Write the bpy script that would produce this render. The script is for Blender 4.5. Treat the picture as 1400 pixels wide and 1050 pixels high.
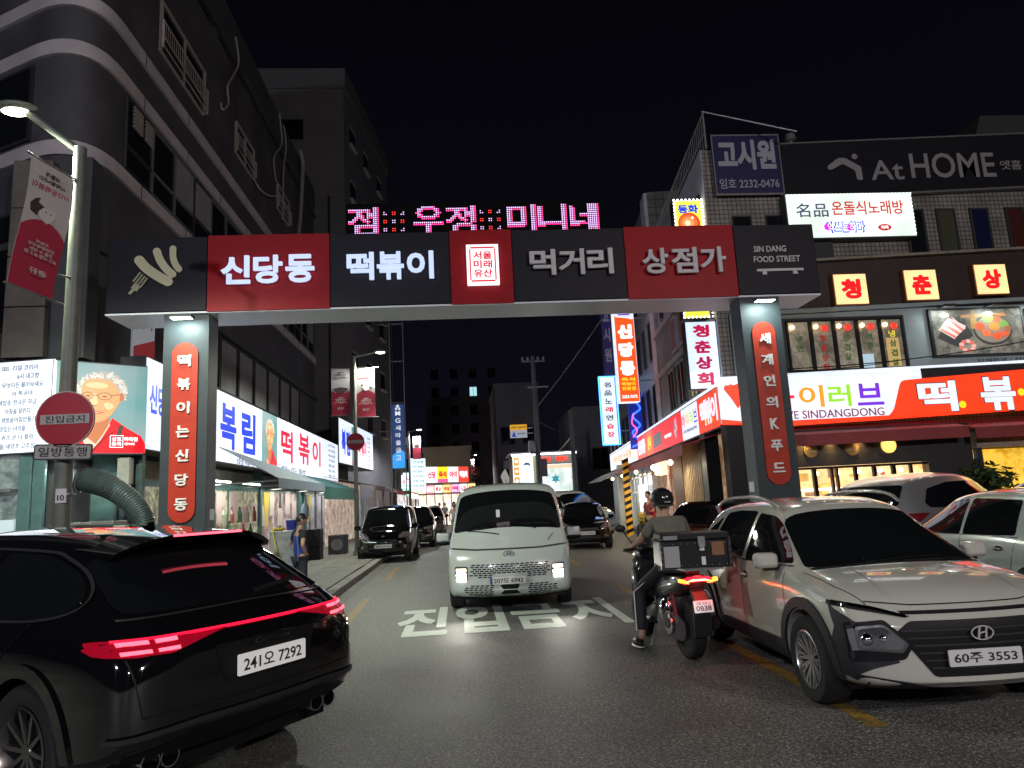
import bpy, bmesh, math, random
from mathutils import Vector, Matrix
from mathutils.bvhtree import BVHTree
from mathutils.geometry import delaunay_2d_cdt
random.seed(7)
for o in list(bpy.data.objects): bpy.data.objects.remove(o)
S = bpy.context.scene
COL = S.collection
# ------------------------------------------------------------ camera
HC = 1.7; FPX = 960.0
RC = Matrix(((0.9961324988698927, 0.03826799310841412, -0.07909238521297456),
             (-0.07172422471909286, -0.16578964711912972, -0.9835494031804196),
             (-0.05075116041696244, 0.9854183647626874, -0.16240371333427983)))
cd = bpy.data.cameras.new('camera'); cam = bpy.data.objects.new('camera', cd); COL.objects.link(cam)
cam.matrix_world = Matrix.Translation((0, 0, HC)) @ RC.to_4x4()
cd.lens = FPX / 1400 * 36; cd.sensor_width = 36; cd.clip_start = 0.05; cd.clip_end = 1500
S.camera = cam
# ------------------------------------------------------------ world, exposure
W = bpy.data.worlds.new('World'); S.world = W; W.use_nodes = True
nt = W.node_tree
bg = nt.nodes['Background']
tc = nt.nodes.new('ShaderNodeTexCoord'); sx = nt.nodes.new('ShaderNodeSeparateXYZ'); cr = nt.nodes.new('ShaderNodeValToRGB')
nt.links.new(tc.outputs['Generated'], sx.inputs[0]); nt.links.new(sx.outputs['Z'], cr.inputs[0]); nt.links.new(cr.outputs[0], bg.inputs[0])
cr.color_ramp.elements[0].position = 0.0; cr.color_ramp.elements[0].color = (0.0032, 0.0030, 0.0060, 1)
cr.color_ramp.elements[1].position = 0.75; cr.color_ramp.elements[1].color = (0.0006, 0.0006, 0.0014, 1)
bg.inputs[1].default_value = 1.0
S.view_settings.view_transform = 'Standard'; S.view_settings.look = 'None'
S.view_settings.exposure = 0.35; S.view_settings.gamma = 1; S.view_settings.use_curve_mapping = False
S.render.engine = 'CYCLES'
S.cycles.use_denoising = True
try: S.cycles.denoiser = 'OPENIMAGEDENOISE'
except Exception: pass
S.cycles.max_bounces = 5; S.cycles.diffuse_bounces = 2; S.cycles.glossy_bounces = 3; S.cycles.transmission_bounces = 4
S.cycles.sample_clamp_indirect = 4; S.cycles.sample_clamp_direct = 0
S.cycles.caustics_reflective = False; S.cycles.caustics_refractive = False

# ------------------------------------------------------------ pixel -> world at a chosen real plane
def ray(u, v): return RC @ Vector((u - 700, 525 - v, -FPX))
def PY(u, v, Y): d = ray(u, v); return d * (Y / d.y) + Vector((0, 0, HC))
def PX(u, v, X): d = ray(u, v); return d * (X / d.x) + Vector((0, 0, HC))
def PZ(u, v, Z): d = ray(u, v); return d * ((Z - HC) / d.z) + Vector((0, 0, HC))
class Frame:
    """A vertical wall plane: origin (x, y), x axis turned by deg; local y points into the wall."""
    def __init__(s, x, y, deg):
        s.o = Vector((x, y, 0)); s.a = math.radians(deg)
        s.ax = Vector((math.cos(s.a), math.sin(s.a), 0)); s.n = Vector((-math.sin(s.a), math.cos(s.a), 0))
    def L(s, u, v, dep=0):
        d = ray(u, v); c = Vector((0, 0, HC))
        t = (dep + (s.o - c).dot(s.n)) / d.dot(s.n)
        p = c + d * t
        return (p - s.o).dot(s.ax), p.z
    def W(s, x, y, z): return s.o + s.ax * x + s.n * y + Vector((0, 0, z))

# ------------------------------------------------------------ materials
MATS = {}
def mat(name, col, rough=.6, metal=0., emit=0., ecol=None, noise=0., nscale=6., bump=0., bscale=40., coat=0., spec=None, alpha=None, trans=0.):
    if name in MATS: return MATS[name]
    m = bpy.data.materials.new(name); m.use_nodes = True; n = m.node_tree; b = n.nodes['Principled BSDF']
    c = (col[0], col[1], col[2], 1)
    b.inputs['Base Color'].default_value = c; b.inputs['Roughness'].default_value = rough; b.inputs['Metallic'].default_value = metal
    if spec is not None: b.inputs['Specular IOR Level'].default_value = spec
    if coat: b.inputs['Coat Weight'].default_value = coat; b.inputs['Coat Roughness'].default_value = .03
    if trans: b.inputs['Transmission Weight'].default_value = trans
    if alpha is not None: b.inputs['Alpha'].default_value = alpha
    if emit:
        e = ecol or col
        b.inputs['Emission Color'].default_value = (e[0], e[1], e[2], 1); b.inputs['Emission Strength'].default_value = emit
    if noise or bump:
        t = n.nodes.new('ShaderNodeTexCoord')
    if noise:
        tx = n.nodes.new('ShaderNodeTexNoise'); tx.inputs['Scale'].default_value = nscale; tx.inputs['Detail'].default_value = 8; tx.inputs['Roughness'].default_value = .65
        n.links.new(t.outputs['Object'], tx.inputs['Vector'])
        mx = n.nodes.new('ShaderNodeMapRange'); mx.inputs[1].default_value = .3; mx.inputs[2].default_value = .7; mx.inputs[3].default_value = 1 - noise; mx.inputs[4].default_value = 1 + noise
        n.links.new(tx.outputs[0], mx.inputs[0])
        h = n.nodes.new('ShaderNodeVectorMath'); h.operation = 'SCALE'; h.inputs[0].default_value = col[:3]
        n.links.new(mx.outputs[0], h.inputs['Scale']); n.links.new(h.outputs[0], b.inputs['Base Color'])
        rr = n.nodes.new('ShaderNodeMapRange'); rr.inputs[3].default_value = max(0, rough - noise * .25); rr.inputs[4].default_value = min(1, rough + noise * .25)
        n.links.new(tx.outputs[0], rr.inputs[0]); n.links.new(rr.outputs[0], b.inputs['Roughness'])
    if bump:
        t2 = n.nodes.new('ShaderNodeTexNoise'); t2.inputs['Scale'].default_value = bscale; t2.inputs['Detail'].default_value = 4
        n.links.new(t.outputs['Object'], t2.inputs['Vector'])
        bp = n.nodes.new('ShaderNodeBump'); bp.inputs['Strength'].default_value = bump; bp.inputs['Distance'].default_value = .02
        n.links.new(t2.outputs[0], bp.inputs['Height']); n.links.new(bp.outputs[0], b.inputs['Normal'])
    MATS[name] = m; return m
def em(name, col, s=1.0):
    """printed film lit from behind"""
    return mat(name, (col[0]*.5, col[1]*.5, col[2]*.5), .35, emit=s, ecol=col)
def lightbox_white(name, col, s, var=.12, sc=1.2):
    m = mat(name, (.6, .6, .6), .35, emit=s, ecol=col); n = m.node_tree; b = n.nodes['Principled BSDF']
    t = n.nodes.new('ShaderNodeTexCoord'); tx = n.nodes.new('ShaderNodeTexNoise'); tx.inputs['Scale'].default_value = sc
    n.links.new(t.outputs['Object'], tx.inputs['Vector'])
    r = n.nodes.new('ShaderNodeMapRange'); r.inputs[1].default_value = .3; r.inputs[2].default_value = .7; r.inputs[3].default_value = s*(1-var); r.inputs[4].default_value = s*(1+var)
    n.links.new(tx.outputs[0], r.inputs[0]); n.links.new(r.outputs[0], b.inputs['Emission Strength'])
    return m
def tile_mat(name, c1, c2, size, mortar=(.05, .05, .05), rough=.45, msize=.02, offset=0.0, ratio=1.0, bump=.4, axes='XZ'):
    if name in MATS: return MATS[name]
    m = bpy.data.materials.new(name); m.use_nodes = True; n = m.node_tree; b = n.nodes['Principled BSDF']
    t = n.nodes.new('ShaderNodeTexCoord'); s = n.nodes.new('ShaderNodeSeparateXYZ'); cb = n.nodes.new('ShaderNodeCombineXYZ')
    n.links.new(t.outputs['Object'], s.inputs[0])
    n.links.new(s.outputs[axes[0]], cb.inputs['X']); n.links.new(s.outputs[axes[1]], cb.inputs['Y'])
    br = n.nodes.new('ShaderNodeTexBrick'); br.offset = offset; br.inputs['Scale'].default_value = 1 / size
    br.inputs['Color1'].default_value = (*c1, 1); br.inputs['Color2'].default_value = (*c2, 1); br.inputs['Mortar'].default_value = (*mortar, 1)
    br.inputs['Mortar Size'].default_value = msize / size; br.inputs['Brick Width'].default_value = ratio; br.inputs['Row Height'].default_value = 1
    n.links.new(cb.outputs[0], br.inputs['Vector'])
    tx = n.nodes.new('ShaderNodeTexNoise'); tx.inputs['Scale'].default_value = 1.3; tx.inputs['Detail'].default_value = 8
    n.links.new(t.outputs['Object'], tx.inputs['Vector'])
    r = n.nodes.new('ShaderNodeMapRange'); r.inputs[1].default_value = .3; r.inputs[2].default_value = .7; r.inputs[3].default_value = .6; r.inputs[4].default_value = 1.15
    n.links.new(tx.outputs[0], r.inputs[0])
    v = n.nodes.new('ShaderNodeVectorMath'); v.operation = 'SCALE'; n.links.new(br.outputs[0], v.inputs[0]); n.links.new(r.outputs[0], v.inputs['Scale'])
    n.links.new(v.outputs[0], b.inputs['Base Color']); b.inputs['Roughness'].default_value = rough
    bp = n.nodes.new('ShaderNodeBump'); bp.inputs['Strength'].default_value = bump; bp.inputs['Distance'].default_value = .01; bp.invert = True
    n.links.new(br.outputs[1], bp.inputs['Height']); n.links.new(bp.outputs[0], b.inputs['Normal'])
    MATS[name] = m; return m

# ------------------------------------------------------------ mesh tools
class MB:
    def __init__(s): s.v = []; s.f = []; s.m = []; s.cur = 0
    def add(s, vs, fs):
        k = len(s.v); s.v += [tuple(p) for p in vs]; s.f += [tuple(i + k for i in f) for f in fs]; s.m += [s.cur] * len(fs); return s
    def box(s, x0, x1, y0, y1, z0, z1):
        if x0 > x1: x0, x1 = x1, x0
        if y0 > y1: y0, y1 = y1, y0
        if z0 > z1: z0, z1 = z1, z0
        return s.add([(x0,y0,z0),(x1,y0,z0),(x1,y1,z0),(x0,y1,z0),(x0,y0,z1),(x1,y0,z1),(x1,y1,z1),(x0,y1,z1)],
                     [(0,3,2,1),(4,5,6,7),(0,1,5,4),(1,2,6,5),(2,3,7,6),(3,0,4,7)])
    def obox(s, c, ax, hx, hy, hz):
        """box centred at c with axes matrix ax (columns)"""
        c = Vector(c); vs = []
        for dz in (-1, 1):
            for dx, dy in ((-1,-1),(1,-1),(1,1),(-1,1)): vs.append(c + ax @ Vector((dx*hx, dy*hy, dz*hz)))
        return s.add(vs, [(0,3,2,1),(4,5,6,7),(0,1,5,4),(1,2,6,5),(2,3,7,6),(3,0,4,7)])
    def tube(s, p0, p1, r0, r1=None, n=10, cap=True):
        return s.path([p0, p1], [r0, r0 if r1 is None else r1], n, cap)
    def path(s, pts, r, n=10, cap=True):
        pts = [Vector(p) for p in pts]
        if not isinstance(r, (list, tuple)): r = [r] * len(pts)
        rings = []; up = None
        for i, p in enumerate(pts):
            t = (pts[min(i+1, len(pts)-1)] - pts[max(i-1, 0)]).normalized()
            if up is None:
                up = Vector((0,0,1)) if abs(t.z) < .9 else Vector((1,0,0))
            a = t.cross(up).normalized(); b = a.cross(t).normalized(); up = b
            rings.append([p + (a * math.cos(q) + b * math.sin(q)) * r[i] for q in [2*math.pi*k/n for k in range(n)]])
        vs = [q for g in rings for q in g]; fs = []
        for i in range(len(rings) - 1):
            for k in range(n):
                fs.append((i*n+k, i*n+(k+1) % n, (i+1)*n+(k+1) % n, (i+1)*n+k))
        if cap: fs += [tuple(range(n-1, -1, -1)), tuple((len(rings)-1)*n + k for k in range(n))]
        return s.add(vs, fs)
    def lathe(s, prof, n=32, axis='Z', c=(0,0,0), closed=False):
        """prof: (r, h) pairs"""
        vs = []
        for k in range(n):
            a = 2*math.pi*k/n; ca, sa = math.cos(a), math.sin(a)
            for r, h in prof:
                q = {'Z': (r*ca, r*sa, h), 'X': (h, r*ca, r*sa), 'Y': (r*ca, h, r*sa)}[axis]
                vs.append((q[0]+c[0], q[1]+c[1], q[2]+c[2]))
        m = len(prof); fs = []
        for k in range(n):
            for i in range(m - 1 + (1 if closed else 0)):
                j = (i + 1) % m
                fs.append((k*m+i, ((k+1) % n)*m+i, ((k+1) % n)*m+j, k*m+j))
        return s.add(vs, fs)
    def prism(s, poly, d0, d1, plane='XZ'):
        """2D polygon extruded from d0 to d1 along the third axis"""
        f = {'XZ': lambda p, d: (p[0], d, p[1]), 'XY': lambda p, d: (p[0], p[1], d), 'YZ': lambda p, d: (d, p[0], p[1])}[plane]
        n = len(poly)
        return s.add([f(p, d0) for p in poly] + [f(p, d1) for p in poly],
                     [tuple(range(n)), tuple(range(2*n-1, n-1, -1))] + [(i, (i+1) % n + 0, (i+1) % n + n, i + n)[::-1] for i in range(n)])
    def sphere(s, c, rx, ry=None, rz=None, nu=16, nv=10):
        ry = rx if ry is None else ry; rz = rx if rz is None else rz
        vs = []; fs = []
        for i in range(nv + 1):
            th = math.pi * i / nv
            for k in range(nu):
                a = 2*math.pi*k/nu
                vs.append((c[0]+rx*math.sin(th)*math.cos(a), c[1]+ry*math.sin(th)*math.sin(a), c[2]+rz*math.cos(th)))
        for i in range(nv):
            for k in range(nu): fs.append((i*nu+k, (i+1)*nu+k, (i+1)*nu+(k+1) % nu, i*nu+(k+1) % nu))
        return s.add(vs, fs)
    def mesh(s, name, smooth=None):
        me = bpy.data.meshes.new(name); me.from_pydata(s.v, [], s.f)
        bm = bmesh.new(); bm.from_mesh(me)
        if len(bm.faces) == len(s.m):
            for f, i in zip(bm.faces, s.m): f.material_index = i
        bmesh.ops.remove_doubles(bm, verts=bm.verts, dist=1e-6)
        bmesh.ops.recalc_face_normals(bm, faces=bm.faces)
        bm.to_mesh(me); bm.free()
        if smooth is not None: smooth_mesh(me, smooth)
        return me
def smooth_mesh(me, ang=35):
    me.shade_smooth()
    try: me.set_sharp_from_angle(angle=math.radians(ang))
    except Exception: pass
def obj(name, me, m=None, parent=None, smooth=None, bevel=0, label=None, kind=None):
    if isinstance(me, MB): me = me.mesh(name, smooth)
    o = bpy.data.objects.new(name, me); COL.objects.link(o)
    if m is not None:
        ms = m if isinstance(m, (list, tuple)) else [m]
        if not len(me.materials):
            for q in ms: me.materials.append(q)
    if parent is not None: o.parent = parent
    if bevel:
        b = o.modifiers.new('bevel', 'BEVEL'); b.width = bevel; b.segments = 2; b.limit_method = 'ANGLE'; b.angle_limit = math.radians(40)
        b.harden_normals = False
    if label: o['label'] = label
    if kind: o['kind'] = kind
    return o
def thing(name, label, cat, loc=(0,0,0), rz=0, group=None):
    o = bpy.data.objects.new(name, None); COL.objects.link(o); o.empty_display_size = .2
    o.location = loc; o.rotation_euler = (0, 0, rz); o['label'] = label; o['category'] = cat
    if group: o['group'] = group
    return o
def tag(o, label, cat, group=None):
    o['label'] = label; o['category'] = cat
    if group: o['group'] = group
    return o
def copy_tree(o, parent=None):
    c = o.copy(); COL.objects.link(c); c.parent = parent
    if parent is not None: c.matrix_parent_inverse = o.matrix_parent_inverse.copy()
    for ch in KIDS(o): copy_tree(ch, c)
    return c
def KIDS(o): return [q for q in bpy.data.objects if q.parent == o]
TXT = {}
def glyphs(s, bold, ext):
    k = (s, bold, ext)
    if k not in TXT:
        c = bpy.data.curves.new('text', 'FONT'); c.body = s; c.size = 1; c.offset = bold; c.extrude = ext; c.resolution_u = 3
        o = bpy.data.objects.new('text', c); me = bpy.data.meshes.new_from_object(o)
        bpy.data.objects.remove(o); bpy.data.curves.remove(c)
        xs = [v.co.x for v in me.vertices]; ys = [v.co.y for v in me.vertices]
        TXT[k] = (me, min(xs), max(xs), min(ys), max(ys))
    return TXT[k]
def text(s, cx, cz, m, h=None, w=None, y=0., name='lettering', parent=None, bold=.0, depth=.004, shear=0., mirror=False, flat=False, sx=None):
    """lettering fitted in a box w x h centred on local (cx, cz), standing y in front of the face (local y = -y)"""
    ex = max(0., bold - .018); bold = min(bold, .018)
    me, x0, x1, y0, y1 = glyphs(s, bold, .5)
    if ex:
        me = me.copy(); bm = bmesh.new(); bm.from_mesh(me); g0 = list(bm.verts) + list(bm.edges) + list(bm.faces)
        for k in range(8):
            a = math.pi*k/4; d = bmesh.ops.duplicate(bm, geom=g0)
            for v in d['geom']:
                if isinstance(v, bmesh.types.BMVert): v.co += Vector((ex*math.cos(a), ex*math.sin(a), -.012*(k+1)))
        bm.to_mesh(me); bm.free(); x0 -= ex; x1 += ex; y0 -= ex; y1 += ex
    tw, th = x1 - x0, y1 - y0
    if w is None: k = h / th; kx = kz = k
    elif h is None: kx = kz = w / tw
    else: kx = w / tw; kz = h / th
    n = me.copy(); n.materials.clear()
    mx, mz = (x0 + x1) / 2, (y0 + y1) / 2
    for v in n.vertices:
        X = (v.co.x - mx) * kx; Z = (v.co.y - mz) * kz
        X += shear * Z
        if mirror: X = -X
        D = (v.co.z + .5) * depth   # 0 .. depth outwards
        v.co = (cx + X, cz + Z, D + y) if flat else (cx + X, -(y + D), cz + Z)
    if mirror: n.flip_normals()
    return obj(name, n, m, parent)
def rpoly(pts, r, n=4):
    out = []; N = len(pts)
    for i in range(N):
        p = Vector(pts[i]); a = Vector(pts[i-1]); b = Vector(pts[(i+1) % N])
        rr = r[i] if isinstance(r, (list, tuple)) else r
        if rr <= 0: out.append(tuple(p)); continue
        da = (a-p); db = (b-p); q = min(rr, da.length*.48, db.length*.48)
        s = p + da.normalized()*q; e = p + db.normalized()*q
        for k in range(n+1):
            t = k/n; out.append(tuple(s*(1-t)**2 + p*2*t*(1-t) + e*t*t))
    return out
def rrect(x0, x1, z0, z1, r, n=4): return rpoly([(x0,z0),(x1,z0),(x1,z1),(x0,z1)], r, n)
def circ(cx, cz, r, n=24, rz=None): return [(cx + r*math.cos(2*math.pi*k/n), cz + (rz or r)*math.sin(2*math.pi*k/n)) for k in range(n)]
def flat(name, poly, m, y, parent, t=.003):
    """thin printed or cut-out shape on a sign face, y in front of the face"""
    return obj(name, MB().prism(poly, -y, -(y+t)), m, parent)
def curve_pts(pts, n=8):
    """Catmull-Rom through points"""
    P = [Vector(p) for p in pts]; out = []
    for i in range(len(P)-1):
        a = P[max(i-1,0)]; b = P[i]; c = P[i+1]; d = P[min(i+2, len(P)-1)]
        for k in range(n):
            t = k/n
            out.append(.5*((2*b) + (c-a)*t + (2*a-5*b+4*c-d)*t*t + (3*b-a-3*c+d)*t**3))
    out.append(P[-1]); return out

# ------------------------------------------------------------ palette
K_black = mat('black_paint', (.009,.009,.011), .45, noise=.15, spec=.25)
K_dark = mat('dark_metal', (.03,.03,.034), .5, noise=.2)
K_grey = mat('grey_metal', (.2,.2,.21), .45, metal=.3, noise=.2)
K_steel = mat('galvanised_steel', (.32,.33,.33), .4, metal=.6, noise=.25)
K_white = mat('white_paint', (.75,.75,.74), .5, noise=.08)
K_rubber = mat('tyre_rubber', (.012,.012,.012), .8, bump=.2)
K_chrome = mat('chrome', (.75,.75,.77), .08, metal=1)
K_glass = mat('tinted_glass', (.006,.007,.008), .03, spec=.6)
K_lens = mat('clear_lens', (.25,.26,.28), .05, metal=.5)
K_cable = mat('cable_sheath', (.015,.015,.016), .5)
K_palecable = mat('pale_conduit', (.35,.33,.33), .5)
K_shopglass = mat('shop_glass', (.02,.022,.025), .04, spec=.6)
E_white = lightbox_white('lit_white_acrylic', (.78,.87,1.0), .82)
E_red = em('lit_red_film', (1.0,.045,.012), 1.05)
E_blue = em('lit_blue_film', (.012,.05,.75), .8)
E_crimson = em('lit_crimson_film', (.72,.008,.05), .8)
E_inkgrey = em('lit_dark_ink', (.10,.12,.2), .5)
E_yellow = em('lit_yellow_film', (1.0,.62,.02), 1.0)
E_lettering = em('lit_white_letter', (.93,.95,1.0), 1.3)
P_red = mat('red_panel_paint', (.34,.010,.016), .45, noise=.1, spec=.15)
P_redsign = mat('red_sign_sheet', (.42,.012,.035), .35)
P_white = mat('white_sheet', (.72,.72,.74), .4)
P_ink = mat('black_ink', (.02,.02,.022), .4)
E_redtail = em('lit_tail_red', (1.0,.008,.04), 1.5)
E_redhot = em('lit_tail_core', (1.0,.10,.15), 2.4)
E_head = em('lit_headlamp', (1.0,.97,.86), 14)
E_lamp = em('lit_street_lamp', (.95,1.0,.72), 30)
E_lampw = em('lit_white_street_lamp', (.93,.98,1.0), 20)
E_warm = em('lit_warm_bulb', (1.0,.72,.36), 10)
E_tube = em('lit_tube', (.85,1.0,.92), 6)
def area(name, loc, rot, size, power, col, parent=None, sy=None, spread=None):
    l = bpy.data.lights.new(name, 'AREA'); l.energy = power; l.color = col; l.size = size
    if sy: l.shape = 'RECTANGLE'; l.size_y = sy
    if spread: l.spread = math.radians(spread)
    o = bpy.data.objects.new(name, l); COL.objects.link(o); o.location = loc; o.rotation_euler = rot
    if parent: o.parent = parent
    return o
def spot(name, loc, rot, power, col, ang=150, blend=.6, r=.12, parent=None):
    l = bpy.data.lights.new(name, 'SPOT'); l.energy = power; l.color = col; l.spot_size = math.radians(ang); l.spot_blend = blend; l.shadow_soft_size = r
    o = bpy.data.objects.new(name, l); COL.objects.link(o); o.location = loc; o.rotation_euler = rot
    if parent: o.parent = parent
    return o
# ============================================================ GROUND
def asphalt():
    m = bpy.data.materials.new('asphalt'); m.use_nodes = True; n = m.node_tree; b = n.nodes['Principled BSDF']
    t = n.nodes.new('ShaderNodeTexCoord')
    def nz(sc, det=6, rg=.6):
        q = n.nodes.new('ShaderNodeTexNoise'); q.inputs['Scale'].default_value = sc; q.inputs['Detail'].default_value = det; q.inputs['Roughness'].default_value = rg
        n.links.new(t.outputs['Object'], q.inputs['Vector']); return q
    a = nz(.9, 9, .7); c = nz(38, 3, .85); v = n.nodes.new('ShaderNodeTexVoronoi'); v.inputs['Scale'].default_value = 115
    n.links.new(t.outputs['Object'], v.inputs['Vector'])
    r = n.nodes.new('ShaderNodeValToRGB'); n.links.new(a.outputs[0], r.inputs[0])
    r.color_ramp.elements[0].position = .35; r.color_ramp.elements[0].color = (.055,.054,.050,1); r.color_ramp.elements[1].position = .68; r.color_ramp.elements[1].color = (.105,.102,.093,1)
    r2 = n.nodes.new('ShaderNodeMapRange'); r2.inputs[1].default_value = .35; r2.inputs[2].default_value = .7; r2.inputs[3].default_value = .2; r2.inputs[4].default_value = 2.5
    n.links.new(c.outputs[0], r2.inputs[0])
    s = n.nodes.new('ShaderNodeVectorMath'); s.operation = 'SCALE'; n.links.new(r.outputs[0], s.inputs[0]); n.links.new(r2.outputs[0], s.inputs['Scale'])
    pw = n.nodes.new('ShaderNodeMath'); pw.operation = 'POWER'; pw.inputs[1].default_value = 6; sp_ = n.nodes.new('ShaderNodeSeparateColor')
    n.links.new(v.outputs['Color'], sp_.inputs[0]); n.links.new(sp_.outputs[0], pw.inputs[0])
    r3 = n.nodes.new('ShaderNodeMapRange'); r3.inputs[1].default_value = 0; r3.inputs[2].default_value = 1; r3.inputs[3].default_value = .85; r3.inputs[4].default_value = 3.6
    n.links.new(pw.outputs[0], r3.inputs[0])
    s2 = n.nodes.new('ShaderNodeVectorMath'); s2.operation = 'SCALE'; n.links.new(s.outputs[0], s2.inputs[0]); n.links.new(r3.outputs[0], s2.inputs['Scale'])
    n.links.new(s2.outputs[0], b.inputs['Base Color'])
    rr = n.nodes.new('ShaderNodeMapRange'); rr.inputs[3].default_value = .42; rr.inputs[4].default_value = .78; n.links.new(a.outputs[0], rr.inputs[0]); n.links.new(rr.outputs[0], b.inputs['Roughness'])
    bp = n.nodes.new('ShaderNodeBump'); bp.inputs['Strength'].default_value = .3; bp.inputs['Distance'].default_value = .006
    n.links.new(v.outputs[0], bp.inputs['Height']); n.links.new(bp.outputs[0], b.inputs['Normal'])
    return m
def worn_paint(name, col, wear=.5):
    m = bpy.data.materials.new(name); m.use_nodes = True; n = m.node_tree; b = n.nodes['Principled BSDF']
    t = n.nodes.new('ShaderNodeTexCoord')
    q = n.nodes.new('ShaderNodeTexNoise'); q.inputs['Scale'].default_value = 9; q.inputs['Detail'].default_value = 10; q.inputs['Roughness'].default_value = .8
    n.links.new(t.outputs['Object'], q.inputs['Vector'])
    r = n.nodes.new('ShaderNodeValToRGB'); n.links.new(q.outputs[0], r.inputs[0])
    r.color_ramp.elements[0].position = wear - .08; r.color_ramp.elements[0].color = (col[0]*.3+.02, col[1]*.3+.02, col[2]*.3+.02, 1)
    r.color_ramp.elements[1].position = wear + .06; r.color_ramp.elements[1].color = (*col, 1)
    n.links.new(r.outputs[0], b.inputs['Base Color']); b.inputs['Roughness'].default_value = .6
    return m
M_asph = asphalt()
M_yel = worn_paint('worn_yellow_paint', (.30,.19,.03), .48); M_wht = worn_paint('worn_white_paint', (.62,.67,.61), .40)
M_patch = mat('road_patch_asphalt', (.062,.061,.056), .7, noise=.5, nscale=30, bump=.4, bscale=90)
M_conc = mat('kerb_concrete', (.27,.26,.24), .8, noise=.35, nscale=5, bump=.3)
M_pave = mat('paving_block', (.22,.215,.195), .75, noise=.3, nscale=2.5, bump=.25, bscale=60)
obj('ground', MB().add([(-150,-60,-.02),(150,-60,-.02),(150,220,-.02),(-150,220,-.02)], [(0,1,2,3)]), M_conc, kind='structure')
obj('road', MB().add([(-60,-40,0),(60,-40,0),(60,11.9,0),(12,11.9,0),(12,150,0),(-2.45,150,0),(-2.45,8.2,0),(-3.2,7.2,0),(-60,7.2,0)], [tuple(range(9))]), M_asph, kind='structure')
def mark(name, poly, m, lab): 
    o = obj(name, MB().add([(x, y, .004) for x, y in poly], [tuple(range(len(poly)))]), m); o['kind'] = 'structure'; return o
for y0, y1 in ((4.6, 5.0), (11.2, 13.9), (17.0, 20.4), (23.4, 26.6), (29.6, 32.6), (36, 39)):
    if y0 < 10: continue
    mark('yellow_dash', [(-1.86,y0),(-1.72,y0),(-1.76,y1),(-1.90,y1)], M_yel, '')
for y0, y1 in ((5.05, 7.95), (11.2, 13.6), (17.9, 20.6), (24, 27)):
    mark('yellow_dash', [(2.80,y0),(2.94,y0),(2.98,y1),(2.84,y1)], M_yel, '')
obj('gutter_joint', MB().box(-2.235,-2.215,8.3,60,.001,.005), K_dark, kind='structure')
# stretched no-entry lettering on the asphalt, read from this side
for i, ch in enumerate('진입금지'):
    t = text(ch, -.62 + i*.84, 10.9, M_wht, h=2.5, w=.74, y=.004, name='road_letter', bold=.034, depth=.001, flat=True); t['kind'] = 'structure'
    t.rotation_euler = (0,0,0)
# left pavement with individual kerb stones and paving slabs
obj('pavement', MB().add([(-30,8.0,.0),(-2.7,8.0,.0),(-2.7,100,.0),(-30,100,.0)], [(0,1,2,3)]), M_conc, kind='structure').location.z = .075
pv = bpy.data.objects['pavement']
kerb = obj('kerb', MB().box(-2.69,-2.46,8.3,100,-.01,.06), M_conc, kind='structure')
ks = MB().box(-.115,.115,-.49,.49,0,.14).mesh('kerb_stone')
for i in range(42):
    o = obj('kerb_stone', ks, M_conc, kerb, bevel=.012); o.location = (-2.57+random.uniform(-.006,.006), 8.8+i*1.0, random.uniform(-.005,.004))
pm = MB().box(-.245,.245,-.245,.245,0,.03).mesh('paving_slab')
n = 0
for j in range(34):
    for i in range(7):
        if n >= 238: break
        o = obj('paving_slab', pm, M_pave, pv, bevel=.005); o.location = (-2.95 - i*.5, 10.2 + j*.5 + (i % 2)*.25, .048 + random.uniform(-.004,.005)); o.rotation_euler = (random.uniform(-.006,.006), random.uniform(-.006,.006), 0); n += 1
obj('right_pavement', MB().box(5.6, 60, 14.9, 15.98, -.01, .11), M_conc, kind='structure')

# ============================================================ GATE
G_dark = mat('gate_charcoal_panel', (.014,.013,.021), .5, noise=.12, nscale=2, spec=.2)
G_side = mat('gate_grey_side', (.13,.14,.165), .5, noise=.12, spec=.25)
G_soff = mat('gate_soffit', (.74,.78,.86), .4, noise=.05)
G_teal = mat('gate_pillar_teal', (.042,.052,.060), .5, noise=.12, spec=.25)
E_gl = em('lit_gate_letter', (.60,.72,1.0), .72)
G_letter = mat('unlit_gate_letter', (.60,.58,.60), .5)
G_orange = mat('pillar_red_panel', (.44,.040,.022), .4, noise=.1, spec=.2)
G_cream = mat('cream_cutout', (.62,.61,.40), .5)
Y0 = 12.0
gate = thing('street_gate', 'wide charcoal and red welcome gate spanning the street on two pillars', 'gate', (.5, Y0, 0))
gp = lambda me, name, m, **k: obj(name, me, m, gate, **k)
ox = -.5    # local x = world x - .5
ZB, ZT = 5.14, 6.5
gp(MB().box(-5.9+ox, 6.75+ox, .03, .95, ZB+.02, ZT), 'beam', G_dark, bevel=.01)
gp(MB().box(-5.9+ox, 6.75+ox, .03, .95, ZB-.012, ZB+.018), 'soffit', G_soff)
xs = [-5.88, -4.22, -2.13, -.03, 1.09, 3.14, 5.2, 6.73]
cols = [G_dark, P_red, G_dark, P_red, G_dark, P_red, G_dark]
for i in range(7):
    gp(MB().box(xs[i]+ox+.008, xs[i+1]+ox-.008, 0, .028, ZB + (.03 if cols[i] is G_dark else -.0), ZT - .01 + (0 if cols[i] is G_dark else .02)), 'sign_panel', cols[i], bevel=.004)
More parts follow.
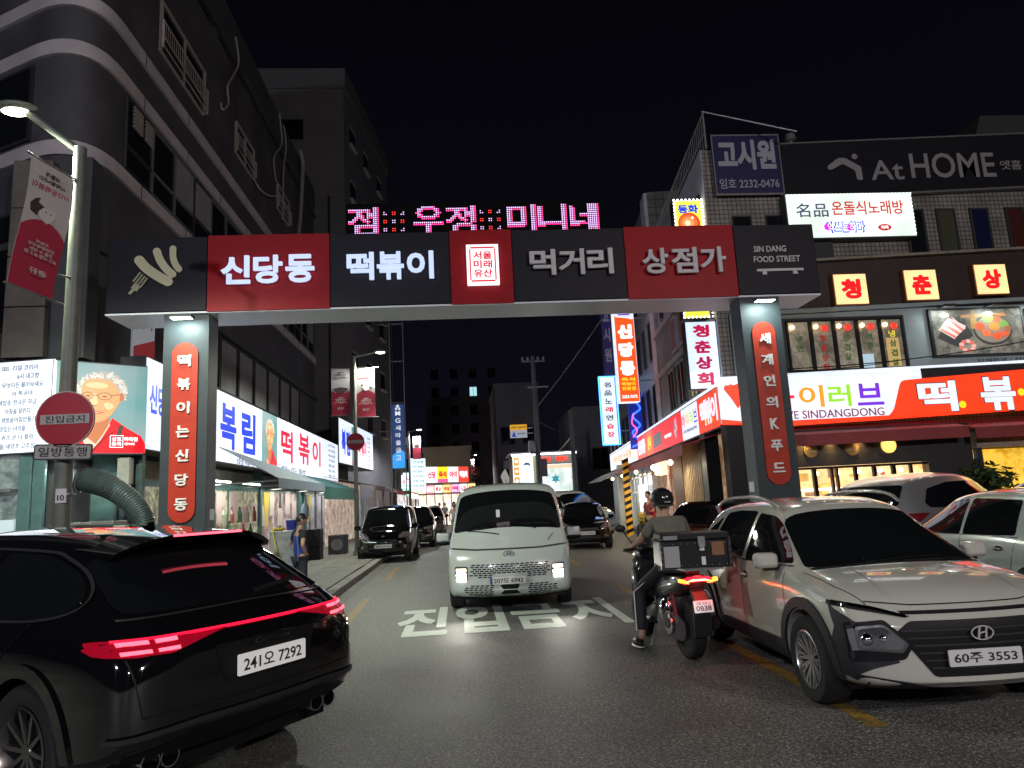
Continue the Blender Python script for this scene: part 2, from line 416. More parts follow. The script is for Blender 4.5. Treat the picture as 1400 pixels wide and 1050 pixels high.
def gate_word(w, uL, uR, vc, m, hh):
    a = PY(uL, vc, Y0-.08).x - .5; b = PY(uR, vc, Y0-.08).x - .5; z = PY((uL+uR)/2, vc, Y0-.08).z; n = len(w); p = (b - a) / n
    for i, ch in enumerate(w):
        gp_ = text(ch, a + p*(i+.5), z, m, h=hh, w=p*.90, y=.06, name='letter', parent=gate, bold=.026, depth=.05)
gate_word('신당동', 300, 432, 368, E_gl, .50)
gate_word('떡볶이', 472, 595, 363, E_gl, .50)
gate_word('먹거리', 722, 840, 358, G_letter, .48)
gate_word('상점가', 876, 994, 356, G_letter, .48)
for s, vv, w in (('SIN DANG', 341, 48), ('FOOD STREET', 355, 69)):
    a = PY(1030, vv, Y0).x - .5; p = PY(1030, vv, Y0).z; ww = w/960*12.3
    text(s, a + ww/2, p, G_letter, h=.115, w=ww, y=.005, name='lettering', parent=gate, bold=.012, depth=.015)
p = PY(1066, 369, Y0)
gp(MB().box(p.x-.5-.44, p.x-.5+.44, -.03, 0, p.z-.025, p.z+.02).box(p.x-.5-.34, p.x-.5-.26, -.03, 0, p.z-.09, p.z-.02).box(p.x-.5+.24, p.x-.5+.32, -.03, 0, p.z-.09, p.z-.02), 'bench_symbol', G_letter)
# rice cakes and fork cut-outs
def blob(pts, w0):
    c = curve_pts([Vector((PY(u, v, Y0).x - .5, PY(u, v, Y0).z)) for u, v in pts], 6); L = []; R = []
    for i, q in enumerate(c):
        t = (c[min(i+1, len(c)-1)] - c[max(i-1, 0)]).normalized(); nn = Vector((-t.y, t.x)); L.append(q + nn*w0); R.append(q - nn*w0)
    t0 = (c[0]-c[1]).normalized(); t1 = (c[-1]-c[-2]).normalized()
    cap = lambda c0, d: [c0 + (d*math.sin(a) + Vector((-d.y, d.x))*math.cos(a))*w0 for a in [math.pi*k/8 for k in range(1, 8)]]
    return [tuple(q) for q in (L + cap(c[-1], t1) + R[::-1] + cap(c[0], t0))]
for pts, w0 in (([(192,357),(202,368),(218,379),(231,386)], .082), ([(216,345),(221,358),(230,370),(237,376)], .066), ([(238,341),(238,352),(241,362),(246,369)], .054)):
    flat('rice_cake', blob(pts, w0), G_cream, .02, gate, .03)
fx = lambda u, v: (PY(u, v, Y0).x-.5, PY(u, v, Y0).z)
fk = MB()
def quad(mb, a, b, w, d0=-.02, d1=-.04):
    a = Vector(fx(*a)); b = Vector(fx(*b)); t = (b-a).normalized(); q = Vector((-t.y, t.x))*w
    mb.prism([tuple(a+q), tuple(b+q), tuple(b-q), tuple(a-q)], d0, d1)
quad(fk, (178,403),(184,396), .025); quad(fk, (184,397),(190,390), .06, -.018, -.042)
for k in (-1.5,-.5,.5,1.5): quad(fk, (188+k*3.2, 390+k*2.6), (198+k*3.2, 377+k*2.6), .014, -.021, -.039)
gp(fk, 'fork', mat('fork_grey', (.35,.35,.25), .5))
# lit heritage plate
pa = PY(637, 337, Y0); pb = PY(683, 390, Y0); cxp = (pa.x+pb.x)/2-.5; czp = (pa.z+pb.z)/2; hw = (pb.x-pa.x)/2; hh = (pa.z-pb.z)/2
pl = gp(MB().box(cxp-hw, cxp+hw, -.09, 0, czp-hh, czp+hh), 'heritage_plate', em('lit_plate_white', (.85,.93,1.0), 1.0), bevel=.004)
E_seal = em('lit_seal_red', (.75,.015,.03), .7)
fr = MB()
for x0,x1,z0,z1 in ((-.2,.2,.262,.288),(-.2,.2,-.288,-.262),(-.222,-.2,-.26,.26),(.2,.222,-.26,.26)):
    fr.box(cxp+x0*hw/.27, cxp+x1*hw/.27, -.096, -.091, czp+z0*hh/.33, czp+z1*hh/.33)
obj('seal_border', fr, E_seal, pl)
for k, s in enumerate(('서울','미래','유산')): text(s, cxp, czp+(1-k)*.165, E_seal, h=.145, w=.33, y=.092, name='seal_letter', parent=pl, bold=.03)
# pillars
for nx, (x0, x1), word in ((0, (-4.94,-4.2), '떡볶이는신당동'), (1, (5.22,5.96), '세계인의K푸드')):
    gp(MB().box(x0+ox, x1+ox, .12, .56, 0, ZB-.013), 'pillar', G_side, bevel=.008)
    gp(MB().box(x0+ox-.004, x1+ox+.004, .08, .118, 0.02, ZB-.014), 'pillar_face', G_teal)
    cx = (x0+x1)/2+ox; w = (x1-x0)*.29
    zt, zb_ = (4.62, 1.6) if nx == 0 else (4.66, 1.72)
    poly = [(cx + w*math.cos(a), zt - w + w*math.sin(a)) for a in [math.pi*k/12 for k in range(13)]] + [(cx - w*math.cos(a), zb_ + w - w*math.sin(a)) for a in [math.pi*k/12 for k in range(13)]]
    obj('word_panel', MB().prism(poly, .078, .045), G_orange, gate)
    L = len(word)
    for i, ch in enumerate(word):
        z = zt - .32 - i*((zt-zb_-.62)/(L-1))
        text(ch, cx, z, mat('pillar_letter', (.78,.76,.74), .5), h=.2 if ch != '드' else .17, w=.21 if ch != 'K' else .15, y=-.045, name='letter', parent=gate, bold=.03, depth=.035)
    gp(MB().box(cx-.19, cx+.19, -.24, -.06, ZB-.14, ZB-.10).box(cx-.03, cx+.03, -.06, .1, ZB-.13, ZB-.11), 'downlight', K_dark, bevel=.006)
    gp(MB().box(cx-.16, cx+.16, -.22, -.08, ZB-.15, ZB-.142), 'downlight_lens', em('lit_downlight', (.85,1.0,.93), 12))
    area('downlight_lamp', (cx, -.22, ZB-.17), (math.radians(24), 0, 0), .3, 15, (.80,1.0,.92), gate, sy=.1)
    gp(MB().box(x0+ox-.006 if nx else x1+ox, x0+ox if nx else x1+ox+.006, .3, .5, 1.62, 1.8), 'sticker', P_white)
    gp(MB().box(x0+ox-.12, x1+ox+.12, .0, .68, 0, .1), 'plinth', M_conc, bevel=.01)
# LED dot-matrix board on top
led = thing('led_board', 'glowing pink and white dot matrix board on top of the gate', 'led sign', (.48, Y0+.25, ZT))
obj('board', MB().box(-2.36, 2.36, 0, .12, .02, .66), mat('led_backing', (.003,.003,.004), .8, spec=.1), led)
obj('stand', MB().box(-2.2,-2.15,.12,.3,0,.55).box(2.15,2.2,.12,.3,0,.55).box(-.03,.03,.12,.3,0,.55), K_dark, led)
E_dw = em('led_white', (.80,.50,.95), 1.5); E_dp = em('led_pink', (1.0,.04,.25), 2.4); E_dr = em('led_red', (1.0,.03,.02), 2.2)
pit = .0372
def led_char(ch, x0, ncol, nrow, z0, m=None):
    me, a, b, c, d = glyphs(ch, .018, .5)
    bm = bmesh.new(); bm.from_mesh(me); tree = BVHTree.FromBMesh(bm)
    on = {}
    for i in range(ncol):
        for j in range(nrow):
            p = Vector((a + (i+.5)/ncol*(b-a), c + (j+.5)/nrow*(d-c), 3))
            on[i, j] = any(tree.ray_cast(p + Vector((dx, dy, 0)), Vector((0,0,-1)))[0] is not None for dx, dy in ((0,0),(.017,0),(-.017,0),(0,.016),(0,-.016)))
    bm.free(); mb = MB(); r = pit*.42
    for (i, j), q in on.items():
        if not q: continue
        edge = (not on.get((i+1, j), False)) or (not on.get((i, j-1), False))
        mb.cur = 1 if edge else 0
        x = x0 + i*pit; z = z0 + j*pit
        mb.add([(x + r*math.cos(t), -.004, z + r*math.sin(t)) for t in [math.pi/4+k*math.pi/2 for k in range(4)]], [(0,1,2,3)])
    return obj('led_letter', mb, [m or E_dw, E_dp], led)
X = -2.30
for ch, u0 in (('점',477), ('우',566), ('정',611), ('미',694), ('니',736), ('네',780)):
    led_char(ch, PY(u0, 295, Y0+.25).x-.48, 15, 15, .05)
for u0 in (525, 657):
    x0 = PY(u0, 295, Y0+.25).x-.48; mb = MB(); r = pit*.34
    for di, dj, cnum in ((1,0,0),(1,1,0),(0,1,0),(0,0,0),(4,1,1),(5,1,1),(4,0,1),(5,0,1),(8,0,0),(9,1,0),(9,0,0),(0,5,1),(1,5,1),(0,4,1),(1,4,1),(4,5,0),(5,5,0),(4,4,0),(5,4,0),(8,5,1),(9,5,1),(8,4,1),(9,4,1),(0,9,0),(1,8,0),(0,8,0),(4,9,1),(5,9,1),(4,8,1),(5,8,1),(8,8,0),(9,8,0),(9,9,0)):
        mb.cur = cnum; x = x0 + di*pit*1.05; z = .13 + dj*pit*1.05
        mb.add([(x + r*math.cos(t), -.004, z + r*math.sin(t)) for t in [math.pi/4+k*math.pi/2 for k in range(4)]], [(0,1,2,3)])
    obj('led_ornament', mb, [E_dw, E_dr], led)
# ============================================================ LEFT CORNER BUILDING
B_wall = mat('dark_plaster', (.064,.062,.072), .65, noise=.4, nscale=.6, bump=.08)
B_wall2 = mat('charcoal_panel', (.06,.065,.07), .5, noise=.2, nscale=1.2)
B_band = mat('pale_band', (.50,.46,.48), .6, noise=.15, nscale=1.5)
B_frame = mat('window_frame_white', (.42,.38,.37), .45)
B_pane = mat('dark_pane', (.010,.012,.014), .06, spec=.6)
B_pane2 = mat('frosted_pane', (.30,.30,.31), .35, noise=.2, nscale=2)
b1 = thing('corner_building', 'tall dark rounded corner building with pale bands at the left of the street', 'building', (-7, 14.3, 0))
def cornerpath(xo, rad=1.5, off=0.):
    """outline: from far left front, round the corner at (-7,14), along the street side to y=35 (world xy)"""
    d = Vector((-.882, .471)); c = Vector((-7.0, 13.0))
    pts = [c + d*26 ]
    a = c + d*rad; b = c + Vector((0, rad))
    for k in range(11):
        t = k/10; pts.append(a*(1-t)**2 + c*2*t*(1-t) + b*t*t)
    pts.append(Vector((-7.0, 35.0)))
    if off:
        out = []
        for i, p in enumerate(pts):
            t = (pts[min(i+1, len(pts)-1)] - pts[max(i-1, 0)]).normalized(); out.append(p + Vector((t.y, -t.x))*off)
        pts = out
    return pts
lw = lambda p: (p.x + 7, p.y - 14.3)
def cband(name, z0, z1, off0, off1, m):
    A = [lw(p) for p in cornerpath(0, off=off0)]; B = [lw(p) for p in cornerpath(0, off=off1)]
    obj(name, MB().prism(A + B[::-1], z0, z1, 'XY'), m, b1, smooth=40)
body = [lw(p) for p in cornerpath(0)] + [(-22+7, 35-14.3)]
obj('wall', MB().prism(body, 0, 17.0, 'XY'), B_wall, b1, smooth=40)
cband('parapet', 17.0, 18.05, -.3, .05, B_wall2)
for z in (8.98, 11.16, 12.25): cband('band', z-.15, z+.16, -.05, .07, B_band)
bj_ = MB().box(.066,.078,0,.025,-.15,.16).mesh('band_joint')
for z in (8.98, 11.16, 12.25):
    for k in range(8): obj('band_joint', bj_, K_dark, b1).location = (0, 1.2+k*2.6, z)
for k in range(7): obj('wall_joint', MB().box(-.004,.004,2.2+k*2.9,2.215+k*2.9,12.45,16.5), K_black, b1)
cband('eave_lip', 16.55, 16.62, 0, .06, K_dark)
FL = Frame(-7, 14.3, 90)   # street side: local x = +Y ... faces the street; local y inward = -X
def b1p(me, name, m, **k): return obj(name, me, m, b1, **k)
# street-side window with bars: coordinates y (world), z
def sidewin(y0, y1, z0, z1, rail=True):
    X = .0; Y0_ = y0-14.3; Y1_ = y1-14.3; t = .05
    f = MB()
    f.box(X, .05, Y0_, Y1_, z0, z0+t).box(X, .08, Y0_, Y1_, z1-t, z1).box(X, .08, Y0_, Y0_+t, z0+t, z1-t).box(X, .08, Y1_-t, Y1_, z0+t, z1-t)
    ym = (Y0_+Y1_)/2; f.box(X, .07, ym-t/2, ym+t/2, z0+t, z1-t)
    w = b1p(f, 'window', B_frame)
    obj('pane', MB().box(.004, .03, Y0_+t, Y1_-t, z0+t, z1-t), B_pane, w)
    if rail:
        r = MB(); zb = z0+.1; zt = z0 + (z1-z0)*.55
        for z in (zb, zb+.22, zt): r.box(.13, .15, Y0_-.05, Y1_+.05, z, z+.03)
        for y in (Y0_-.05, Y1_+.02): r.box(.08, .15, y, y+.02, zb-.03, zt+.06)
        k = int((y1-y0)/.13)
        for i in range(k): y = Y0_ + (i+.5)*(Y1_-Y0_)/k; r.box(.133, .147, y-.009, y+.009, zb+.24, zt)
        obj('railing', r, B_frame, w)
for (u0,v0,u1,v1) in ((219,0,277,150), (321,165,345,246), (378,250,394,310)):
    a = PX(u0, v0, -7); b = PX(u1, v1, -7); sidewin(a.y, b.y, b.z-.2 if u0 < 300 else b.z, a.z)
# strip of dark windows between bands C and B, mullioned
for i, (y0, y1) in enumerate([(14.75+k*1.32, 14.75+(k+1)*1.32) for k in range(15)]):
    if y1 > 34.8: break
    Y0_ = y0-14.3; Y1_ = y1-14.3; f = MB(); t = .05
    f.box(0,.05,Y0_,Y1_,9.2,9.2+t).box(0,.05,Y0_,Y1_,10.9-t,10.9).box(0,.06,Y0_,Y0_+t,9.2+t,10.9-t).box(0,.05,Y0_+t,Y1_,9.75,9.8)
    w = b1p(f, 'window', K_grey if i % 3 else K_dark)
    obj('pane', MB().box(.004,.02,Y0_+t,Y1_,9.25,9.75), B_pane, w)
    obj('pane', MB().box(.004,.02,Y0_+t,Y1_,9.8,10.85), B_pane if i % 4 < 2 else B_pane2, w)
# louvred vents
for y in (15.05, 15.65):
    l = MB()
    for k in range(6): l.box(.0,.05,y-14.3+.05,y-14.3+.5,10.35+k*.09,10.35+k*.09+.06)
    b1p(l, 'louvre', B_frame)
# first floor: pale papered shop windows over the long sign
for k in range(7):
    y0 = 19.2 + k*1.75; Y0_ = y0-14.3; t = .06
    f = MB().box(0,.09,Y0_,Y0_+1.7,5.3,5.3+t).box(0,.09,Y0_,Y0_+1.7,6.95-t,6.95).box(0,.09,Y0_,Y0_+t,5.36,6.89).box(0,.09,Y0_+1.64,Y0_+1.7,5.36,6.89)
    w = b1p(f, 'window', K_dark)
    obj('pane', MB().box(.004,.03,Y0_+t,Y0_+1.64,5.36,6.89), B_pane2, w)
cband('ledge', 7.0, 7.14, -.05, .14, B_wall2)
# front (left) wall strip of dark windows
d2 = Vector((-.882,.471)); rot = Matrix.Rotation(math.atan2(d2.y, d2.x) + math.pi, 3, 'Z')
for k in range(5):
    for z0, z1 in ((9.25,10.9),(13.2,14.8),(5.4,7.8)):
        c = Vector((-7.0,13.0)) + d2*(2.4+k*2.3); 
        f = MB(); f.obox((c.x+7+.0, c.y-14.3, (z0+z1)/2), rot, .95, .05, (z1-z0)/2)
        w = b1p(f, 'window', K_dark)
        nn = Vector((-d2.y, d2.x))*(-.06)
        nn = Vector((-.471,-.882))*.06
        obj('pane', MB().obox((c.x+7+nn.x, c.y-14.3+nn.y, (z0+z1)/2), rot, .87, .02, (z1-z0)/2-.08), B_pane, w)
# corner pier, stone clad
st = mat('stone_pier', (.14,.125,.11), .6, noise=.3, nscale=2)
b1p(MB().box(-.5,.12,-1.0,-.55,4.7,8.7), 'pier', B_wall2, bevel=.02)
for k in range(4): b1p(MB().box(-1.35,-.62,-.98,-.75,4.75+k*.98,4.75+k*.98+.96), 'cladding_panel', st, bevel=.01)
# cables and pipes on the street side
def cable(name, pts, r, m, parent=None, n=6, cnt=8): return obj(name, MB().path(curve_pts(pts, cnt), r, n), m, parent, smooth=60)
for uv in ([(322,50),(326,85),(318,105),(311,118),(312,142),(304,150),(302,140)], [(382,155),(385,185),(384,200),(375,215),(376,240),(379,250)], [(388,172),(391,200),(388,230),(387,260),(386,300)], [(346,243),(355,258),(367,267),(377,268)]):
    P = [PX(u, v, -6.9) for u, v in uv]
    cable('pipe', [Vector((p.x+7, p.y-14.3, p.z)) for p in P], .035, K_palecable, b1)
P = [PX(u, v, -6.75) for u, v in [(410,205),(414,225),(413,250),(411,290),(408,320)]]
cable('pipe', [Vector((p.x+7, p.y-14.3, p.z)) for p in P], .09, K_palecable, b1)
gb_ = MB().box(.06,.1,0,1.1,0,.12).mesh('gutter_bracket')
for k in range(12): b1p(gb_, 'gutter_bracket', K_grey if k % 3 == 1 else K_dark).location = (0, 1+k*1.7, 16.3+.02*k)
b1p(MB().box(.0,.3,19.9,20.6,13.2,14.0), 'wall_box', B_band, bevel=.02)
c_ = PX(430,300,-6.9); b1p(MB().add([(.1,20.3,13.0),(.1,20.3,12.2),(.9,20.5,12.1),(.12,20.7,12.95),(.12,20.7,12.15),(.9,20.7,12.1)], [(0,1,2),(3,4,5),(0,2,5,3),(1,2,5,4),(0,1,4,3)]), 'vent_flap', B_band)

# ============================================================ LONG LIT SHOP SIGN (street side) and corner photo sign
TEAL = mat('teal_shop_paint', (.06,.16,.155), .45, noise=.2, nscale=3)
HOUS = mat('sign_housing', (.05,.05,.055), .45)
def lightbox(name, label, x, y, z, deg, w, h, d=.25, face=None, group=None, cat='shop sign', trim=.03, tm=None):
    """lit box sign; origin bottom-left of the face, local x along the face"""
    t = thing(name, label, cat, (x, y, z), math.radians(deg), group)
    obj('housing', MB().box(-trim, w+trim, .02, d, -trim, h+trim), tm or HOUS, t, bevel=.006)
    obj('face', MB().box(0, w, 0, .018, 0, h), face or E_white, t)
    return t
def portrait(t, cx, z0, w, h, face=True):
    """printed half-length portrait of an elderly cook: grey curls, glasses, red waistcoat"""
    k = h/2.0; k2 = w/1.75
    Q = lambda pts: [(cx + x*k2, z0 + z*k) for x, z in pts]
    bgm = MATS.get('lit_photo_backdrop')
    if not bgm:
        bgm = em('lit_photo_backdrop', (.20,.36,.38), .8); n = bgm.node_tree; b = n.nodes['Principled BSDF']
        tcc = n.nodes.new('ShaderNodeTexCoord'); nx = n.nodes.new('ShaderNodeTexNoise'); nx.inputs['Scale'].default_value = .8; r = n.nodes.new('ShaderNodeValToRGB')
        n.links.new(tcc.outputs['Object'], nx.inputs['Vector']); n.links.new(nx.outputs[0], r.inputs[0]); n.links.new(r.outputs[0], b.inputs['Emission Color'])
        r.color_ramp.elements[0].position = .35; r.color_ramp.elements[0].color = (.08,.28,.28,1); r.color_ramp.elements[1].position = .65; r.color_ramp.elements[1].color = (.32,.36,.38,1)
    flat('portrait_backdrop', Q([(-.875,0),(.875,0),(.875,2),(-.875,2)]), bgm, .001, t)
    def shade(nm, c, e): return em(nm, c, e)
    Hh = shade('lit_grey_hair', (.40,.37,.33), .8); Hl = shade('lit_light_hair', (.62,.60,.55), .8); Sk = shade('lit_skin_print', (.78,.34,.15), .85); Sd = shade('lit_skin_shadow', (.52,.17,.07), .8); Sh = shade('lit_skin_light', (.92,.50,.27), .9)
    Rd = shade('lit_waistcoat_red', (.85,.01,.02), .8); Rk = shade('lit_waistcoat_dark', (.38,.004,.01), .8); Wt = shade('lit_shirt_print', (.72,.55,.42), .8); Gl = shade('lit_glasses_print', (.18,.10,.05), .6); Lp = shade('lit_lip_print', (.60,.13,.09), .8)
    flat('portrait_waistcoat', Q([(-.62,0),(-.58,.12),(-.38,.32),(-.22,.42),(.02,.38),(.20,.78),(.50,.56),(.78,.38),(.87,.2),(.87,0)]), Rd, .004, t)
    flat('portrait_strap', Q([(.28,.34),(.37,.32),(.43,.60),(.34,.64)]), em('lit_strap', (.09,.05,.04), .8), .007, t)
    flat('portrait_fold', Q([(-.2,.02),(-.15,.0),(.1,.34),(.3,.5),(.26,.5),(.05,.36)]), Rk, .0075, t)
    flat('portrait_shirt', Q([(-.36,.3),(-.26,.12),(-.12,.06),(.16,.62),(.12,.74),(-.3,.5)]), Wt, .007, t)
    flat('portrait_neck', Q([(-.34,.40),(-.10,.2),(.02,.40),(.13,.62),(.16,.95),(-.3,.9)]), Sd, .010, t)
    random.seed(3)
    # curls
    hp = []
    for k_ in range(44):
        a = math.pi*2*k_/44; r = 1 + .035*math.sin(k_*3.7) + random.uniform(-.03,.03)
        hp.append((-.02 + .50*r*math.cos(a) + .03*math.sin(a), 1.40 + .42*r*math.sin(a)))
    flat('portrait_hair', Q(hp), Hh, .013, t)
    cu = MB()
    for k_ in range(70):
        a = random.uniform(-.5, math.pi+.45); rr = random.uniform(.72,.98); x = -.02+.48*rr*math.cos(a); z = 1.40+.40*rr*math.sin(a); s = random.uniform(.022,.045); q = random.uniform(0, 3)
        cu.prism(Q([(x+s*1.9*math.cos(b)*math.cos(q)-s*.5*math.sin(b)*math.sin(q), z+s*1.9*math.cos(b)*math.sin(q)+s*.5*math.sin(b)*math.cos(q)) for b in [math.pi*2*j/7 for j in range(7)]]), -.0165-.0004*(k_ % 5), -.0185-.0004*(k_ % 5))
    obj('portrait_curl', cu, Hl, t)
    fp = [(-.42,1.35),(-.40,1.52),(-.30,1.63),(-.08,1.66),(.14,1.62),(.27,1.48),(.33,1.30),(.31,1.1),(.20,.88),(.06,.72),(-.12,.66),(-.26,.72),(-.36,.90),(-.42,1.12)]
    flat('portrait_face', Q(rpoly(fp, .06)), Sk, .021, t)
    flat('portrait_ear', Q(circ(.36,1.26,.055,12,.10)), Sd, .0205, t)
    flat('portrait_cheek', Q(circ(.10,1.04,.11,14,.08)), Sh, .025, t); flat('portrait_cheek', Q(circ(-.30,1.06,.06,14,.07)), Sh, .025, t)
    flat('portrait_forehead', Q(circ(-.12,1.50,.22,16,.07)), Sh, .025, t)
    flat('portrait_nose', Q(rpoly([(-.20,1.32),(-.14,1.32),(-.09,1.10),(-.14,1.06),(-.24,1.07),(-.25,1.11)], .02)), Sh, .0255, t)
    flat('portrait_nose_shade', Q([(-.25,1.06),(-.10,1.055),(-.14,1.035),(-.22,1.035)]), Sd, .026, t)
    flat('portrait_mouth', Q([(-.30,.90),(-.18,.935),(-.02,.92),(.04,.90),(-.06,.86),(-.20,.85)]), Lp, .026, t)
    flat('portrait_teeth', Q([(-.25,.903),(-.03,.905),(-.1,.885),(-.2,.882)]), Wt, .0295, t)
    flat('portrait_crease', Q([(-.02,1.08),(0,1.08),(.09,.92),(.07,.92)]), Sd, .026, t); flat('portrait_crease', Q([(-.32,1.06),(-.31,1.07),(-.36,.93),(-.37,.95)]), Sd, .026, t)
    g = MB()
    for ex, w_ in ((-.29,.105),(.03,.135)):
        A = circ(ex,1.26,w_,20,.085); Bq = circ(ex,1.26,w_-.014,20,.072)
        for i in range(20): g.prism(Q([A[i],A[(i+1) % 20],Bq[(i+1) % 20],Bq[i]]), -.029, -.031)
    g.prism(Q([(-.185,1.27),(-.10,1.27),(-.10,1.285),(-.185,1.285)]), -.029, -.031).prism(Q([(.16,1.28),(.33,1.31),(.33,1.325),(.16,1.295)]), -.029, -.031)
    obj('portrait_glasses', g, Gl, t)
    for ex in (-.28,.03):
        flat('portrait_eye', Q([(ex-.06,1.255),(ex,1.275),(ex+.06,1.25),(ex,1.24)]), Gl, .0285, t); flat('portrait_brow', Q([(ex-.08,1.35),(ex+.02,1.375),(ex+.1,1.345),(ex+.02,1.355)]), Hh, .0285, t)
# long sign on x=-6, y 14.0..35.6  (local x runs away from the camera)
ls = lightbox('shop_sign', 'long white lit shop sign with blue and crimson lettering above the green awning', -6.0, 13.95, 3.03, 90, 21.6, 1.78, .5)
LL = Frame(-6.0, 13.95, 90)
def lrect(F, z0, uL, uR, vT, vB, uc=None):
    a = F.L(uL, (vT+vB)/2)[0]; b = F.L(uR, (vT+vB)/2)[0]; uc = uc or (uL+uR)/2
    return a, b, F.L(uc, vT)[1]-z0, F.L(uc, vB)[1]-z0
def ltext(t, F, z0, s, uL, uR, uc, vT, vB, m, bold=.02, y=.004, name='lettering', depth=.006):
    a, b, zt, zb = lrect(F, z0, uL, uR, vT, vB, uc)
    return text(s, (a+b)/2, (zt+zb)/2, m, h=abs(zt-zb), w=abs(b-a), y=y, name=name, parent=t, bold=bold, depth=depth)
for ch, uL, uR, vT, vB in (('복',301,323,553,614),('림',330,349,564,621)): ltext(ls, LL, 3.03, ch, uL, uR, (uL+uR)/2, vT, vB, E_blue, .034, name='letter')
for ch, uL, uR, vT, vB in (('떡',384,400,588,632),('볶',408,423,594,635),('이',427,438,603,637)): ltext(ls, LL, 3.03, ch, uL, uR, (uL+uR)/2, vT, vB, E_crimson, .024, name='letter')
ltext(ls, LL, 3.03, '1호점 떡볶이는', 324, 348, 336, 628, 637, E_inkgrey, .01)
ltext(ls, LL, 3.03, '"며느리도 몰러"', 385, 418, 401, 639, 648, E_inkgrey, .01)
for k, s in enumerate(('KBS 리얼 코리아','SBS 생방송','MBC 6시 내고향','VJ 특공대','아침을 달린다','맛있는 녀석들','태양초 고추')):
    a = 12.6+4.2; text(s, 19.9, 1.6-k*.235, E_inkgrey, h=.13, w=1.7, y=.004, name='lettering', parent=ls, bold=.01)
a, b, zt, zb = lrect(LL, 3.03, 358, 379, 600, 600)
portrait(ls, (a+b)/2, .0, (b-a), 1.78)
text('신당동', .7, 1.0, E_blue, h=.6, w=1.1, y=.004, name='lettering', parent=ls, bold=.03)
# second identical sign further on
ls2 = lightbox('shop_sign', 'second white lit shop sign, farther off, behind the round no entry sign', -6.0, 36.0, 4.0, math.degrees(math.atan2(9.3,.55)), 9.3, 2.25, .4)

for ch, x in (('복',1.0),('림',2.1)): text(ch, x, 1.1, E_blue, h=1.3, w=.95, y=.004, name='letter', parent=ls2, bold=.055)
portrait(ls2, 3.6, 0, 1.3, 2.1)
for ch, x in (('떡',5.0),('볶',6.0),('이',6.8)): text(ch, x, 1.1, E_crimson, h=1.0, w=.7, y=.004, name='letter', parent=ls2, bold=.035)
for k in range(7): text(('생방송 투데이','리얼 코리아','6시 내고향','생활의 달인','VJ 특공대','아침 마당','맛있는 녀석들')[k], 7.9, 1.85-k*.27, E_inkgrey, h=.14, w=.9, y=.004, name='lettering', parent=ls2, bold=.01)
# corner photo sign: chamfered
c1 = Vector((-5.99, 13.88)); c0 = Vector((-7.2, 13.0)); cm = Vector((-8.9, 13.3))
dv = c1 - c0; deg = math.degrees(math.atan2(dv.y, dv.x))
ps = lightbox('photo_sign', 'lit corner sign with the photo of a grey haired cook in a red waistcoat', c0.x, c0.y, 2.93, deg, dv.length, 1.67, .3)
portrait(ps, dv.length*.52, .0, dv.length, 1.67)
w = dv.length
for a_, b_, s, hh_ in ((.93,1.17,'상표\n등록',.20),): text('상표', 1.03, .26, E_lettering, h=.075, w=.16, y=.03, name='lettering', parent=ps, bold=.02); text('등록', 1.03, .17, E_lettering, h=.075, w=.16, y=.03, name='lettering', parent=ps, bold=.02)
text('마복림', 1.27, .26, E_lettering, h=.08, w=.22, y=.03, name='lettering', parent=ps, bold=.03); text('제799호', 1.25, .17, E_lettering, h=.05, w=.18, y=.03, name='lettering', parent=ps, bold=.02)
fr = MB()
for x0,x1,z0,z1 in ((.92,1.14,.10,.11),(.92,1.14,.32,.33),(.92,.93,.11,.32),(1.13,1.14,.11,.32)): fr.box(x0,x1,-.033,-.030,z0,z1)
obj('stamp_border', fr, E_lettering, ps)
dv = c0 - cm; deg = math.degrees(math.atan2(dv.y, dv.x)); T2 = lightbox('text_sign', 'lit white sign covered in dark lines of handwriting, left of the photo sign', cm.x, cm.y, 2.97, deg, dv.length-.01, 1.66, .3)
for k, (s, x, ww) in enumerate((('SBS  리얼 코리아',1.05,.72),('6시 내고향',1.22,.42),('무엇이든 물어보세요',1.12,.80),('VJ 특공대',1.12,.40),('생방송 전국은 지금',1.04,.74),('아침을 달린다',1.06,.5),('생방송아침만들기',1.08,.66),('맛있는 녀석들',.98,.5),('유 퀴즈 온 더 블럭',1.02,.72),('해찬들 태양초 고추장',1.0,.86))):
    text(s, x, 1.54-k*.158, E_inkgrey, h=.10, w=ww, y=.004, name='lettering', parent=T2, bold=.008)
# small red/teal shop sign hanging above the photo sign
sg = thing('hanging_sign', 'small worn red and white sign behind the gate pillar above the photo sign', 'sign', (-6.75, 15.0, 5.05), math.radians(60))
obj('board', MB().box(0,.5,0,.1,0,1.35), mat('faded_sign', (.5,.5,.52), .5, emit=.15, ecol=(.8,.85,.9)), sg, bevel=.01)
obj('red_base', MB().prism([(0,0),(.5,0),(.5,.45),(0,.25)], -.001,-.006), mat('faded_red', (.45,.05,.06), .5, emit=.1, ecol=(.9,.1,.1)), sg)
text('마미', .25, .85, mat('teal_ink', (.03,.3,.33), .5), h=.4, w=.35, y=.004, name='lettering', parent=sg, bold=.02)

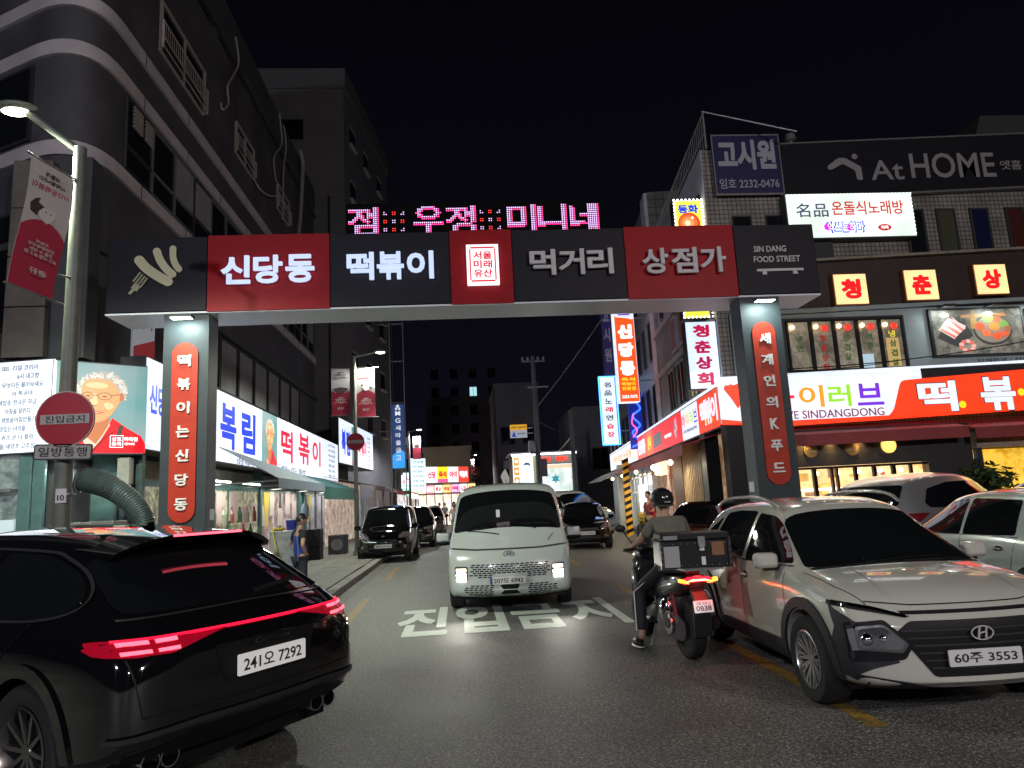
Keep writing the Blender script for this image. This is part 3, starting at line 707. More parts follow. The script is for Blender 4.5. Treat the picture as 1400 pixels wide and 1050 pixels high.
# ============================================================ LEFT SHOPFRONT, GROUND FLOOR
sf = thing('shopfront', 'green framed restaurant front lit inside under the long white sign', 'shopfront', (-6.35, 14, 0))
SI = mat('shop_interior_wall', (.42,.40,.33), .7, noise=.25, nscale=2)
obj('back_wall', MB().box(-.62,-.60,.4,21.5,.08,2.98), SI, sf)
for k, (y0, y1, m) in enumerate(((3.0,3.4,TEAL),(9.2,9.4,TEAL),(14.6,14.9,TEAL),(15.6,16.0,TEAL),(18.0,18.2,K_grey),(21.0,21.3,TEAL))):
    obj('post', MB().box(-.25,.0,y0,y1,.08,2.98), m, sf, bevel=.01)
SG = mat('lit_shop_window', (.35,.33,.27), .25, emit=.30, ecol=(.85,.88,.66), noise=.0)
def clutter_mat(name, c1, c2, s, sc=5):
    m = bpy.data.materials.new(name); m.use_nodes = True; n = m.node_tree; b = n.nodes['Principled BSDF']
    t = n.nodes.new('ShaderNodeTexCoord'); v = n.nodes.new('ShaderNodeTexNoise'); v.inputs['Scale'].default_value = sc; v.inputs['Detail'].default_value = 9; v.inputs['Roughness'].default_value = .75
    n.links.new(t.outputs['Object'], v.inputs['Vector']); r = n.nodes.new('ShaderNodeValToRGB'); n.links.new(v.outputs[0], r.inputs[0])
    r.color_ramp.elements[0].position = .42; r.color_ramp.elements[0].color = (*c1,1); r.color_ramp.elements[1].position = .62; r.color_ramp.elements[1].color = (*c2,1)
    n.links.new(r.outputs[0], b.inputs['Base Color']); n.links.new(r.outputs[0], b.inputs['Emission Color']); b.inputs['Emission Strength'].default_value = s; return m
SW1 = clutter_mat('lit_room_green', (.12,.10,.06), (.58,.58,.38), .5)
SW2 = clutter_mat('lit_room_pink', (.16,.10,.09), (.55,.46,.45), .45, 3)
SW3 = clutter_mat('lit_room_grey', (.16,.16,.19), (.40,.41,.46), .35, 2)
for (y0, y1, m) in ((.6,3.0,SW1),(3.4,9.2,SW1),(9.4,14.6,SW2),(16.0,18.0,SW3),(18.2,21.0,SW3)):
    fr = MB().box(-.14,-.06,y0,y1,.1,.2).box(-.14,-.06,y0,y1,2.35,2.5).box(-.14,-.06,(y0+y1)/2-.04,(y0+y1)/2+.04,.2,2.35)
    w = obj('window', fr, TEAL, sf)
    obj('lit_pane', MB().box(-.13,-.1,y0,y1,.2,2.35), m, w)
obj('door', MB().box(-.2,-.1,14.9,15.6,.08,2.3), mat('mint_door', (.16,.42,.36), .4, emit=.12, ecol=(.2,.7,.6)), sf)
random.seed(5)
for k in range(9):
    y = 5.2 + k*1.05; z = 1.35 + random.uniform(-.2,.3)
    c = random.choice([(.62,.42,.40),(.60,.52,.50),(.55,.36,.34),(.6,.58,.5)])
    obj('notice', MB().box(-.05,-.04,y,y+random.uniform(.5,.8),z,z+random.uniform(.6,.85)), mat('pink_notice_%d' % k, c, .6, emit=.16, ecol=c), sf)
for y in (9.7, 16.3):
    o = obj('curtain', MB().prism([(y,2.35),(y+.7,2.35),(y+.38,1.25),(y+.2,1.2),(y+.1,1.6)], -.05,-.03,'YZ'), mat('yellow_curtain', (.62,.48,.05), .6, emit=.18, ecol=(.8,.65,.1)), sf)
for k in range(14):
    y = 3.9 + k*.36; o = obj('bottle', MB().lathe([(0,0),(.07,0),(.07,.25),(.03,.36),(.03,.45),(0,.45)], 8), mat('bottle_glass_%d' % (k % 3), [(.05,.12,.05),(.3,.08,.04),(.35,.33,.25)][k % 3], .15), sf); o.location = (-.03, y, .95 + .5*(k % 2))
for y in (3.3, 6.0):
    tb = obj('tube_lamp', MB().tube((.4,y,2.52),(.4,y+1.6,2.52),.025), E_tube, sf)
area('awning_lamp', (.4, 4.6, 2.45), (0, 0, 0), .3, 40, (.82,1.0,.86), sf, sy=3)
area('awning_lamp', (.4, 12, 2.45), (0, 0, 0), .3, 50, (1.0,.93,.84), sf, sy=6)
area('awning_lamp', (.4, 19, 2.45), (0, 0, 0), .3, 45, (.95,.97,1.0), sf, sy=4)
aw = thing('awning', 'blue grey and green canvas awning under the long shop sign', 'awning', (-6.0, 14, 2.3))
A_bl = mat('awning_bluegrey', (.28,.37,.45), .6, noise=.12, nscale=3); A_gr = mat('awning_green', (.03,.20,.16), .6, noise=.15, nscale=3)
def sheet(name, pts, m, par, th=.02):
    n = len(pts); mb = MB().add([tuple(p) for p in pts] + [(p[0], p[1], p[2]-th) for p in pts], [tuple(range(n)), tuple(range(2*n-1, n-1, -1))] + [(i, (i+1) % n, (i+1) % n+n, i+n) for i in range(n)])
    return obj(name, mb, m, par)
sheet('canvas', [(.25,3.4,1.02),(1.6,3.6,.22),(1.6,9.5,.22),(.25,9.5,.80)], A_bl, aw)
sheet('canvas', [(.1,9.54,.72),(1.55,9.54,.16),(1.55,17.6,.16),(.1,17.6,.72)], mat('awning_teal', (.07,.22,.24), .6, noise=.12), aw)
sheet('valance', [(1.6,3.6,.215),(1.61,3.6,-.02),(1.61,9.5,-.02),(1.6,9.5,.215)], A_bl, aw, .01)
sheet('valance', [(1.56,9.54,.155),(1.57,9.54,-.26),(1.57,17.6,-.26),(1.56,17.6,.155)], A_gr, aw, .01)
for y in (3.7, 6.5, 9.5, 13.5, 17.5): obj('arm', MB().tube((-.3,y,.1),(1.55,y,.16),.02), K_grey, aw)
# tin roof lean-to further on
lt = thing('market_awning', 'brown corrugated tin awning before the second white sign', 'awning', (-6.0, 32, 2.5))
TN = mat('rusty_tin', (.13,.085,.07), .55, noise=.4, nscale=3)
co = MB(); 
for k in range(60):
    y = -.2 + k*.18; co.add([(-.3,y,.7+.02*(k%2)),(-.3,y+.18,.7+.02*((k+1)%2)),(2.3,y+.18,.1+.02*((k+1)%2)),(2.3,y,.1+.02*(k%2))], [(0,1,2,3)])
obj('tin_sheet', co, TN, lt); obj('edge_beam', MB().box(2.2,2.3,-.2,10.6,-.05,.09), mat('worn_wood', (.28,.17,.12), .7, noise=.3), lt)
for y in (-.1, 3.4, 7, 10.5): obj('post', MB().box(2.15,2.25,y,y+.1,-2.42,-.06), MATS['worn_wood'], lt)
obj('back_wall', MB().box(.0,.1,0,10.4,-2.42,.5), clutter_mat('lit_room_warm', (.3,.2,.15), (.75,.62,.5), .5, 2.5), lt)
for k in range(9): obj('hanging_notice', MB().box(1.2,1.22,.6+k*1.1,1.1+k*1.1,-1.6,-.35), mat('stall_cloth_%d' % (k % 4), [(.45,.5,.55),(.55,.4,.38),(.2,.35,.5),(.5,.5,.45)][k % 4], .7, emit=.1, ecol=[(.45,.5,.55),(.55,.4,.38),(.2,.35,.5),(.5,.5,.45)][k % 4]), lt)
# front-left teal shop bay below the text sign, with the exhaust duct
fb = thing('kiosk_front', 'teal framed shop bay with lit window at the far left below the handwritten sign', 'shopfront', (-7.2, 13.3, 0))
obj('wall', MB().box(-2.2,-.45,-.02,.2,.08,2.95), clutter_mat('lit_counter', (.10,.13,.13), (.3,.36,.36), .22, 3), fb)
for x0, x1 in ((-.62,-.40),(-.37,-.18)): obj('post', MB().box(x0,x1,-.12,-.03,.08,2.95), mat('teal_post', (.10,.19,.19), .4, noise=.15), fb, bevel=.015)
obj('shelf', MB().box(-2.2,-.66,-.25,-.03,2.28,2.34), K_grey, fb)
obj('red_strip', MB().box(-2.2,-.66,-.1,-.03,1.42,1.55), mat('red_strip_paint', (.4,.03,.03), .5, emit=.12, ecol=(.8,.05,.05)), fb)
obj('white_strip', MB().box(-2.2,-.66,-.1,-.03,1.56,1.8), mat('white_strip_lit', (.5,.6,.62), .4, emit=.3, ecol=(.7,.9,.95)), fb)
obj('menu_screen', MB().box(-1.7,-1.0,-.13,-.04,1.85,2.1), em('lit_screen', (.5,.8,.7), .5), fb, bevel=.01)
obj('tube_lamp', MB().tube((-2.1,-.2,2.62),(-1.3,-.2,2.62),.02), E_tube, fb)
nook = thing('recess_wall', 'dark recess with pipes between the teal bay and the gate pillar', 'wall', (-6.6, 14.1, 0))
obj('wall', MB().box(-.9,.5,0,.15,.08,2.95), mat('grimy_teal', (.07,.13,.12), .6, noise=.5, nscale=4), nook)
for x in (.1,.25,.33): obj('pipe', MB().tube((x,-.06,.1),(x,-.06,2.9),.025), K_dark, nook)
obj('meter_box', MB().box(.2,.42,-.35,-.15,2.35,2.85), mat('cream_box', (.42,.42,.36), .5, noise=.2), nook, bevel=.01)
lampn = obj('work_lamp', MB().lathe([(0,.0),(.05,-.01),(.09,-.07),(.0,-.08)], 12), em('lit_work_lamp', (.85,1.0,.95), 15), nook); lampn.location = (-.62,-.5,2.78)
area('work_lamp_light', (-.62,-.5,2.68), (0,0,0), .12, 14, (.75,1.0,.93), nook)
duct = thing('exhaust_duct', 'ribbed flexible grey exhaust duct slanting down below the photo sign', 'duct', (-6.4, 13.2, 0))
pts = [PY(u, v, 13.0) - Vector((-6.4,13.2,0)) for u, v in ((113,655),(133,660),(158,670),(183,690),(196,712),(200,735))]
cp = curve_pts(pts, 26); rr = [.205 + .016*math.sin(i*2.1) - .03*i/len(cp) for i in range(len(cp))]
DM = mat('duct_foil', (.09,.12,.12), .35, metal=.3, noise=.15)
obj('ribbed_hose', MB().path(cp, rr, 20, cap=False), DM, duct, smooth=80)
obj('mouth', MB().path([cp[0]+(cp[0]-cp[3]).normalized()*.02, cp[0]], [.25,.24], 20, cap=False), K_black, duct)
obj('liner', MB().path(cp[::4], [r*.86 for r in rr[::4]], 16, cap=True), K_black, duct)
fan = thing('extractor_box', 'rusty grey metal extractor box with mesh window under the duct', 'box', (-6.35, 12.9, 0.075))
obj('cabinet', MB().box(-.62,.42,-.2,.3,0,1.62), mat('cabinet_metal', (.21,.2,.18), .5, metal=.3, noise=.35, nscale=4), fan, bevel=.015)
obj('mesh_panel', MB().box(-.28,.36,-.225,-.2,.95,1.56), K_dark, fan)
obj('side_strip', MB().box(-.6,-.36,-.215,-.2,.1,1.6), mat('beige_strip', (.33,.3,.24), .6, noise=.3), fan)
area('nook_fill', (-6.3,12.7,2.8), (math.radians(40),0,0), .2, .01, (.8,1,.95))
bpy.data.objects.remove(bpy.data.objects['nook_fill'])

# ============================================================ SECOND BUILDING (grey slab)
b2 = thing('apartment_slab', 'dull grey windowed slab building behind the dark corner building', 'building', (-6.2, 40, 0), 0)
B2M = mat('slab_render', (.19,.185,.205), .75, noise=.18, nscale=.5)
fA = Vector((0,0)); fB = Vector((1.32, 10.4)); 
B2top = 27.0
obj('wall', MB().prism([(0,0),(1.45,11.5),(-14,11.5),(-14,0)], 0, B2top, 'XY'), B2M, b2)
obj('parapet', MB().prism([(.12,-.12),(1.6,11.6),(-14,11.6),(-14,-.12)], B2top, B2top+1.3, 'XY'), mat('slab_parapet', (.17,.165,.17), .7, noise=.15), b2)
ang = math.atan2(10.4, 1.32); fv = Vector((1.32,10.4)).normalized(); R2 = Matrix.Rotation(ang, 3, 'Z')
for r, z in enumerate((24.6, 21.0, 17.4, 13.8, 10.2, 6.9)):
    for k, s in enumerate((1.8, 5.1, 8.7)):
        if r == 5 and k == 0: continue
        c = fv*s; nn = Vector((fv.y,-fv.x))
        w = obj('window', MB().obox((c.x+nn.x*.03, c.y+nn.y*.03, z+.62), R2, .62, .05, .04).obox((c.x+nn.x*.08, c.y+nn.y*.08, z-.62), R2, .7, .12, .05), B_band, b2)
        obj('pane', MB().obox((c.x+nn.x*.01, c.y+nn.y*.01, z), R2, .55, .02, .57), B_pane, w)
for z in (24.3, 19.5, 14.0, 9.5):
    for x in (-3.2,-6.5):
        w = obj('window', MB().box(x-.85,x+.85,-.09,-.02,z-.75,z-.65).box(x-.85,x+.85,-.05,-.01,z+.68,z+.75), B2M, b2)
        obj('pane', MB().box(x-.8,x+.8,-.03,-.01,z-.65,z+.68), B_pane, w)
obj('downpipe', MB().tube((-.9,-.1,0),(-.9,-.1,20),.06), K_dark, b2)
obj('side_annex', MB().box(1.55,1.62,11.0,11.7,0,20), K_dark, b2)
# tall sign frame with blue bank sign
p0 = PY(532, 560, 38); p1 = PY(549, 560, 38); pt = PY(540, 553, 38); pb = PY(545, 640, 38)
mg = thing('blue_vertical_sign', 'tall blue vertical sign with white letters hanging in a steel frame', 'sign', ((p0.x+p1.x)/2+.12, 38, pb.z))
hw = .33; hh = pt.z-pb.z
obj('box', MB().box(-hw,hw,0,.2,0,hh), mat('mg_blue', (.02,.06,.2), .4, emit=.3, ecol=(.012,.06,.24)), mg)
obj('light_base', MB().prism([(-hw,0),(hw,0),(hw,hh*.24),(.1,hh*.29),(-hw,hh*.2)], -.002,-.006), em('lit_sky_blue', (.02,.30,.75), .9), mg)
fr = MB().tube((-hw-.04,.1,-1.6),(-hw-.04,.1,hh+4.6),.03).tube((hw+.04,.1,-1.6),(hw+.04,.1,hh+4.6),.03)
for z in (hh+.1, hh+2.4, hh+4.5): fr.tube((-hw-.04,.1,z),(hw+.04,.1,z),.025)
fr.tube((-hw-.04,.1,2.0),(-1.0,.1,2.0),.03).tube((-hw-.04,.1,hh+4.4),(-1.0,.1,hh+4.5),.03)
obj('frame', fr, K_steel, mg)
for i, ch in enumerate('MG새마을금고'): text(ch, 0, hh*.86-i*.40, mat('mg_white', (.7,.7,.75), .4, emit=.45, ecol=(.85,.9,1)), h=.26, w=.28, y=.004, name='letter', parent=mg, bold=.03)
obj('clover', MB().prism(circ(0,hh*.97,.09,12),-.002,-.005).prism(circ(-.08,hh*.93,.07,12),-.0025,-.0055).prism(circ(.08,hh*.93,.07,12),-.003,-.006), MATS['mg_white'], mg)
# ============================================================ STREET LAMPS, BANNERS, ROAD SIGNS
POLE = mat('lamp_pole_paint', (.15,.165,.14), .5, metal=.2, noise=.2)
def street_lamp(label, x, y, h, head, r=.075, emat=None, power=0, col=(.93,1,.8), group='street lamps along the left pavement'):
    t = thing('street_lamp', label, 'street lamp', (x, y, .07), 0, group)
    hx, hy = head[0]-x, head[1]-y
    obj('pole', MB().path([(0,0,0),(0,0,h*.5),(0,0,h-.07)], [r*1.15,r,r*.8], 14), POLE, t, smooth=40)
    obj('base', MB().lathe([(0,0),(r*2.2,0),(r*2.2,.03),(r*1.5,.25),(0,.25)], 14), POLE, t, smooth=40)
    obj('arm', MB().path([(0,0,h-.12),(hx*.9,hy*.9,head[2]-.06)], r*.5, 10), POLE, t, smooth=40)
    hd = MB().sphere((hx,hy,head[2]-.05), .24,.15,.06, 18, 8); o = obj('lamp_head', hd, POLE, t, smooth=60)
    obj('lens', MB().sphere((hx,hy,head[2]-.085), .16,.10,.045, 16, 8), emat or E_lampw, o, smooth=60)
    if power:
        l = bpy.data.lights.new('lamp_light', 'SPOT' if power < 2000 else 'POINT'); l.energy = power; l.color = col; l.shadow_soft_size = .25
        
        if l.type == 'SPOT': l.spot_size = math.radians(168); l.spot_blend = .35
        lo = bpy.data.objects.new('lamp_light', l); COL.objects.link(lo); lo.location = (hx, hy, head[2]-.42); lo.parent = t
    return t
hd = PZ(22,150,6.45); L1 = street_lamp('big near street lamp glowing yellow white at the far left edge', -4.28, 8.0, 6.02, (hd.x, hd.y, hd.z), .085, E_lamp, 1150, (.93,1.0,.80))
p = PY(486, 600, 24); hd = PZ(520,481,6.95); L2_ = street_lamp('second lamp with two banners and a round no entry sign on its pole', p.x, 24, 6.85, (hd.x, hd.y, 6.95), .07, E_lamp, 1100, (.97,1.0,.84))
for k, (lab, uv, up, yy) in enumerate((('third lamp, its thin pole rising past the blue sign', (573,587), 560, 44), ('fourth lamp, small and far, with two tiny banners', (604,612), 591, 60), ('fifth lamp, tiny, beyond the beige hall', (650,622), 641, 76))):
    h_ = PY(uv[0], uv[1], yy); p = PY(up, 640, yy)
    street_lamp(lab, p.x, yy, h_.z-.1, (h_.x, yy, h_.z), .07, E_lampw, 1100, (.95,.98,1.0))
# unseen street lamps added behind the camera, powered as fill for the facades
for x, y, lab, P_, c in ((13.5,-13,'right',4300,(1.0,.91,.86)), (-10,-14,'left',3700,(.86,.86,1.0)), (2.5,-19,'middle',1900,(.95,.90,1.0))):
    street_lamp('tall street lamp added unseen behind the viewer to fill the facades, ' + lab, x, y, 9.2, (x*.85, y+1.5, 9.4), .09, E_lamp, P_, c, 'unseen fill lamps behind the viewer')

BN_w = mat('banner_white', (.52,.49,.48), .7, noise=.05); BN_r = mat('banner_red', (.40,.022,.055), .7, noise=.06); BN_i = mat('banner_ink', (.05,.03,.035), .7)
def banner(label, x, y, z, deg, w, h, mirror=False, bowl=False, tilt=0., detail=True, group=None):
    t = thing('banner', label, 'banner', (x, y, z), math.radians(deg), group); t.rotation_euler.y = tilt
    sg_ = 1 if mirror else -1
    N = 12
    def wav(zz): return .03*math.sin(zz/h*5.2)
    vs = []; 
    for k in range(N+1):
        zz = -h*k/N; vs += [(0, wav(zz), zz), (w, wav(zz)*1.3, zz)]
    mb = MB()
    mb.add([(v[0], v[1]-.004, v[2]) for v in vs] + [(v[0], v[1]+.004, v[2]) for v in vs], [(2*k,2*k+1,2*k+3,2*k+2) for k in range(N)] + [(2*N+2+2*k,2*N+2+2*k+2,2*N+2+2*k+3,2*N+2+2*k+1) for k in range(N)])
    obj('cloth', mb, BN_w, t)
    obj('rod', MB().tube((-.05,0,.02),(w+.12,0,.02),.014), K_grey, t); obj('rod', MB().tube((-.05,0,-h-.02),(w+.12,0,-h-.02),.012), K_grey, t)
    # red lower half follows the cloth; scalloped jacket outline
    top = -.50*h
    mb = MB(); M = 12
    for i in range(M):
        for k in range(8):
            def P(i_, k_):
                x_ = w*i_/M; s = abs(i_/M-.5)*2
                zt = top + h*(.045 - .09*s**2.2) if not bowl else top + h*.03*math.sin(i_*1.9)
                zz = zt + (-h - zt)*k_/8; return (x_, wav(zz)*(1+.3*x_/w) - .008, zz)
            mb.add([P(i,k),P(i+1,k),P(i+1,k+1),P(i,k+1)], [(0,1,2,3)])
    obj('red_half', mb, BN_r, t)
    X = lambda f: (w*(1-f) if mirror else w*f)
    tx = lambda s, cz, ww, hh, m, b=.02: text(s, X(.5), -h*cz, m, h=h*hh, w=w*ww, y=.035 if True else 0, name='lettering', parent=t, bold=b, depth=.002, mirror=mirror)
    tx('새롭게', .085, .34, .035, BN_i); tx('시작합니다!', .135, .62, .035, BN_i); tx('신당동떡볶이', .205, .86, .055, P_redsign if not bowl else BN_i, .005)
    tx('오늘의', .63, .28, .025, BN_w); tx('신당동에서의', .665, .58, .028, BN_w); tx('것을 수 있는', .70, .52, .028, BN_w); tx('#그 시절 #그 맛', .735, .72, .030, BN_w); tx('내편 중구', .86, .36, .05, BN_w, .03)
    if not bowl:
        hz = lambda pts, nm, m, yy: obj(nm, MB().prism([(X(a), -h*b) for a, b in pts], -yy, -yy-.002), m, t)
        hz([(.28,.375),(.30,.32),(.42,.285),(.62,.28),(.80,.31),(.90,.36),(.88,.42),(.72,.44),(.7,.40),(.6,.36),(.34,.36),(.22,.375)], 'cap_print', BN_i, .034)
        hz([(.34,.355),(.6,.355),(.7,.40),(.68,.44),(.5,.475),(.4,.45),(.33,.40)], 'face_print', mat('banner_face', (.62,.58,.56), .7), .037)
        for ex in (.43,.55): hz(circ(ex,.385,.016,8,.007), 'eye_print', BN_i, .040)
    else:
        obj('bowl_print', MB().prism([(w*a, -h*b) for a, b in ((.08,.44),(.2,.42),(.5,.40),(.8,.42),(.92,.44),(.8,.5),(.5,.53),(.2,.5))], -.036, -.038), BN_i, t)
    return t
# near banner seen from behind (mirror-written) on the left lamp
zr = PY(106,243,7.95).z; a_ = PZ(43,213,zr); b_ = PY(104,242,7.93); bw = (b_-a_).length; bh = zr - PY(14,392,a_.y).z
bn = banner('large near pink and white banner with mirrored lettering on the left lamp pole', a_.x, a_.y, zr, math.degrees(math.atan2(b_.y-a_.y, b_.x-a_.x)), bw-.03, bh, mirror=True)
bn.rotation_euler.y = math.radians(6)
obj('strap', MB().tube((bw-.03,0,.0),(bw+.08,0,.0),.014).tube((bw-.03,0,-bh*.8),(bw+.16,.0,-bh*.78),.012), K_grey, bn)
for k, (x0u, x1u, vt, vb, bow) in enumerate(((453,478,505,568,True),(487,512,504,570,False))):
    a = PY(x0u, vt, 24); b = PY(x1u, vt, 24); c = PY(x0u, vb, 24)
    banner(('reddish banner with a bowl print, left side of the second lamp pole','white and crimson banner with a capped face, right side of the second lamp pole')[k], a.x, 24, a.z, 0, b.x-a.x, a.z-c.z, bowl=bow)
for (x0u, x1u, vt, vb, yy, lab) in ((551,558,598,628,44,'small dim banner left of the third lamp pole'),(564,575,597,628,44,'small dim banner right of the third lamp pole'),(580,588,619,642,60,'tiny banner left of the fourth lamp pole'),(593,601,619,641,60,'tiny banner right of the fourth lamp pole'),(632,638,629,647,76,'tiny banner left of the fifth lamp'),(642,648,628,648,76,'tiny banner right of the fifth lamp')):
    a = PY(x0u, vt, yy); b = PY(x1u, vt, yy); c = PY(x0u, vb, yy)
    t = thing('banner', lab, 'banner', (a.x, yy, c.z), 0); w = b.x-a.x; h = a.z-c.z
    obj('cloth', MB().box(0,w,-.01,.01,h*.5,h), BN_w, t); obj('red_half', MB().box(0,w,-.01,.01,0,h*.5), BN_r, t); obj('print', MB().prism(circ(w*.5,h*.58,w*.3,10,h*.08), -.012,-.014), BN_i, t)
def no_entry(label, x, y, z, r, group='round no entry signs'):
    t = thing('no_entry_sign', label, 'road sign', (x, y, z), 0, group)
    obj('disc', MB().prism(circ(0,0,r,40), 0, .02), mat('road_sign_red', (.42,.012,.03), .35), t, bevel=.003)
    rim = MB(); A = circ(0,0,r,40); B = circ(0,0,r*.965,40)
    for i in range(40): rim.prism([A[i],A[(i+1) % 40],B[(i+1) % 40],B[i]], -.001,-.004)
    obj('rim', rim, mat('sign_rim', (.5,.45,.42), .4), t)
    obj('bar', MB().box(-r*.83,r*.83,-.006,-.001,-r*.17,r*.17), mat('sign_bar_grey', (.42,.40,.38), .4), t)
    text('진입금지', 0, 0, P_ink, h=r*.25, w=r*1.35, y=.007, name='lettering', parent=t, bold=.012, depth=.002)
    obj('bracket', MB().box(-.05,.05,.02,.12,-r*.4,-r*.3).box(-.05,.05,.02,.12,r*.3,r*.4), K_steel, t)
    return t
p = PY(89, 573, 7.85); no_entry('large dark red round no entry sign on the near lamp pole', p.x, 7.85, p.z, .305)
p = PY(486, 604, 23.85); no_entry('small red round no entry sign on the second lamp pole', p.x, 23.85, p.z, .30)
p = PY(86, 618, 7.85)
ow = thing('one_way_plate', 'white framed one way plate under the near round no entry sign', 'road sign', (p.x, 7.85, p.z), 0); ow.rotation_euler.y = math.radians(2)
obj('plate', MB().prism(rrect(-.30,.30,-.085,.085,.03), 0, .012), K_dark, ow); obj('face', MB().prism(rrect(-.285,.285,-.07,.07,.02), -.001,-.004), mat('sign_bar_grey', (.42,.40,.38), .4), ow)
text('일방통행', 0, 0, P_ink, h=.10, w=.5, y=.005, name='lettering', parent=ow, bold=.012, depth=.002)
p = PY(83, 678, 7.9); pn = thing('pole_number_plate', 'small white plate reading 10 on the near lamp pole', 'plate', (p.x, 7.9, p.z), 0)
obj('plate', MB().box(-.055,.055,0,.01,-.075,.075), P_white, pn); text('10', 0, -.02, P_ink, h=.06, w=.07, y=.002, name='lettering', parent=pn, bold=.02, depth=.002)
obj('strap', MB().lathe([(.09,-.01),(.095,-.01),(.095,.01),(.09,.01)], 16, c=(.0,.1,.02)), K_steel, pn)
# ============================================================ RIGHT CORNER BUILDING
RF = Frame(6.3, 16, 0); RS = Frame(6.3, 16, -96.8)
T_wall = tile_mat('mosaic_tile_wall', (.33,.31,.285), (.27,.255,.235), .115, (.07,.065,.06), .4, .012, 0, 1.0, .5, 'XZ')
T_wall2 = tile_mat('pinkish_tile_wall', (.36,.31,.32), (.28,.24,.25), .16, (.10,.09,.09), .4, .014, .5, 2.0, .4, 'XZ')
T_wall3 = tile_mat('grey_tile_wall', (.24,.235,.24), (.2,.195,.2), .2, (.08,.08,.08), .4, .014, 0, 1.0, .4, 'XZ')
W_plain = mat('painted_side_wall', (.46,.46,.54), .6, noise=.25, nscale=1.5)
rb = thing('corner_shop_building', 'tiled corner building on the right carrying the yellow, red and white lit signs', 'building', (6.3, 16, 0))
def rfp(me, name, m, par=None, **k): return obj(name, me, m, par or rb, **k)
sd = Vector((.118,.993))
rfp(MB().prism([(.02,.02),(14,.02),(14,7.9),(.02+.118*7.9,7.9)], 0, 10.1, 'XY'), 'wall', T_wall)
rfp(MB().prism([(0,0),(.02,-.0),(.02+.118*7.9,7.9),(.118*7.9,7.9)], 3.9, 10.1, 'XY'), 'side_cladding', W_plain)
# top fascia with lettering
a0, _ = RF.L(975, 240); a1, _ = RF.L(1064, 235)
gs = thing('blue_roof_sign', 'dark blue rooftop sign with pale letters and a phone number', 'sign', (6.3+a0, 15.85, 8.86))
w = a1-a0; obj('board', MB().box(0,w,0,.12,0,1.52), mat('navy_board', (.012,.010,.075), .45, noise=.1), gs, bevel=.01); obj('rim', MB().box(-.03,w+.03,-.01,.0,-.05,-.0).box(-.03,0,-.01,.0,0,1.52).box(w,w+.03,-.01,0,0,1.52).box(-.03,w+.03,-.01,0,1.52,1.56), K_grey, gs)
GL = mat('weathered_letter', (.36,.36,.42), .5)
text('고시원', w/2, 1.02, GL, h=.80, w=w*.88, y=.002, name='lettering', parent=gs, bold=.045)
text('임호 2232-0476', w/2, .26, GL, h=.26, w=w*.9, y=.002, name='lettering', parent=gs, bold=.012)
ah = thing('roof_sign', 'long black rooftop sign with grey lettering and a house symbol', 'sign', (6.3+a1+.06, 15.86, 8.72))
w = 9.0; obj('board', MB().prism([(0,0),(w,.30),(w,1.72),(0,1.42)], 0, .12), mat('black_sheet', (.014,.013,.017), .5, noise=.2, spec=.15), ah)
obj('trim', MB().prism([(0,1.42),(w,1.72),(w,1.76),(0,1.46)], -.02, .12).prism([(0,-.06),(w,.24),(w,.295),(0,-.005)], -.03, .12), mat('trim_grey', (.13,.13,.13), .5), ah)
AL = mat('sign_grey_letter', (.26,.25,.27), .5)
def atext(s, uL, uR, vT, vB, b=.03):
    xa, za = RF.L(uL, (vT+vB)/2, -.14); xb, _ = RF.L(uR, (vT+vB)/2, -.14); _, zt = RF.L((uL+uR)/2, vT, -.14); _, zb_ = RF.L((uL+uR)/2, vB, -.14); ox_ = a1+.06
    return text(s, (xa+xb)/2-ox_, (zt+zb_)/2-8.72, AL, h=zt-zb_, w=xb-xa, y=.004, name='lettering', parent=ah, bold=min(b, .012))
atext('At', 1190, 1235, 219, 246); atext('HOME', 1244, 1360, 209, 243); atext('엣홈', 1367, 1396, 219, 232, .015)
hs = []
for u, v in ((1131,227),(1146,216),(1155,216),(1177,228),(1180,246),(1172,246),(1169,233),(1152,224),(1137,232),(1132,232)): x, z = RF.L(u, v, -.14); hs.append((x-a1-.06, z-8.72))
flat('house_symbol', rpoly(hs, .05), AL, .004, ah); x, z = RF.L(1168, 214, -.14); flat('house_dot', circ(x-a1-.06, z-8.72, .075, 16), AL, .004, ah)
# third floor narrow windows
for k, u in enumerate((1000, 1046)): 
    x, _ = RF.L(u, 300); wn = rfp(MB().box(x,x+.52,-.0,.015,7.35,8.35), 'window', K_dark); obj('pane', MB().box(x+.04,x+.48,-.006,-.001,7.39,8.31), B_pane, wn)
for k, u in enumerate((1237, 1280, 1326, 1375, 1424, 1473)):
    x, _ = RF.L(u, 300); z1 = 8.42; z0 = 7.28 - .05
    wn = rfp(MB().box(x,x+.06,-.03,.015,z0,z1).box(x+.46,x+.52,-.03,.015,z0,z1).box(x+.06,x+.46,-.03,.015,z1-.05,z1).box(x+.06,x+.46,-.03,.015,z0,z0+.05), 'window', K_dark)
    obj('pane', MB().box(x+.06,x+.46,-.01,.012,z0+.05,z1-.05), [B_pane, mat('pane_green', (.07,.075,.05), .2), mat('pane_navy', (.012,.014,.05), .1), mat('pane_red', (.07,.02,.015), .3)][k % 4], wn)
rfp(MB().box(.3,3.1,-.08,.0,7.12,7.62), 'dark_fascia', K_dark)
rfp(MB().prism([(.9,7.0),(13,7.40),(13,7.46),(.9,7.06)], -.22, 0), 'ledge', mat('ledge_stone', (.28,.25,.20), .6, noise=.3))
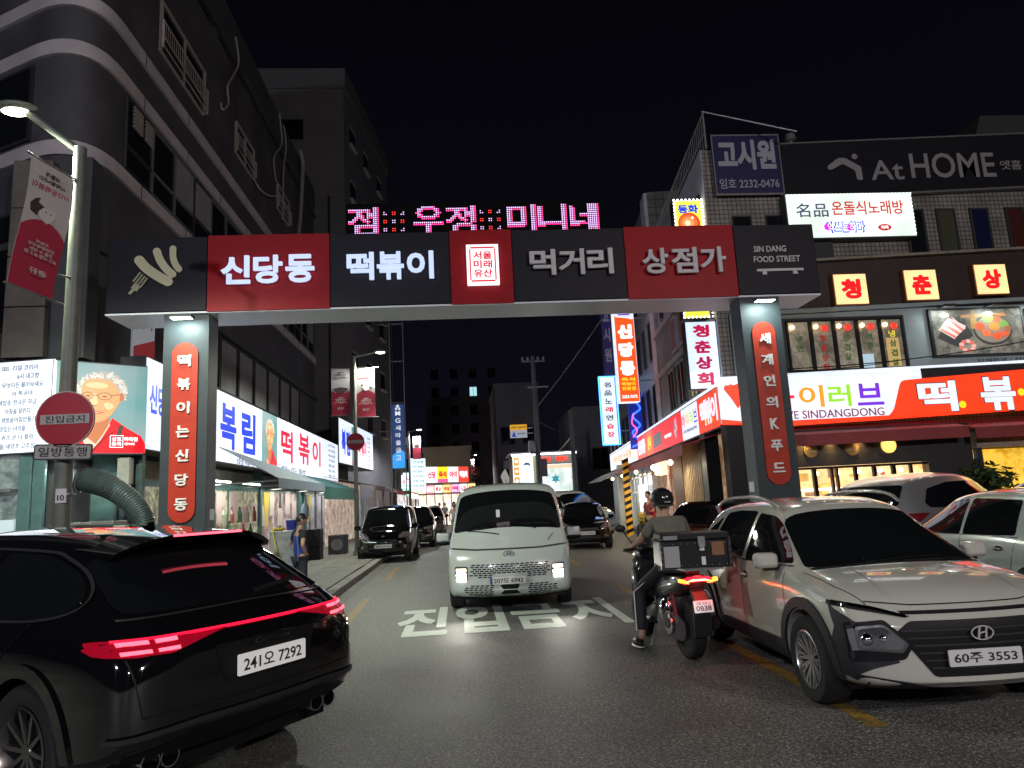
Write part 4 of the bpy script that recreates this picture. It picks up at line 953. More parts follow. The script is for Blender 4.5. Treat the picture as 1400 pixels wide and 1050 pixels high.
# karaoke sign
ks = lightbox('shop_sign', 'pale lit white karaoke sign with fine red and black lettering under the roof sign', 6.3+1.93, 15.7, 7.62, 0, 3.22, 1.12, .3, lightbox_white('lit_pale_green_acrylic', (.72,.86,.76), .85, .2, .8))
text('名品', .62, .70, E_inkgrey, h=.36, w=.82, y=.004, name='lettering', parent=ks, bold=.012)
text('온돌식노래방', 2.05, .74, mat('lit_red_ink', (.3,.01,.01), .4, emit=.62, ecol=(.72,.02,.02)), h=.36, w=1.85, y=.004, name='lettering', parent=ks, bold=.012)
pk = em('lit_magenta_film', (.85,.02,.85), .8)
text('악쓰는하마', 1.42, .25, E_blue, h=.30, w=1.0, y=.004, name='lettering_outline', parent=ks, bold=.07); text('악쓰는하마', 1.42, .25, E_lettering, h=.24, w=.92, y=.012, name='lettering', parent=ks, bold=.012)
flat('note_dot', circ(.96,.26,.09,16), pk, .013, ks); flat('note_dot', circ(1.52,.24,.085,16), pk, .013, ks)
flat('floor_badge', circ(2.42,.22,.17,20,.085), em('lit_badge_red', (.55,.02,.02), .7), .004, ks); text('지하', 2.42, .22, E_lettering, h=.09, w=.2, y=.008, name='lettering', parent=ks, bold=.02)
bt = MB()
for k in range(34): bt.sphere((.03+k*.096,-.03,1.09),.02,nu=6,nv=4)
for k in range(11): bt.sphere((3.19,-.03,.05+k*.1),.02,nu=6,nv=4).sphere((.03,-.03,.05+k*.1),.02,nu=6,nv=4)
obj('bulb_chain', bt, em('lit_bulb_pale', (.8,1,.85), 1.2), ks)
# brown fascia with three yellow boxes
rfp(MB().prism([(.9,5.85),(13,6.12),(13,7.36),(.9,6.98)], -.10, 0), 'brown_fascia', mat('brown_fascia_paint', (.045,.028,.026), .55, noise=.2))
E_amb = lightbox_white('lit_amber_acrylic', (1.0,.60,.21), 1.05, .1, 2); E_r2 = em('lit_square_red', (.95,.01,.015), .95)
for ch, uL, uR, vT, vB in (('청',1139,1188,372,416),('춘',1235,1285,365,410),('상',1331,1383,358,402),('회',1430,1482,352,396)):
    xa, zt = RF.L(uL, vT, -.3); xb, _ = RF.L(uR, vT, -.3); _, zb_ = RF.L(uL, vB, -.3); s = .80
    q = lightbox('square_sign', 'square amber lit sign with a red letter, ' + {'청':'leftmost of the row','춘':'in the middle of the visible row','상':'last before the right edge','회':'beyond the right edge'}[ch], 6.3+xa, 15.7, zb_, 0, s, s*.92, .26, E_amb, 'square amber signs on the brown fascia', tm=mat('copper_rim', (.25,.12,.06), .4, metal=.5))
    text(ch, s/2, s*.46, E_r2, h=s*.62, w=s*.62, y=.004, name='letter', parent=q, bold=.06)
# second floor band: window with decals, pale wall with posters
PW = mat('pale_bluegrey_panel', (.36,.42,.43), .55, noise=.08)
rfp(MB().box(.3,13.6,-.06,0,4.2,5.84), 'wall_panel', PW); rfp(MB().prism([(.9,5.76),(13,6.02),(13,6.11),(.9,5.845)], -.2, -.0), 'ledge', PW)
rfp(MB().box(1.4,4.62,-.12,-.065,4.28,5.66), 'window_surround', K_dark)
xw = [RF.L(u, 470)[0] for u in (1070, 1090, 1118, 1125, 1151, 1159, 1184, 1193, 1222)]
room = clutter_mat('lit_upstairs_room', (.10,.085,.06), (.34,.30,.22), .42, 2.2)
bx = [1.62, 2.22, 2.80, 3.38, 3.96, 4.55]
for k in range(5):
    x0, x1 = bx[k]+.05, bx[k+1]-.05
    wn = rfp(MB().box(x0-.05,x0,-.16,-.121,4.32,5.6).box(x1,x1+.05,-.16,-.121,4.32,5.6).box(x0,x1,-.16,-.121,5.55,5.6).box(x0,x1,-.16,-.121,4.32,4.38), 'window', K_black)
    obj('pane', MB().box(x0,x1,-.13,-.122,4.38,5.55), room, wn)
    lamp = obj('hanging_bulb', MB().sphere(((x0+x1)/2-.17,-.19,5.42),.05,nu=10,nv=6), E_warm, wn)
    if k: obj('red_lantern', MB().sphere(((x0+x1)/2+.05,-.18,5.38),.10,.04,.09,12,8), em('lit_lantern', (.75,.05,.03), .8), wn)
D_red = mat('decal_red', (.4,.02,.02), .5, emit=.25, ecol=(.6,.03,.03)); D_grn = mat('decal_green', (.06,.14,.04), .5, emit=.1, ecol=(.15,.3,.1)); D_yel = mat('decal_yellow', (.6,.5,.05), .5, emit=.4, ecol=(.9,.8,.1))
for k, (s, m) in enumerate((('냉면', D_grn), ('청춘상회', D_red), ('삼겹살', D_grn), ('맥주', D_grn), ('냉삼겹살', D_grn))):
    xc = (bx[k]+bx[k+1])/2
    if k == 4: rfp(MB().box(xc-.17,xc+.15,-.134,-.131,4.4,5.1), 'menu_decal', mat('menu_amber', (.5,.32,.1), .5, emit=.35, ecol=(.8,.55,.2)))
    for i, ch in enumerate(s): text(ch, xc, 5.2-i*.235-(.06 if k != 4 else 0), m if not (k == 4 and i == 0) else D_yel, h=.17, w=.17, y=.136, name='decal_letter', parent=rb, bold=.035, depth=.002)
ew = MB().box(3.42,3.72,-.14,-.136,4.38,4.72); rfp(ew, 'menu_poster', mat('poster_bluewhite', (.4,.55,.65), .5, emit=.4, ecol=(.6,.8,.95)))
# food poster
fp_ = thing('food_poster', 'large backlit poster of sliced pork and a platter of side dishes', 'poster', (6.3+5.30, 15.86, 4.62))
obj('frame', MB().box(-.05,2.35,-.02,.08,-.05,1.16), K_dark, fp_)
obj('print', MB().box(0,2.3,-.03,-.021,0,1.1), clutter_mat('poster_table', (.05,.05,.045), (.26,.23,.19), .55, 2), fp_)
poly = lambda n_, pts, c, d, e=.6: obj(n_, MB().prism(pts, -d, -d-.003), mat('poster_%s_%d' % (n_, int(sum(c)*1000)), c, .5, emit=e, ecol=c), fp_)
poly('table_edge', [(.75,.98),(1.9,1.0),(1.95,.92),(.75,.9)], (.4,.2,.08), .031)
poly('slate', [(.08,.42),(.55,.18),(1.0,.45),(.85,.75),(.4,.95)], (.03,.03,.03), .031)
poly('plate', [(.13,.62),(.42,.92),(.85,.70),(.50,.38)], (.55,.45,.42), .034)
for k in range(6):
    t0 = k*.075; poly('pork_slice', [(.16+t0*.9,.62+t0*.85-.03*k*0-t0*.0-.0),(.20+t0*.9,.645+t0*.6),(.56+t0*.72,.44+t0*.55),(.51+t0*.72,.405+t0*.55)], (.62,.14,.12) if k % 2 == 0 else (.78,.5,.45), .037+k*.0005)
poly('platter', circ(1.52,.58,.50,30,.38), (.04,.035,.03), .034); poly('platter_rim', circ(1.52,.60,.46,30,.34), (.20,.17,.14), .038)
random.seed(9)
for (x, z, r, c) in ((1.20,.68,.13,(.65,.08,.03)),(1.34,.50,.12,(.7,.12,.04)),(1.60,.42,.12,(.62,.08,.03)),(1.80,.48,.12,(.55,.09,.04)),(1.56,.66,.14,(.75,.2,.04)),(1.82,.72,.12,(.16,.30,.06)),(1.42,.88,.15,(.22,.36,.09)),(1.66,.84,.11,(.6,.12,.06)),(1.9,.6,.1,(.3,.1,.05))):
    poly('side_dish', [(x+r*math.cos(a)*(1+random.uniform(-.15,.15)), z+r*.8*math.sin(a)*(1+random.uniform(-.15,.15))) for a in [math.pi*2*k/14 for k in range(14)]], c, .042+random.uniform(0,.003))
for k in range(9):
    a = k*.7; poly('meat_curl', circ(.80+.16*math.cos(a),.20+.12*math.sin(a),.065,9,.05), (.58,.13,.10) if k % 2 else (.72,.36,.32), .042+k*.0006)
poly('bottle_print', rpoly([(.96,.62),(1.14,.62),(1.13,.92),(1.07,.98),(1.07,1.08),(1.02,1.08),(1.02,.98),(.97,.92)], .02), (.35,.19,.05), .040)
for x in (.32, 1.45): poly('glare', circ(x,.98,.12,16,.055), (.85,.9,.8), .046, 1.6)
ft2 = thing('food_poster', 'dark poster beside the food poster, cut off by the right edge', 'poster', (6.3+7.78, 15.86, 4.62)); obj('print', MB().box(0,2.3,-.03,.05,0,1.1), mat('dark_print', (.03,.032,.035), .3), ft2); obj('glare', MB().prism(circ(.2,.98,.12,16,.05), -.031,-.033), MATS['poster_glare_%d' % int(sum((.85,.9,.8))*1000)], ft2)
text('단체환영 / 신당점 02-2235', 7.55, 4.47, mat('caption_ink', (.06,.06,.07), .5), h=.10, w=2.3, y=.062, name='caption', parent=rb, bold=.01)
for x in (5.55, 6.75, 7.9):
    l = rfp(MB().box(x-.14,x+.14,-.55,-.40,5.74,5.79).box(x-.01,x+.01,-.45,-.0,5.79,5.81), 'flood_lamp', K_dark)
    area('flood_lamp_light', (x+6.3, 15.52, 5.70), (math.radians(18),0,0), .25, 6, (.85,1,.95))
# ---------- long red and white sign, front
fsx0 = .0
fs = thing('shop_sign', 'long white and red lit sign with puffy white letters along the right front', 'shop sign', (6.3, 15.3, 3.14), 0)
Lw = 12.0; Hs = 1.0
obj('housing', MB().prism([(.05,-.03),(Lw,.12),(Lw,1.26),(.05,1.05)], .02, .66), K_dark, fs)
obj('white_face', MB().prism([(-.41,0),(4.45,.03),(4.45,1.13),(-.41,1.01)], 0, .02), E_white, fs)
obj('top_light_strip', MB().prism([(-.41,1.015),(Lw,1.20),(Lw,1.27),(-.41,1.06)], -.01, .2), E_white, fs)
# red part with the sloped, rounded left edge
RFs = Frame(6.3, 15.3, 0)
def q(u, v): x, z = RFs.L(u, v); return (x, z-3.14)
red = [q(1194,579), (0,.0), q(1080,579)]
zb0 = lambda x: .0 + x*.012
flat('heart_print', rpoly([(-.12,.55),(-.3,.8),(-.18,.93),(-.05,.85),(.12,.93),(.2,.75),(.02,.3)], .08), E_red, .003, fs)
rp = rpoly([(-.41,-.02),(Lw,.13),(Lw,1.20),q(1231,520),q(1222,560),q(1210,574),q(1085,582),(-.41,.10)], [0,0,0,.12,.1,.1,0,0])
flat('red_field', rp, E_red, .002, fs)
RFq = lambda s, uL, uR, vT, vB, m, bold=.03, y=.006, d=.01, nm='letter': (lambda A, B, T, Bt: text(s, (A+B)/2, (T+Bt)/2, m, h=T-Bt, w=B-A, y=y, name=nm, parent=fs, bold=bold, depth=d))(q(uL,(vT+vB)/2)[0], q(uR,(vT+vB)/2)[0], q((uL+uR)/2,vT)[1], q((uL+uR)/2,vB)[1])
RFq('이', 1092, 1126, 527, 557, em('lit_orange_film', (.85,.32,.02), .9), .02); RFq('러', 1132, 1163, 526, 556, em('lit_green_film', (.30,.68,.03), .9), .02); RFq('브', 1171, 1207, 524, 554, em('lit_purple_film', (.18,.03,.62), .9), .02)
RFq('아', 1052, 1086, 530, 560, em('lit_pinkred_film', (.8,.02,.05), .9), .03)
RFq('LOVE SINDANGDONG', 1056, 1209, 560, 571, em('lit_brown_film', (.25,.05,.10), .7), .008, nm='lettering')
E_out = em('lit_dark_outline', (.10,.02,.02), .5)
for ch, uL, uR, vT, vB in (('떡',1255,1308,521,563),('볶',1340,1388,515,561),('이',1425,1478,510,556)):
    RFq(ch, uL-1.5, uR+1.5, vT-1.5, vB+1.5, E_out, .046, .004, .002, 'letter_outline'); RFq(ch, uL, uR, vT, vB, E_white, .036, .012, .006)
for u, v in ((1316,553),(1396,536)): c = q(u, v); flat('yellow_dot', circ(c[0], c[1], .085, 18), E_yellow, .006, fs)
# awning under the front sign
ra = thing('red_awning', 'dusty red awning below the long sign on the right front', 'awning', (6.3, 15.4, 2.4), 0)
A_red = mat('awning_red', (.30,.045,.05), .6, noise=.12, nscale=3)
for x0, x1 in ((.15, 4.9), (5.05, 11.5)):
    sheet('canvas', [(x0,.4,.62),(x1,.4,.66),(x1,-.75,.40),(x0,-.75,.36)], A_red, ra); sheet('valance', [(x0,-.75,.36),(x1,-.75,.40),(x1,-.76,.16),(x0,-.76,.12)], A_red, ra, .01)
# ground floor front: dark frame, warm lit bays
gfl = thing('shopfront', 'dark panelled restaurant front with warm lit glass bays and diners inside, right side', 'shopfront', (6.3, 15.05, 0))
obj('dark_fascia', MB().box(.25,5.2,-.02,.2,2.08,2.9), mat('fascia_black', (.03,.028,.03), .5, noise=.15), gfl); obj('pier', MB().box(4.12,5.35,-.03,.2,.1,2.08), MATS['fascia_black'], gfl)
IN = clutter_mat('lit_dining_room', (.62,.34,.13), (1.0,.70,.34), 1.35, 1.1); IN2 = clutter_mat('lit_yellow_room', (.5,.25,.01), (.95,.62,.08), .9, 1.6)
gx = [1.55, 2.12, 2.75, 3.30, 3.95, 4.60]
GF = Frame(6.3, 15.05, 0); gl_ = lambda u: GF.L(u, 650)[0]
sl = [(gl_(a_), gl_(b_)) for a_, b_ in ((1091,1111),(1116,1136),(1146,1168),(1172,1194),(1198,1220),(1225,1245))]
obj('room', MB().box(.3,4.6,.88,.91,.1,2.12), IN, gfl)
fr = MB()
for a_, b_ in sl: fr.box(a_-.05,a_,-.04,.04,.1,2.02).box(b_,b_+.05,-.04,.04,.1,2.02)
fr.box(.3,4.1,-.04,.04,2.02,2.07).box(.3,sl[0][0]-.06,-.03,.03,.1,2.0)
fr.box(-.42,.29,-.03,.3,.1,3.05); obj('window_frame', fr, K_black, gfl)
for k in range(6): obj('pendant_lamp', MB().sphere((gl_(1101)+k*.5,.45,1.93), .05, nu=10, nv=6), E_warm, gfl)
for i, (a_, b_) in enumerate(sl):
    obj('pane', MB().box(a_,b_,0,.008,.1,2.02), mat('clear_pane', (.9,.9,.9), .02, alpha=.12), gfl)
random.seed(11)
cl = MB()
for k in range(26): 
    x = random.uniform(1.2,4.6); z = random.uniform(.9,1.9)
obj('ceiling_strip', MB().box(1.0,4.6,.5,.58,1.55,1.60), em('lit_counter_strip', (1.0,.85,.75), 4), gfl)
for k in range(34):
    x = 1.5+k*.085; z = random.uniform(.95,1.85); c = random.choice([(.6,.1,.05),(.7,.6,.5),(.1,.3,.15),(.75,.45,.1),(.3,.15,.08)])
    obj('shelf_goods', MB().box(x,x+random.uniform(.08,.24),.60+k*.005,.76,z,z+random.uniform(.05,.24)), mat('goods_%d' % int(sum(c)*100), c, .6, emit=.5, ecol=c), gfl, bevel=.01)
for k, x in enumerate((gl_(1111), gl_(1168), gl_(1219))):
    obj('round_plaque', MB().prism(circ(x,2.44,.16,24), -.06,-.02), [mat('plaque_brass', (.35,.24,.10), .3, metal=.4)]*2, gfl) if k < 2 else obj('round_plaque', MB().prism(circ(x,2.47,.17,24), -.06,-.02), em('lit_plaque', (1,.60,.16), .9), gfl)
    if k < 2: text('맛집', x, 2.44, mat('plaque_cream', (.6,.5,.35), .5), h=.1, w=.2, y=.062, name='lettering', parent=gfl, bold=.01)
for x in (gl_(1100), gl_(1140), gl_(1179), gl_(1219)):
    o = obj('wall_spot', MB().lathe([(0,.0),(.03,0),(.035,-.06),(.0,-.055)], 10), E_warm, gfl); o.location = (x, -.10, 2.72)
    area('wall_spot_light', (x, -.12, 2.66), (math.radians(14),0,0), .05, 2.2, (1,.62,.22), gfl, spread=100)
# yellow shop at the right
obj('yellow_room', MB().box(5.3,9.4,.6,.65,.6,2.3), IN2, gfl); obj('yellow_cupboard', MB().box(gl_(1352),gl_(1392),.35,.6,.6,2.2), em('lit_yellow_board', (.85,.52,.06), .85), gfl); obj('green_cloth', MB().box(gl_(1298),gl_(1330),.4,.5,.7,1.45), em('lit_green_goods', (.30,.36,.06), .6), gfl)
obj('white_column', MB().box(gl_(1334),gl_(1338),.2,.3,1.6,2.3), em('lit_white_column', (.9,.95,.85), 1.2), gfl); obj('top_frame', MB().box(5.3,10,-.05,.1,2.32,2.75), mat('beige_shutter', (.33,.26,.2), .6, noise=.2), gfl); obj('door_frame', MB().box(5.3,5.4,-.06,.1,.1,2.32), K_dark, gfl)
hg = MB()
for k in range(7): hg.box(gl_(1306)+k*.09,gl_(1306)+k*.09+.07,.3,.33,1.75,2.2)
obj('hanging_packets', hg, em('lit_packets', (.55,.6,.2), .7), gfl)
area('shop_glow', (6.3+7.2, 14.9, 2.2), (math.radians(-55),0,0), 2.2, 26, (1,.72,.25)); area('shop_glow', (6.3+2.6, 14.9, 2.0), (math.radians(-60),0,0), 3, 26, (1,.75,.45))
obj('wall_notice', MB().box(4.75,5.1,-.05,-.031,1.3,1.55), P_white, gfl)
text('임대', 4.92, 1.43, P_redsign, h=.12, w=.2, y=.05, name='lettering', parent=gfl, bold=.01)

# ============================================================ SIDE STREET FACADE, RIGHT
sb = thing('tiled_building', 'taller grey tiled building behind the corner, facing the side street', 'building', (7.24, 23.92, 0), math.radians(-96.8))
# local: x toward the camera (negative = further), y into the building
T3y = tile_mat('parapet_tile', (.16,.155,.165), (.13,.125,.135), .30, (.05,.05,.055), .45, .02, 0, 1, .4, 'YZ')
obj('wall', MB().box(-9,0,0,9,0,12.6), [T_wall2], sb); obj('front_cladding', MB().box(.0,.02,.02,9,9.8,12.58), T3y, sb)
obj('pier', MB().box(-.9,-.0,-.12,-.0,3.9,12.58), W_plain, sb); obj('wall_far', MB().box(-20,-9.01,-.08,9,0,10.2), T_wall3, sb)
def rs_window(x, z0, w, h, par, m=B_pane, fm=None, y=-.0, bars=1):
    f = MB().box(x,x+w,y-.06,y-.001,z0,z0+.05).box(x,x+w,y-.06,y-.001,z0+h-.05,z0+h).box(x,x+.05,y-.06,y-.001,z0+.05,z0+h-.05).box(x+w-.05,x+w,y-.06,y-.001,z0+.05,z0+h-.05)
    for k in range(bars): xx = x+w*(k+1)/(bars+1); f.box(xx-.02,xx+.02,y-.06,y-.001,z0+.05,z0+h-.05)
    wn = obj('window', f, fm or K_grey, par); obj('pane', MB().box(x+.05,x+w-.05,y-.02,y-.002,z0+.05,z0+h-.05), m, wn); return wn
E_win = mat('dim_lit_pane', (.25,.24,.12), .3, emit=.35, ecol=(.55,.50,.22))
for z0 in (4.2, 6.6, 9.1):
    for k, x in enumerate((-2.0,-3.6,-5.2,-6.9,-8.4)): rs_window(x, z0, .55, 1.5, sb, B_pane, K_dark, bars=0)
    for k, x in enumerate((-10.6,-12.4,-14.4,-16.4,-18.6)): rs_window(x, z0, .9, 1.3, sb, B_pane, K_dark, -.08)
cs = thing('side_facade', 'grey side front with framed panels above the red sign band', 'building front', (6.3, 16, 0), math.radians(-96.8))
obj('wall', MB().box(-7.9,-.2,-.10,-.0,3.9,7.0), mat('grey_render', (.22,.22,.235), .7, noise=.3, nscale=1.2), cs); obj('cornice', MB().box(-7.9,-.1,-.24,-.0,7.01,7.2).box(-7.9,-.1,-.2,-.0,5.62,5.76), B_band, cs)
for x in (-.9,-2.0,-3.3,-4.6,-5.9,-7.2): rs_window(x, 7.5, .5, 1.6, cs, B_pane, K_dark, bars=0)
for x, m in ((-1.4,B_pane2),(-3.0,E_win),(-4.5,B_pane),(-6.1,B_pane)): rs_window(x, 4.2, 1.0, 1.3, cs, m, K_grey, -.10)
for x in (-2.3,-3.5,-4.7): 
    fz = obj('framed_panel', MB().box(x,x+.75,-.22,-.10,5.85,6.9), mat('panel_rim', (.42,.42,.45), .5), cs, bevel=.01); obj('panel_print', MB().box(x+.08,x+.67,-.23,-.221,5.93,6.82), mat('maroon_print', (.25,.05,.08), .5, noise=.3), fz)
# roof rail
rl = thing('roof_railing', 'thin steel railing and mast along the roof edge of the right corner building', 'railing', (6.3,16,10.1), math.radians(-96.8))
r_ = MB()
for z in (.45,.95): r_.tube((-7.8,.15,z),(.1,.15,z),.02)
for k in range(40): r_.tube((-7.8+k*.2,.15,0),(-7.8+k*.2,.15,.95),.011,n=5)
r_.tube((.05,.15,0),(.05,.15,1.0),.03); obj('rail', r_, K_steel, rl)
obj('brace', MB().tube((.05,.15,1.0),(.6,2.2,.0),.02), K_steel, rl)
for x, y in ((9.5,17.5),(8.6,18.5)):
    t = thing('roof_vent' if x > 9 else 'antenna', 'small roof vent pipe above the blue roof sign' if x > 9 else 'thin antenna on the roof behind the blue roof sign', 'vent' if x > 9 else 'antenna', (x,y,10.1))
    if x > 9: obj('pipe', MB().tube((0,0,0),(0,0,1.0),.06).lathe([(0,1.25),(.13,1.2),(.16,1.02),(.05,.98)], 12), K_steel, t)
    else: obj('mast', MB().tube((0,0,0),(0,0,1.3),.015).tube((-.3,0,1.1),(.3,0,1.1),.01).tube((-.2,0,.9),(.2,0,.9),.01), K_steel, t)
rt = thing('rooftop_block', 'dark roof block rising behind the right end of the black roof sign', 'building', (15.2,19,10.1)); obj('wall', MB().prism([(0,0),(6,0),(6,2.6),(1.3,2.6),(1.0,1.8)], 0, 4), mat('roof_block', (.05,.05,.052), .7, noise=.2), rt)
# red sign band down the side street
bandlen = 26.5
ss = thing('side_shop_sign', 'red and white lit sign band running down the right side street', 'shop sign', (5.86, 15.32, 3.1), math.radians(-96.8))
SSF = Frame(5.86, 15.32, -96.8)
hs0, hs1 = 0., .86
obj('housing', MB().box(-bandlen,-.14,.02,.42,-.04,hs1+.04), K_dark, ss)
obj('top_light_strip', MB().box(-bandlen,0,-.01,.3,hs1+.045,hs1+.10), E_white, ss)
def seg(uL, uR, m, nm='face'):
    a = SSF.L(uL, 600)[0]; b = SSF.L(uR, 600)[0]; obj(nm, MB().box(a+.01,b-.01,0,.018,0,hs1), m, ss); return a, b
ss_c = lambda u: SSF.L(u, 600)[0]
a, b = ss_c(957), 0; obj('face', MB().box(a,b-.02,0,.018,0,hs1), E_red, ss)
for i, ch in enumerate('떡볶이'): text(ch, a+.30+(b-a-.4)*(i+.5)/3, .45, E_white, h=.62, w=(b-a)/3*.85, y=.004, name='letter', parent=ss, bold=.04)
for i in range(2): flat('yellow_dot', circ(a+.3+(b-a-.4)*(i+1)/3, .22, .06, 10), E_yellow, .012, ss)
a, b = ss_c(934), ss_c(957); obj('face', MB().box(a,b-.01,0,.018,0,hs1), E_white, ss)
for i, (ch, m) in enumerate(zip('아이러브', (MATS['lit_pinkred_film'], MATS['lit_orange_film'], MATS['lit_green_film'], MATS['lit_purple_film']))): text(ch, a+(b-a)*(i+.5)/4, .52, m, h=.36, w=(b-a)/4*.8, y=.004, name='letter', parent=ss, bold=.015)
text('LOVE SINDANGDONG', (a+b)/2, .22, E_inkgrey, h=.09, w=(b-a)*.85, y=.004, name='lettering', parent=ss, bold=.01)
a, b = ss_c(906), ss_c(934); obj('face', MB().box(a,b-.01,0,.018,0,hs1), em('lit_red_film_deep', (.80,.02,.02), .9), ss)
text('즉석 떡볶이', a+(b-a)*.3, .35, E_lettering, h=.12, w=(b-a)*.35, y=.004, name='lettering', parent=ss, bold=.02)
for k in range(16):
    an = k*.9; flat('dish_print', circ(a+(b-a)*.72+.22*math.cos(an)*(k/16), .45+.28*math.sin(an)*(k/16), .09, 8), em('lit_dish_%d' % (k % 3), [(.5,.45,.6),(.25,.2,.35),(.7,.5,.45)][k % 3], .7), .004+k*.0008, ss)
a, b = ss_c(892), ss_c(906); obj('face', MB().box(a,b-.01,0,.018,0,hs1), MATS['lit_red_film_deep'], ss); flat('camera_print', [(a+.3,.15),(b-.2,.2),(b-.3,.65),(a+.25,.6)], mat('lit_grey_print', (.1,.1,.1), .5, emit=.3, ecol=(.4,.4,.42)), .004, ss)
a, b = ss_c(883), ss_c(892); obj('face', MB().box(a,b-.01,0,.018,0,hs1), em('lit_orange_red', (1,.10,.01), 1), ss); text('분식', (a+b)/2, .43, E_yellow, h=.5, w=(b-a)*.5, y=.004, name='letter', parent=ss, bold=.05)
a, b = ss_c(870), ss_c(883); obj('face', MB().box(a,b-.01,0,.018,0,hs1), E_red, ss); text('신당동', (a+b)/2, .43, E_white, h=.6, w=(b-a)*.8, y=.004, name='letter', parent=ss, bold=.07)
a, b = -bandlen, ss_c(870); obj('face', MB().box(a,b-.01,0,.018,0,hs1), E_white, ss); text('아이러브 신당동', (a+b)/2, .45, MATS['lit_orange_film'], h=.45, w=(b-a)*.7, y=.004, name='lettering', parent=ss, bold=.03)
sa = thing('red_awning', 'long dark red awning under the side street sign band', 'awning', (5.9,15.5,2.4), math.radians(-96.8))
for k in range(5):
    x1 = -.3-k*5.0; x0 = x1-4.9; sheet('canvas', [(x0,.3,.62),(x1,.3,.62),(x1,-.8,.36),(x0,-.8,.36)], A_red, sa); sheet('valance', [(x0,-.80,.36),(x1,-.80,.36),(x1,-.81,.12),(x0,-.81,.12)], A_red, sa, .01)
# side street shopfront
sg2 = thing('shopfront', 'side street restaurant front with wooden slats, hanging lamps and lit glass', 'shopfront', (5.76,16.07,0), math.radians(-96.8))
WD = mat('brown_wood', (.14,.065,.035), .5, noise=.3, nscale=3); WDl = mat('pale_wood_slat', (.42,.30,.17), .5, noise=.2)
obj('back_wall', MB().box(-26,-.2,.5,.55,.1,3.0), clutter_mat('lit_wood_room', (.16,.07,.03), (.62,.42,.24), .5, 2), sg2)
obj('corner_post', MB().box(-.5,-.0,-.02,.3,.1,3.0), K_black, sg2); obj('wood_panel', MB().box(-4.4,-3.0,-.02,.1,.1,3.0), WD, sg2)
for k in range(11): obj('slat', MB().box(-2.8+k*.21,-2.8+k*.21+.07,-.03,.03,.5,2.85), WDl, sg2)
obj('slat_base', MB().box(-2.9,-.5,-.04,.12,.1,.5), K_black, sg2)
for x, w_ in ((-6.2,1.5),(-8.2,1.3)): obj('cloth_strip', MB().box(x,x+w_,-.05,-.02,.2,2.85), mat('pinkbeige_cloth', (.42,.28,.24), .7, noise=.3, nscale=4), sg2)
for x in (-4.9,-5.3): obj('wall_lantern', MB().lathe([(.05,.0),(.16,.02),(.16,.42),(.05,.45)], 12), em('lit_paper_lantern', (1,.62,.38), 1.6), sg2).location = (x,-.25,2.2)
for k, x in enumerate((-9.6,-12.2,-14.6,-17.0)): 
    f = MB().box(x-1.1,x+1.1,-.06,-.01,2.3,2.36).box(x-1.1,x+1.1,-.06,-.01,1.7,1.76).box(x-1.1,x-1.04,-.06,-.01,.3,2.9).box(x-.03,x+.03,-.06,-.01,.3,2.9)
    wn = obj('window', f, P_white, sg2); obj('pane', MB().box(x-1.04,x-.03,-.03,-.012,.3,2.85).box(x+.03,x+1.1,-.03,-.012,.3,2.85), mat('grey_lit_pane', (.10,.11,.13), .15, emit=.12, ecol=(.5,.55,.65)), wn)
obj('white_board', MB().box(-10.6,-9.2,-.25,-.2,1.0,2.0), em('lit_notice_white', (.8,.85,.9), .8), sg2)
obj('cream_column', MB().box(-15.9,-15.2,-.5,-.1,.1,3.0), mat('cream_column', (.5,.5,.42), .6, emit=.08, ecol=(.8,.8,.65)), sg2)
for x in (-2.0,-5.0,-9.0,-13.5,-18): 
    o = obj('awning_bulb', MB().sphere((x,-.5,2.45),.07,nu=10,nv=6), E_warm, sg2); area('awning_bulb_light', (x,-.5,2.4), (0,0,0), .3, 22, (1,.86,.62), sg2)
o = obj('spot_lamp', MB().sphere((-3.4,-.7,2.38),.09,nu=12,nv=8), em('lit_white_spot', (1,1,.95), 10), sg2)
hz = thing('hazard_post', 'post striped in yellow and black at the edge of the side street', 'post', (PY(858,680,26.5).x, 26.5, 0))
N = 22
for k in range(N):
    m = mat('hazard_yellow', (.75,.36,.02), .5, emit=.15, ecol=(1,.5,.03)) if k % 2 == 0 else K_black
    z = .1 + k*.13; obj('stripe', MB().add([(-.11,-.11,z),(.11,-.11,z+.09),(.11,.11,z+.09),(-.11,.11,z),(-.11,-.11,z+.13),(.11,-.11,z+.22),(.11,.11,z+.22),(-.11,.11,z+.13)], [(0,3,2,1),(4,5,6,7),(0,1,5,4),(1,2,6,5),(2,3,7,6),(3,0,4,7)]), m, hz)
# stall beside the post
stl = thing('snack_stall', 'small snack stall with a red counter and yellow panel beside the striped post', 'stall', (PY(872,700,25).x, 25, 0))
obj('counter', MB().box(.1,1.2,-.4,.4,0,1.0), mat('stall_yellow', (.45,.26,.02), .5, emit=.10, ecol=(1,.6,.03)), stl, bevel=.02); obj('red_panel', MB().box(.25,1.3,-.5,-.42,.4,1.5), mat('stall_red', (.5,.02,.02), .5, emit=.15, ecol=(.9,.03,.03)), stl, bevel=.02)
for k in range(4): obj('stripe', MB().box(.12,.5,-.41,-.402,.45+k*.12,.50+k*.12), K_black, stl)
sr = thing('white_canopy', 'curved white plastic canopy at the far end of the side street shops', 'canopy', (PY(815,660,30).x, 30, 2.3)); 
P_ = [(0,0,-.05),(.5,0,.2),(1.1,0,.3),(1.8,0,.28)]
mb = MB(); 
for i in range(3): mb.add([(P_[i][0],-1,P_[i][2]),(P_[i+1][0],-1,P_[i+1][2]),(P_[i+1][0],2,P_[i+1][2]),(P_[i][0],2,P_[i][2])], [(0,1,2,3)])
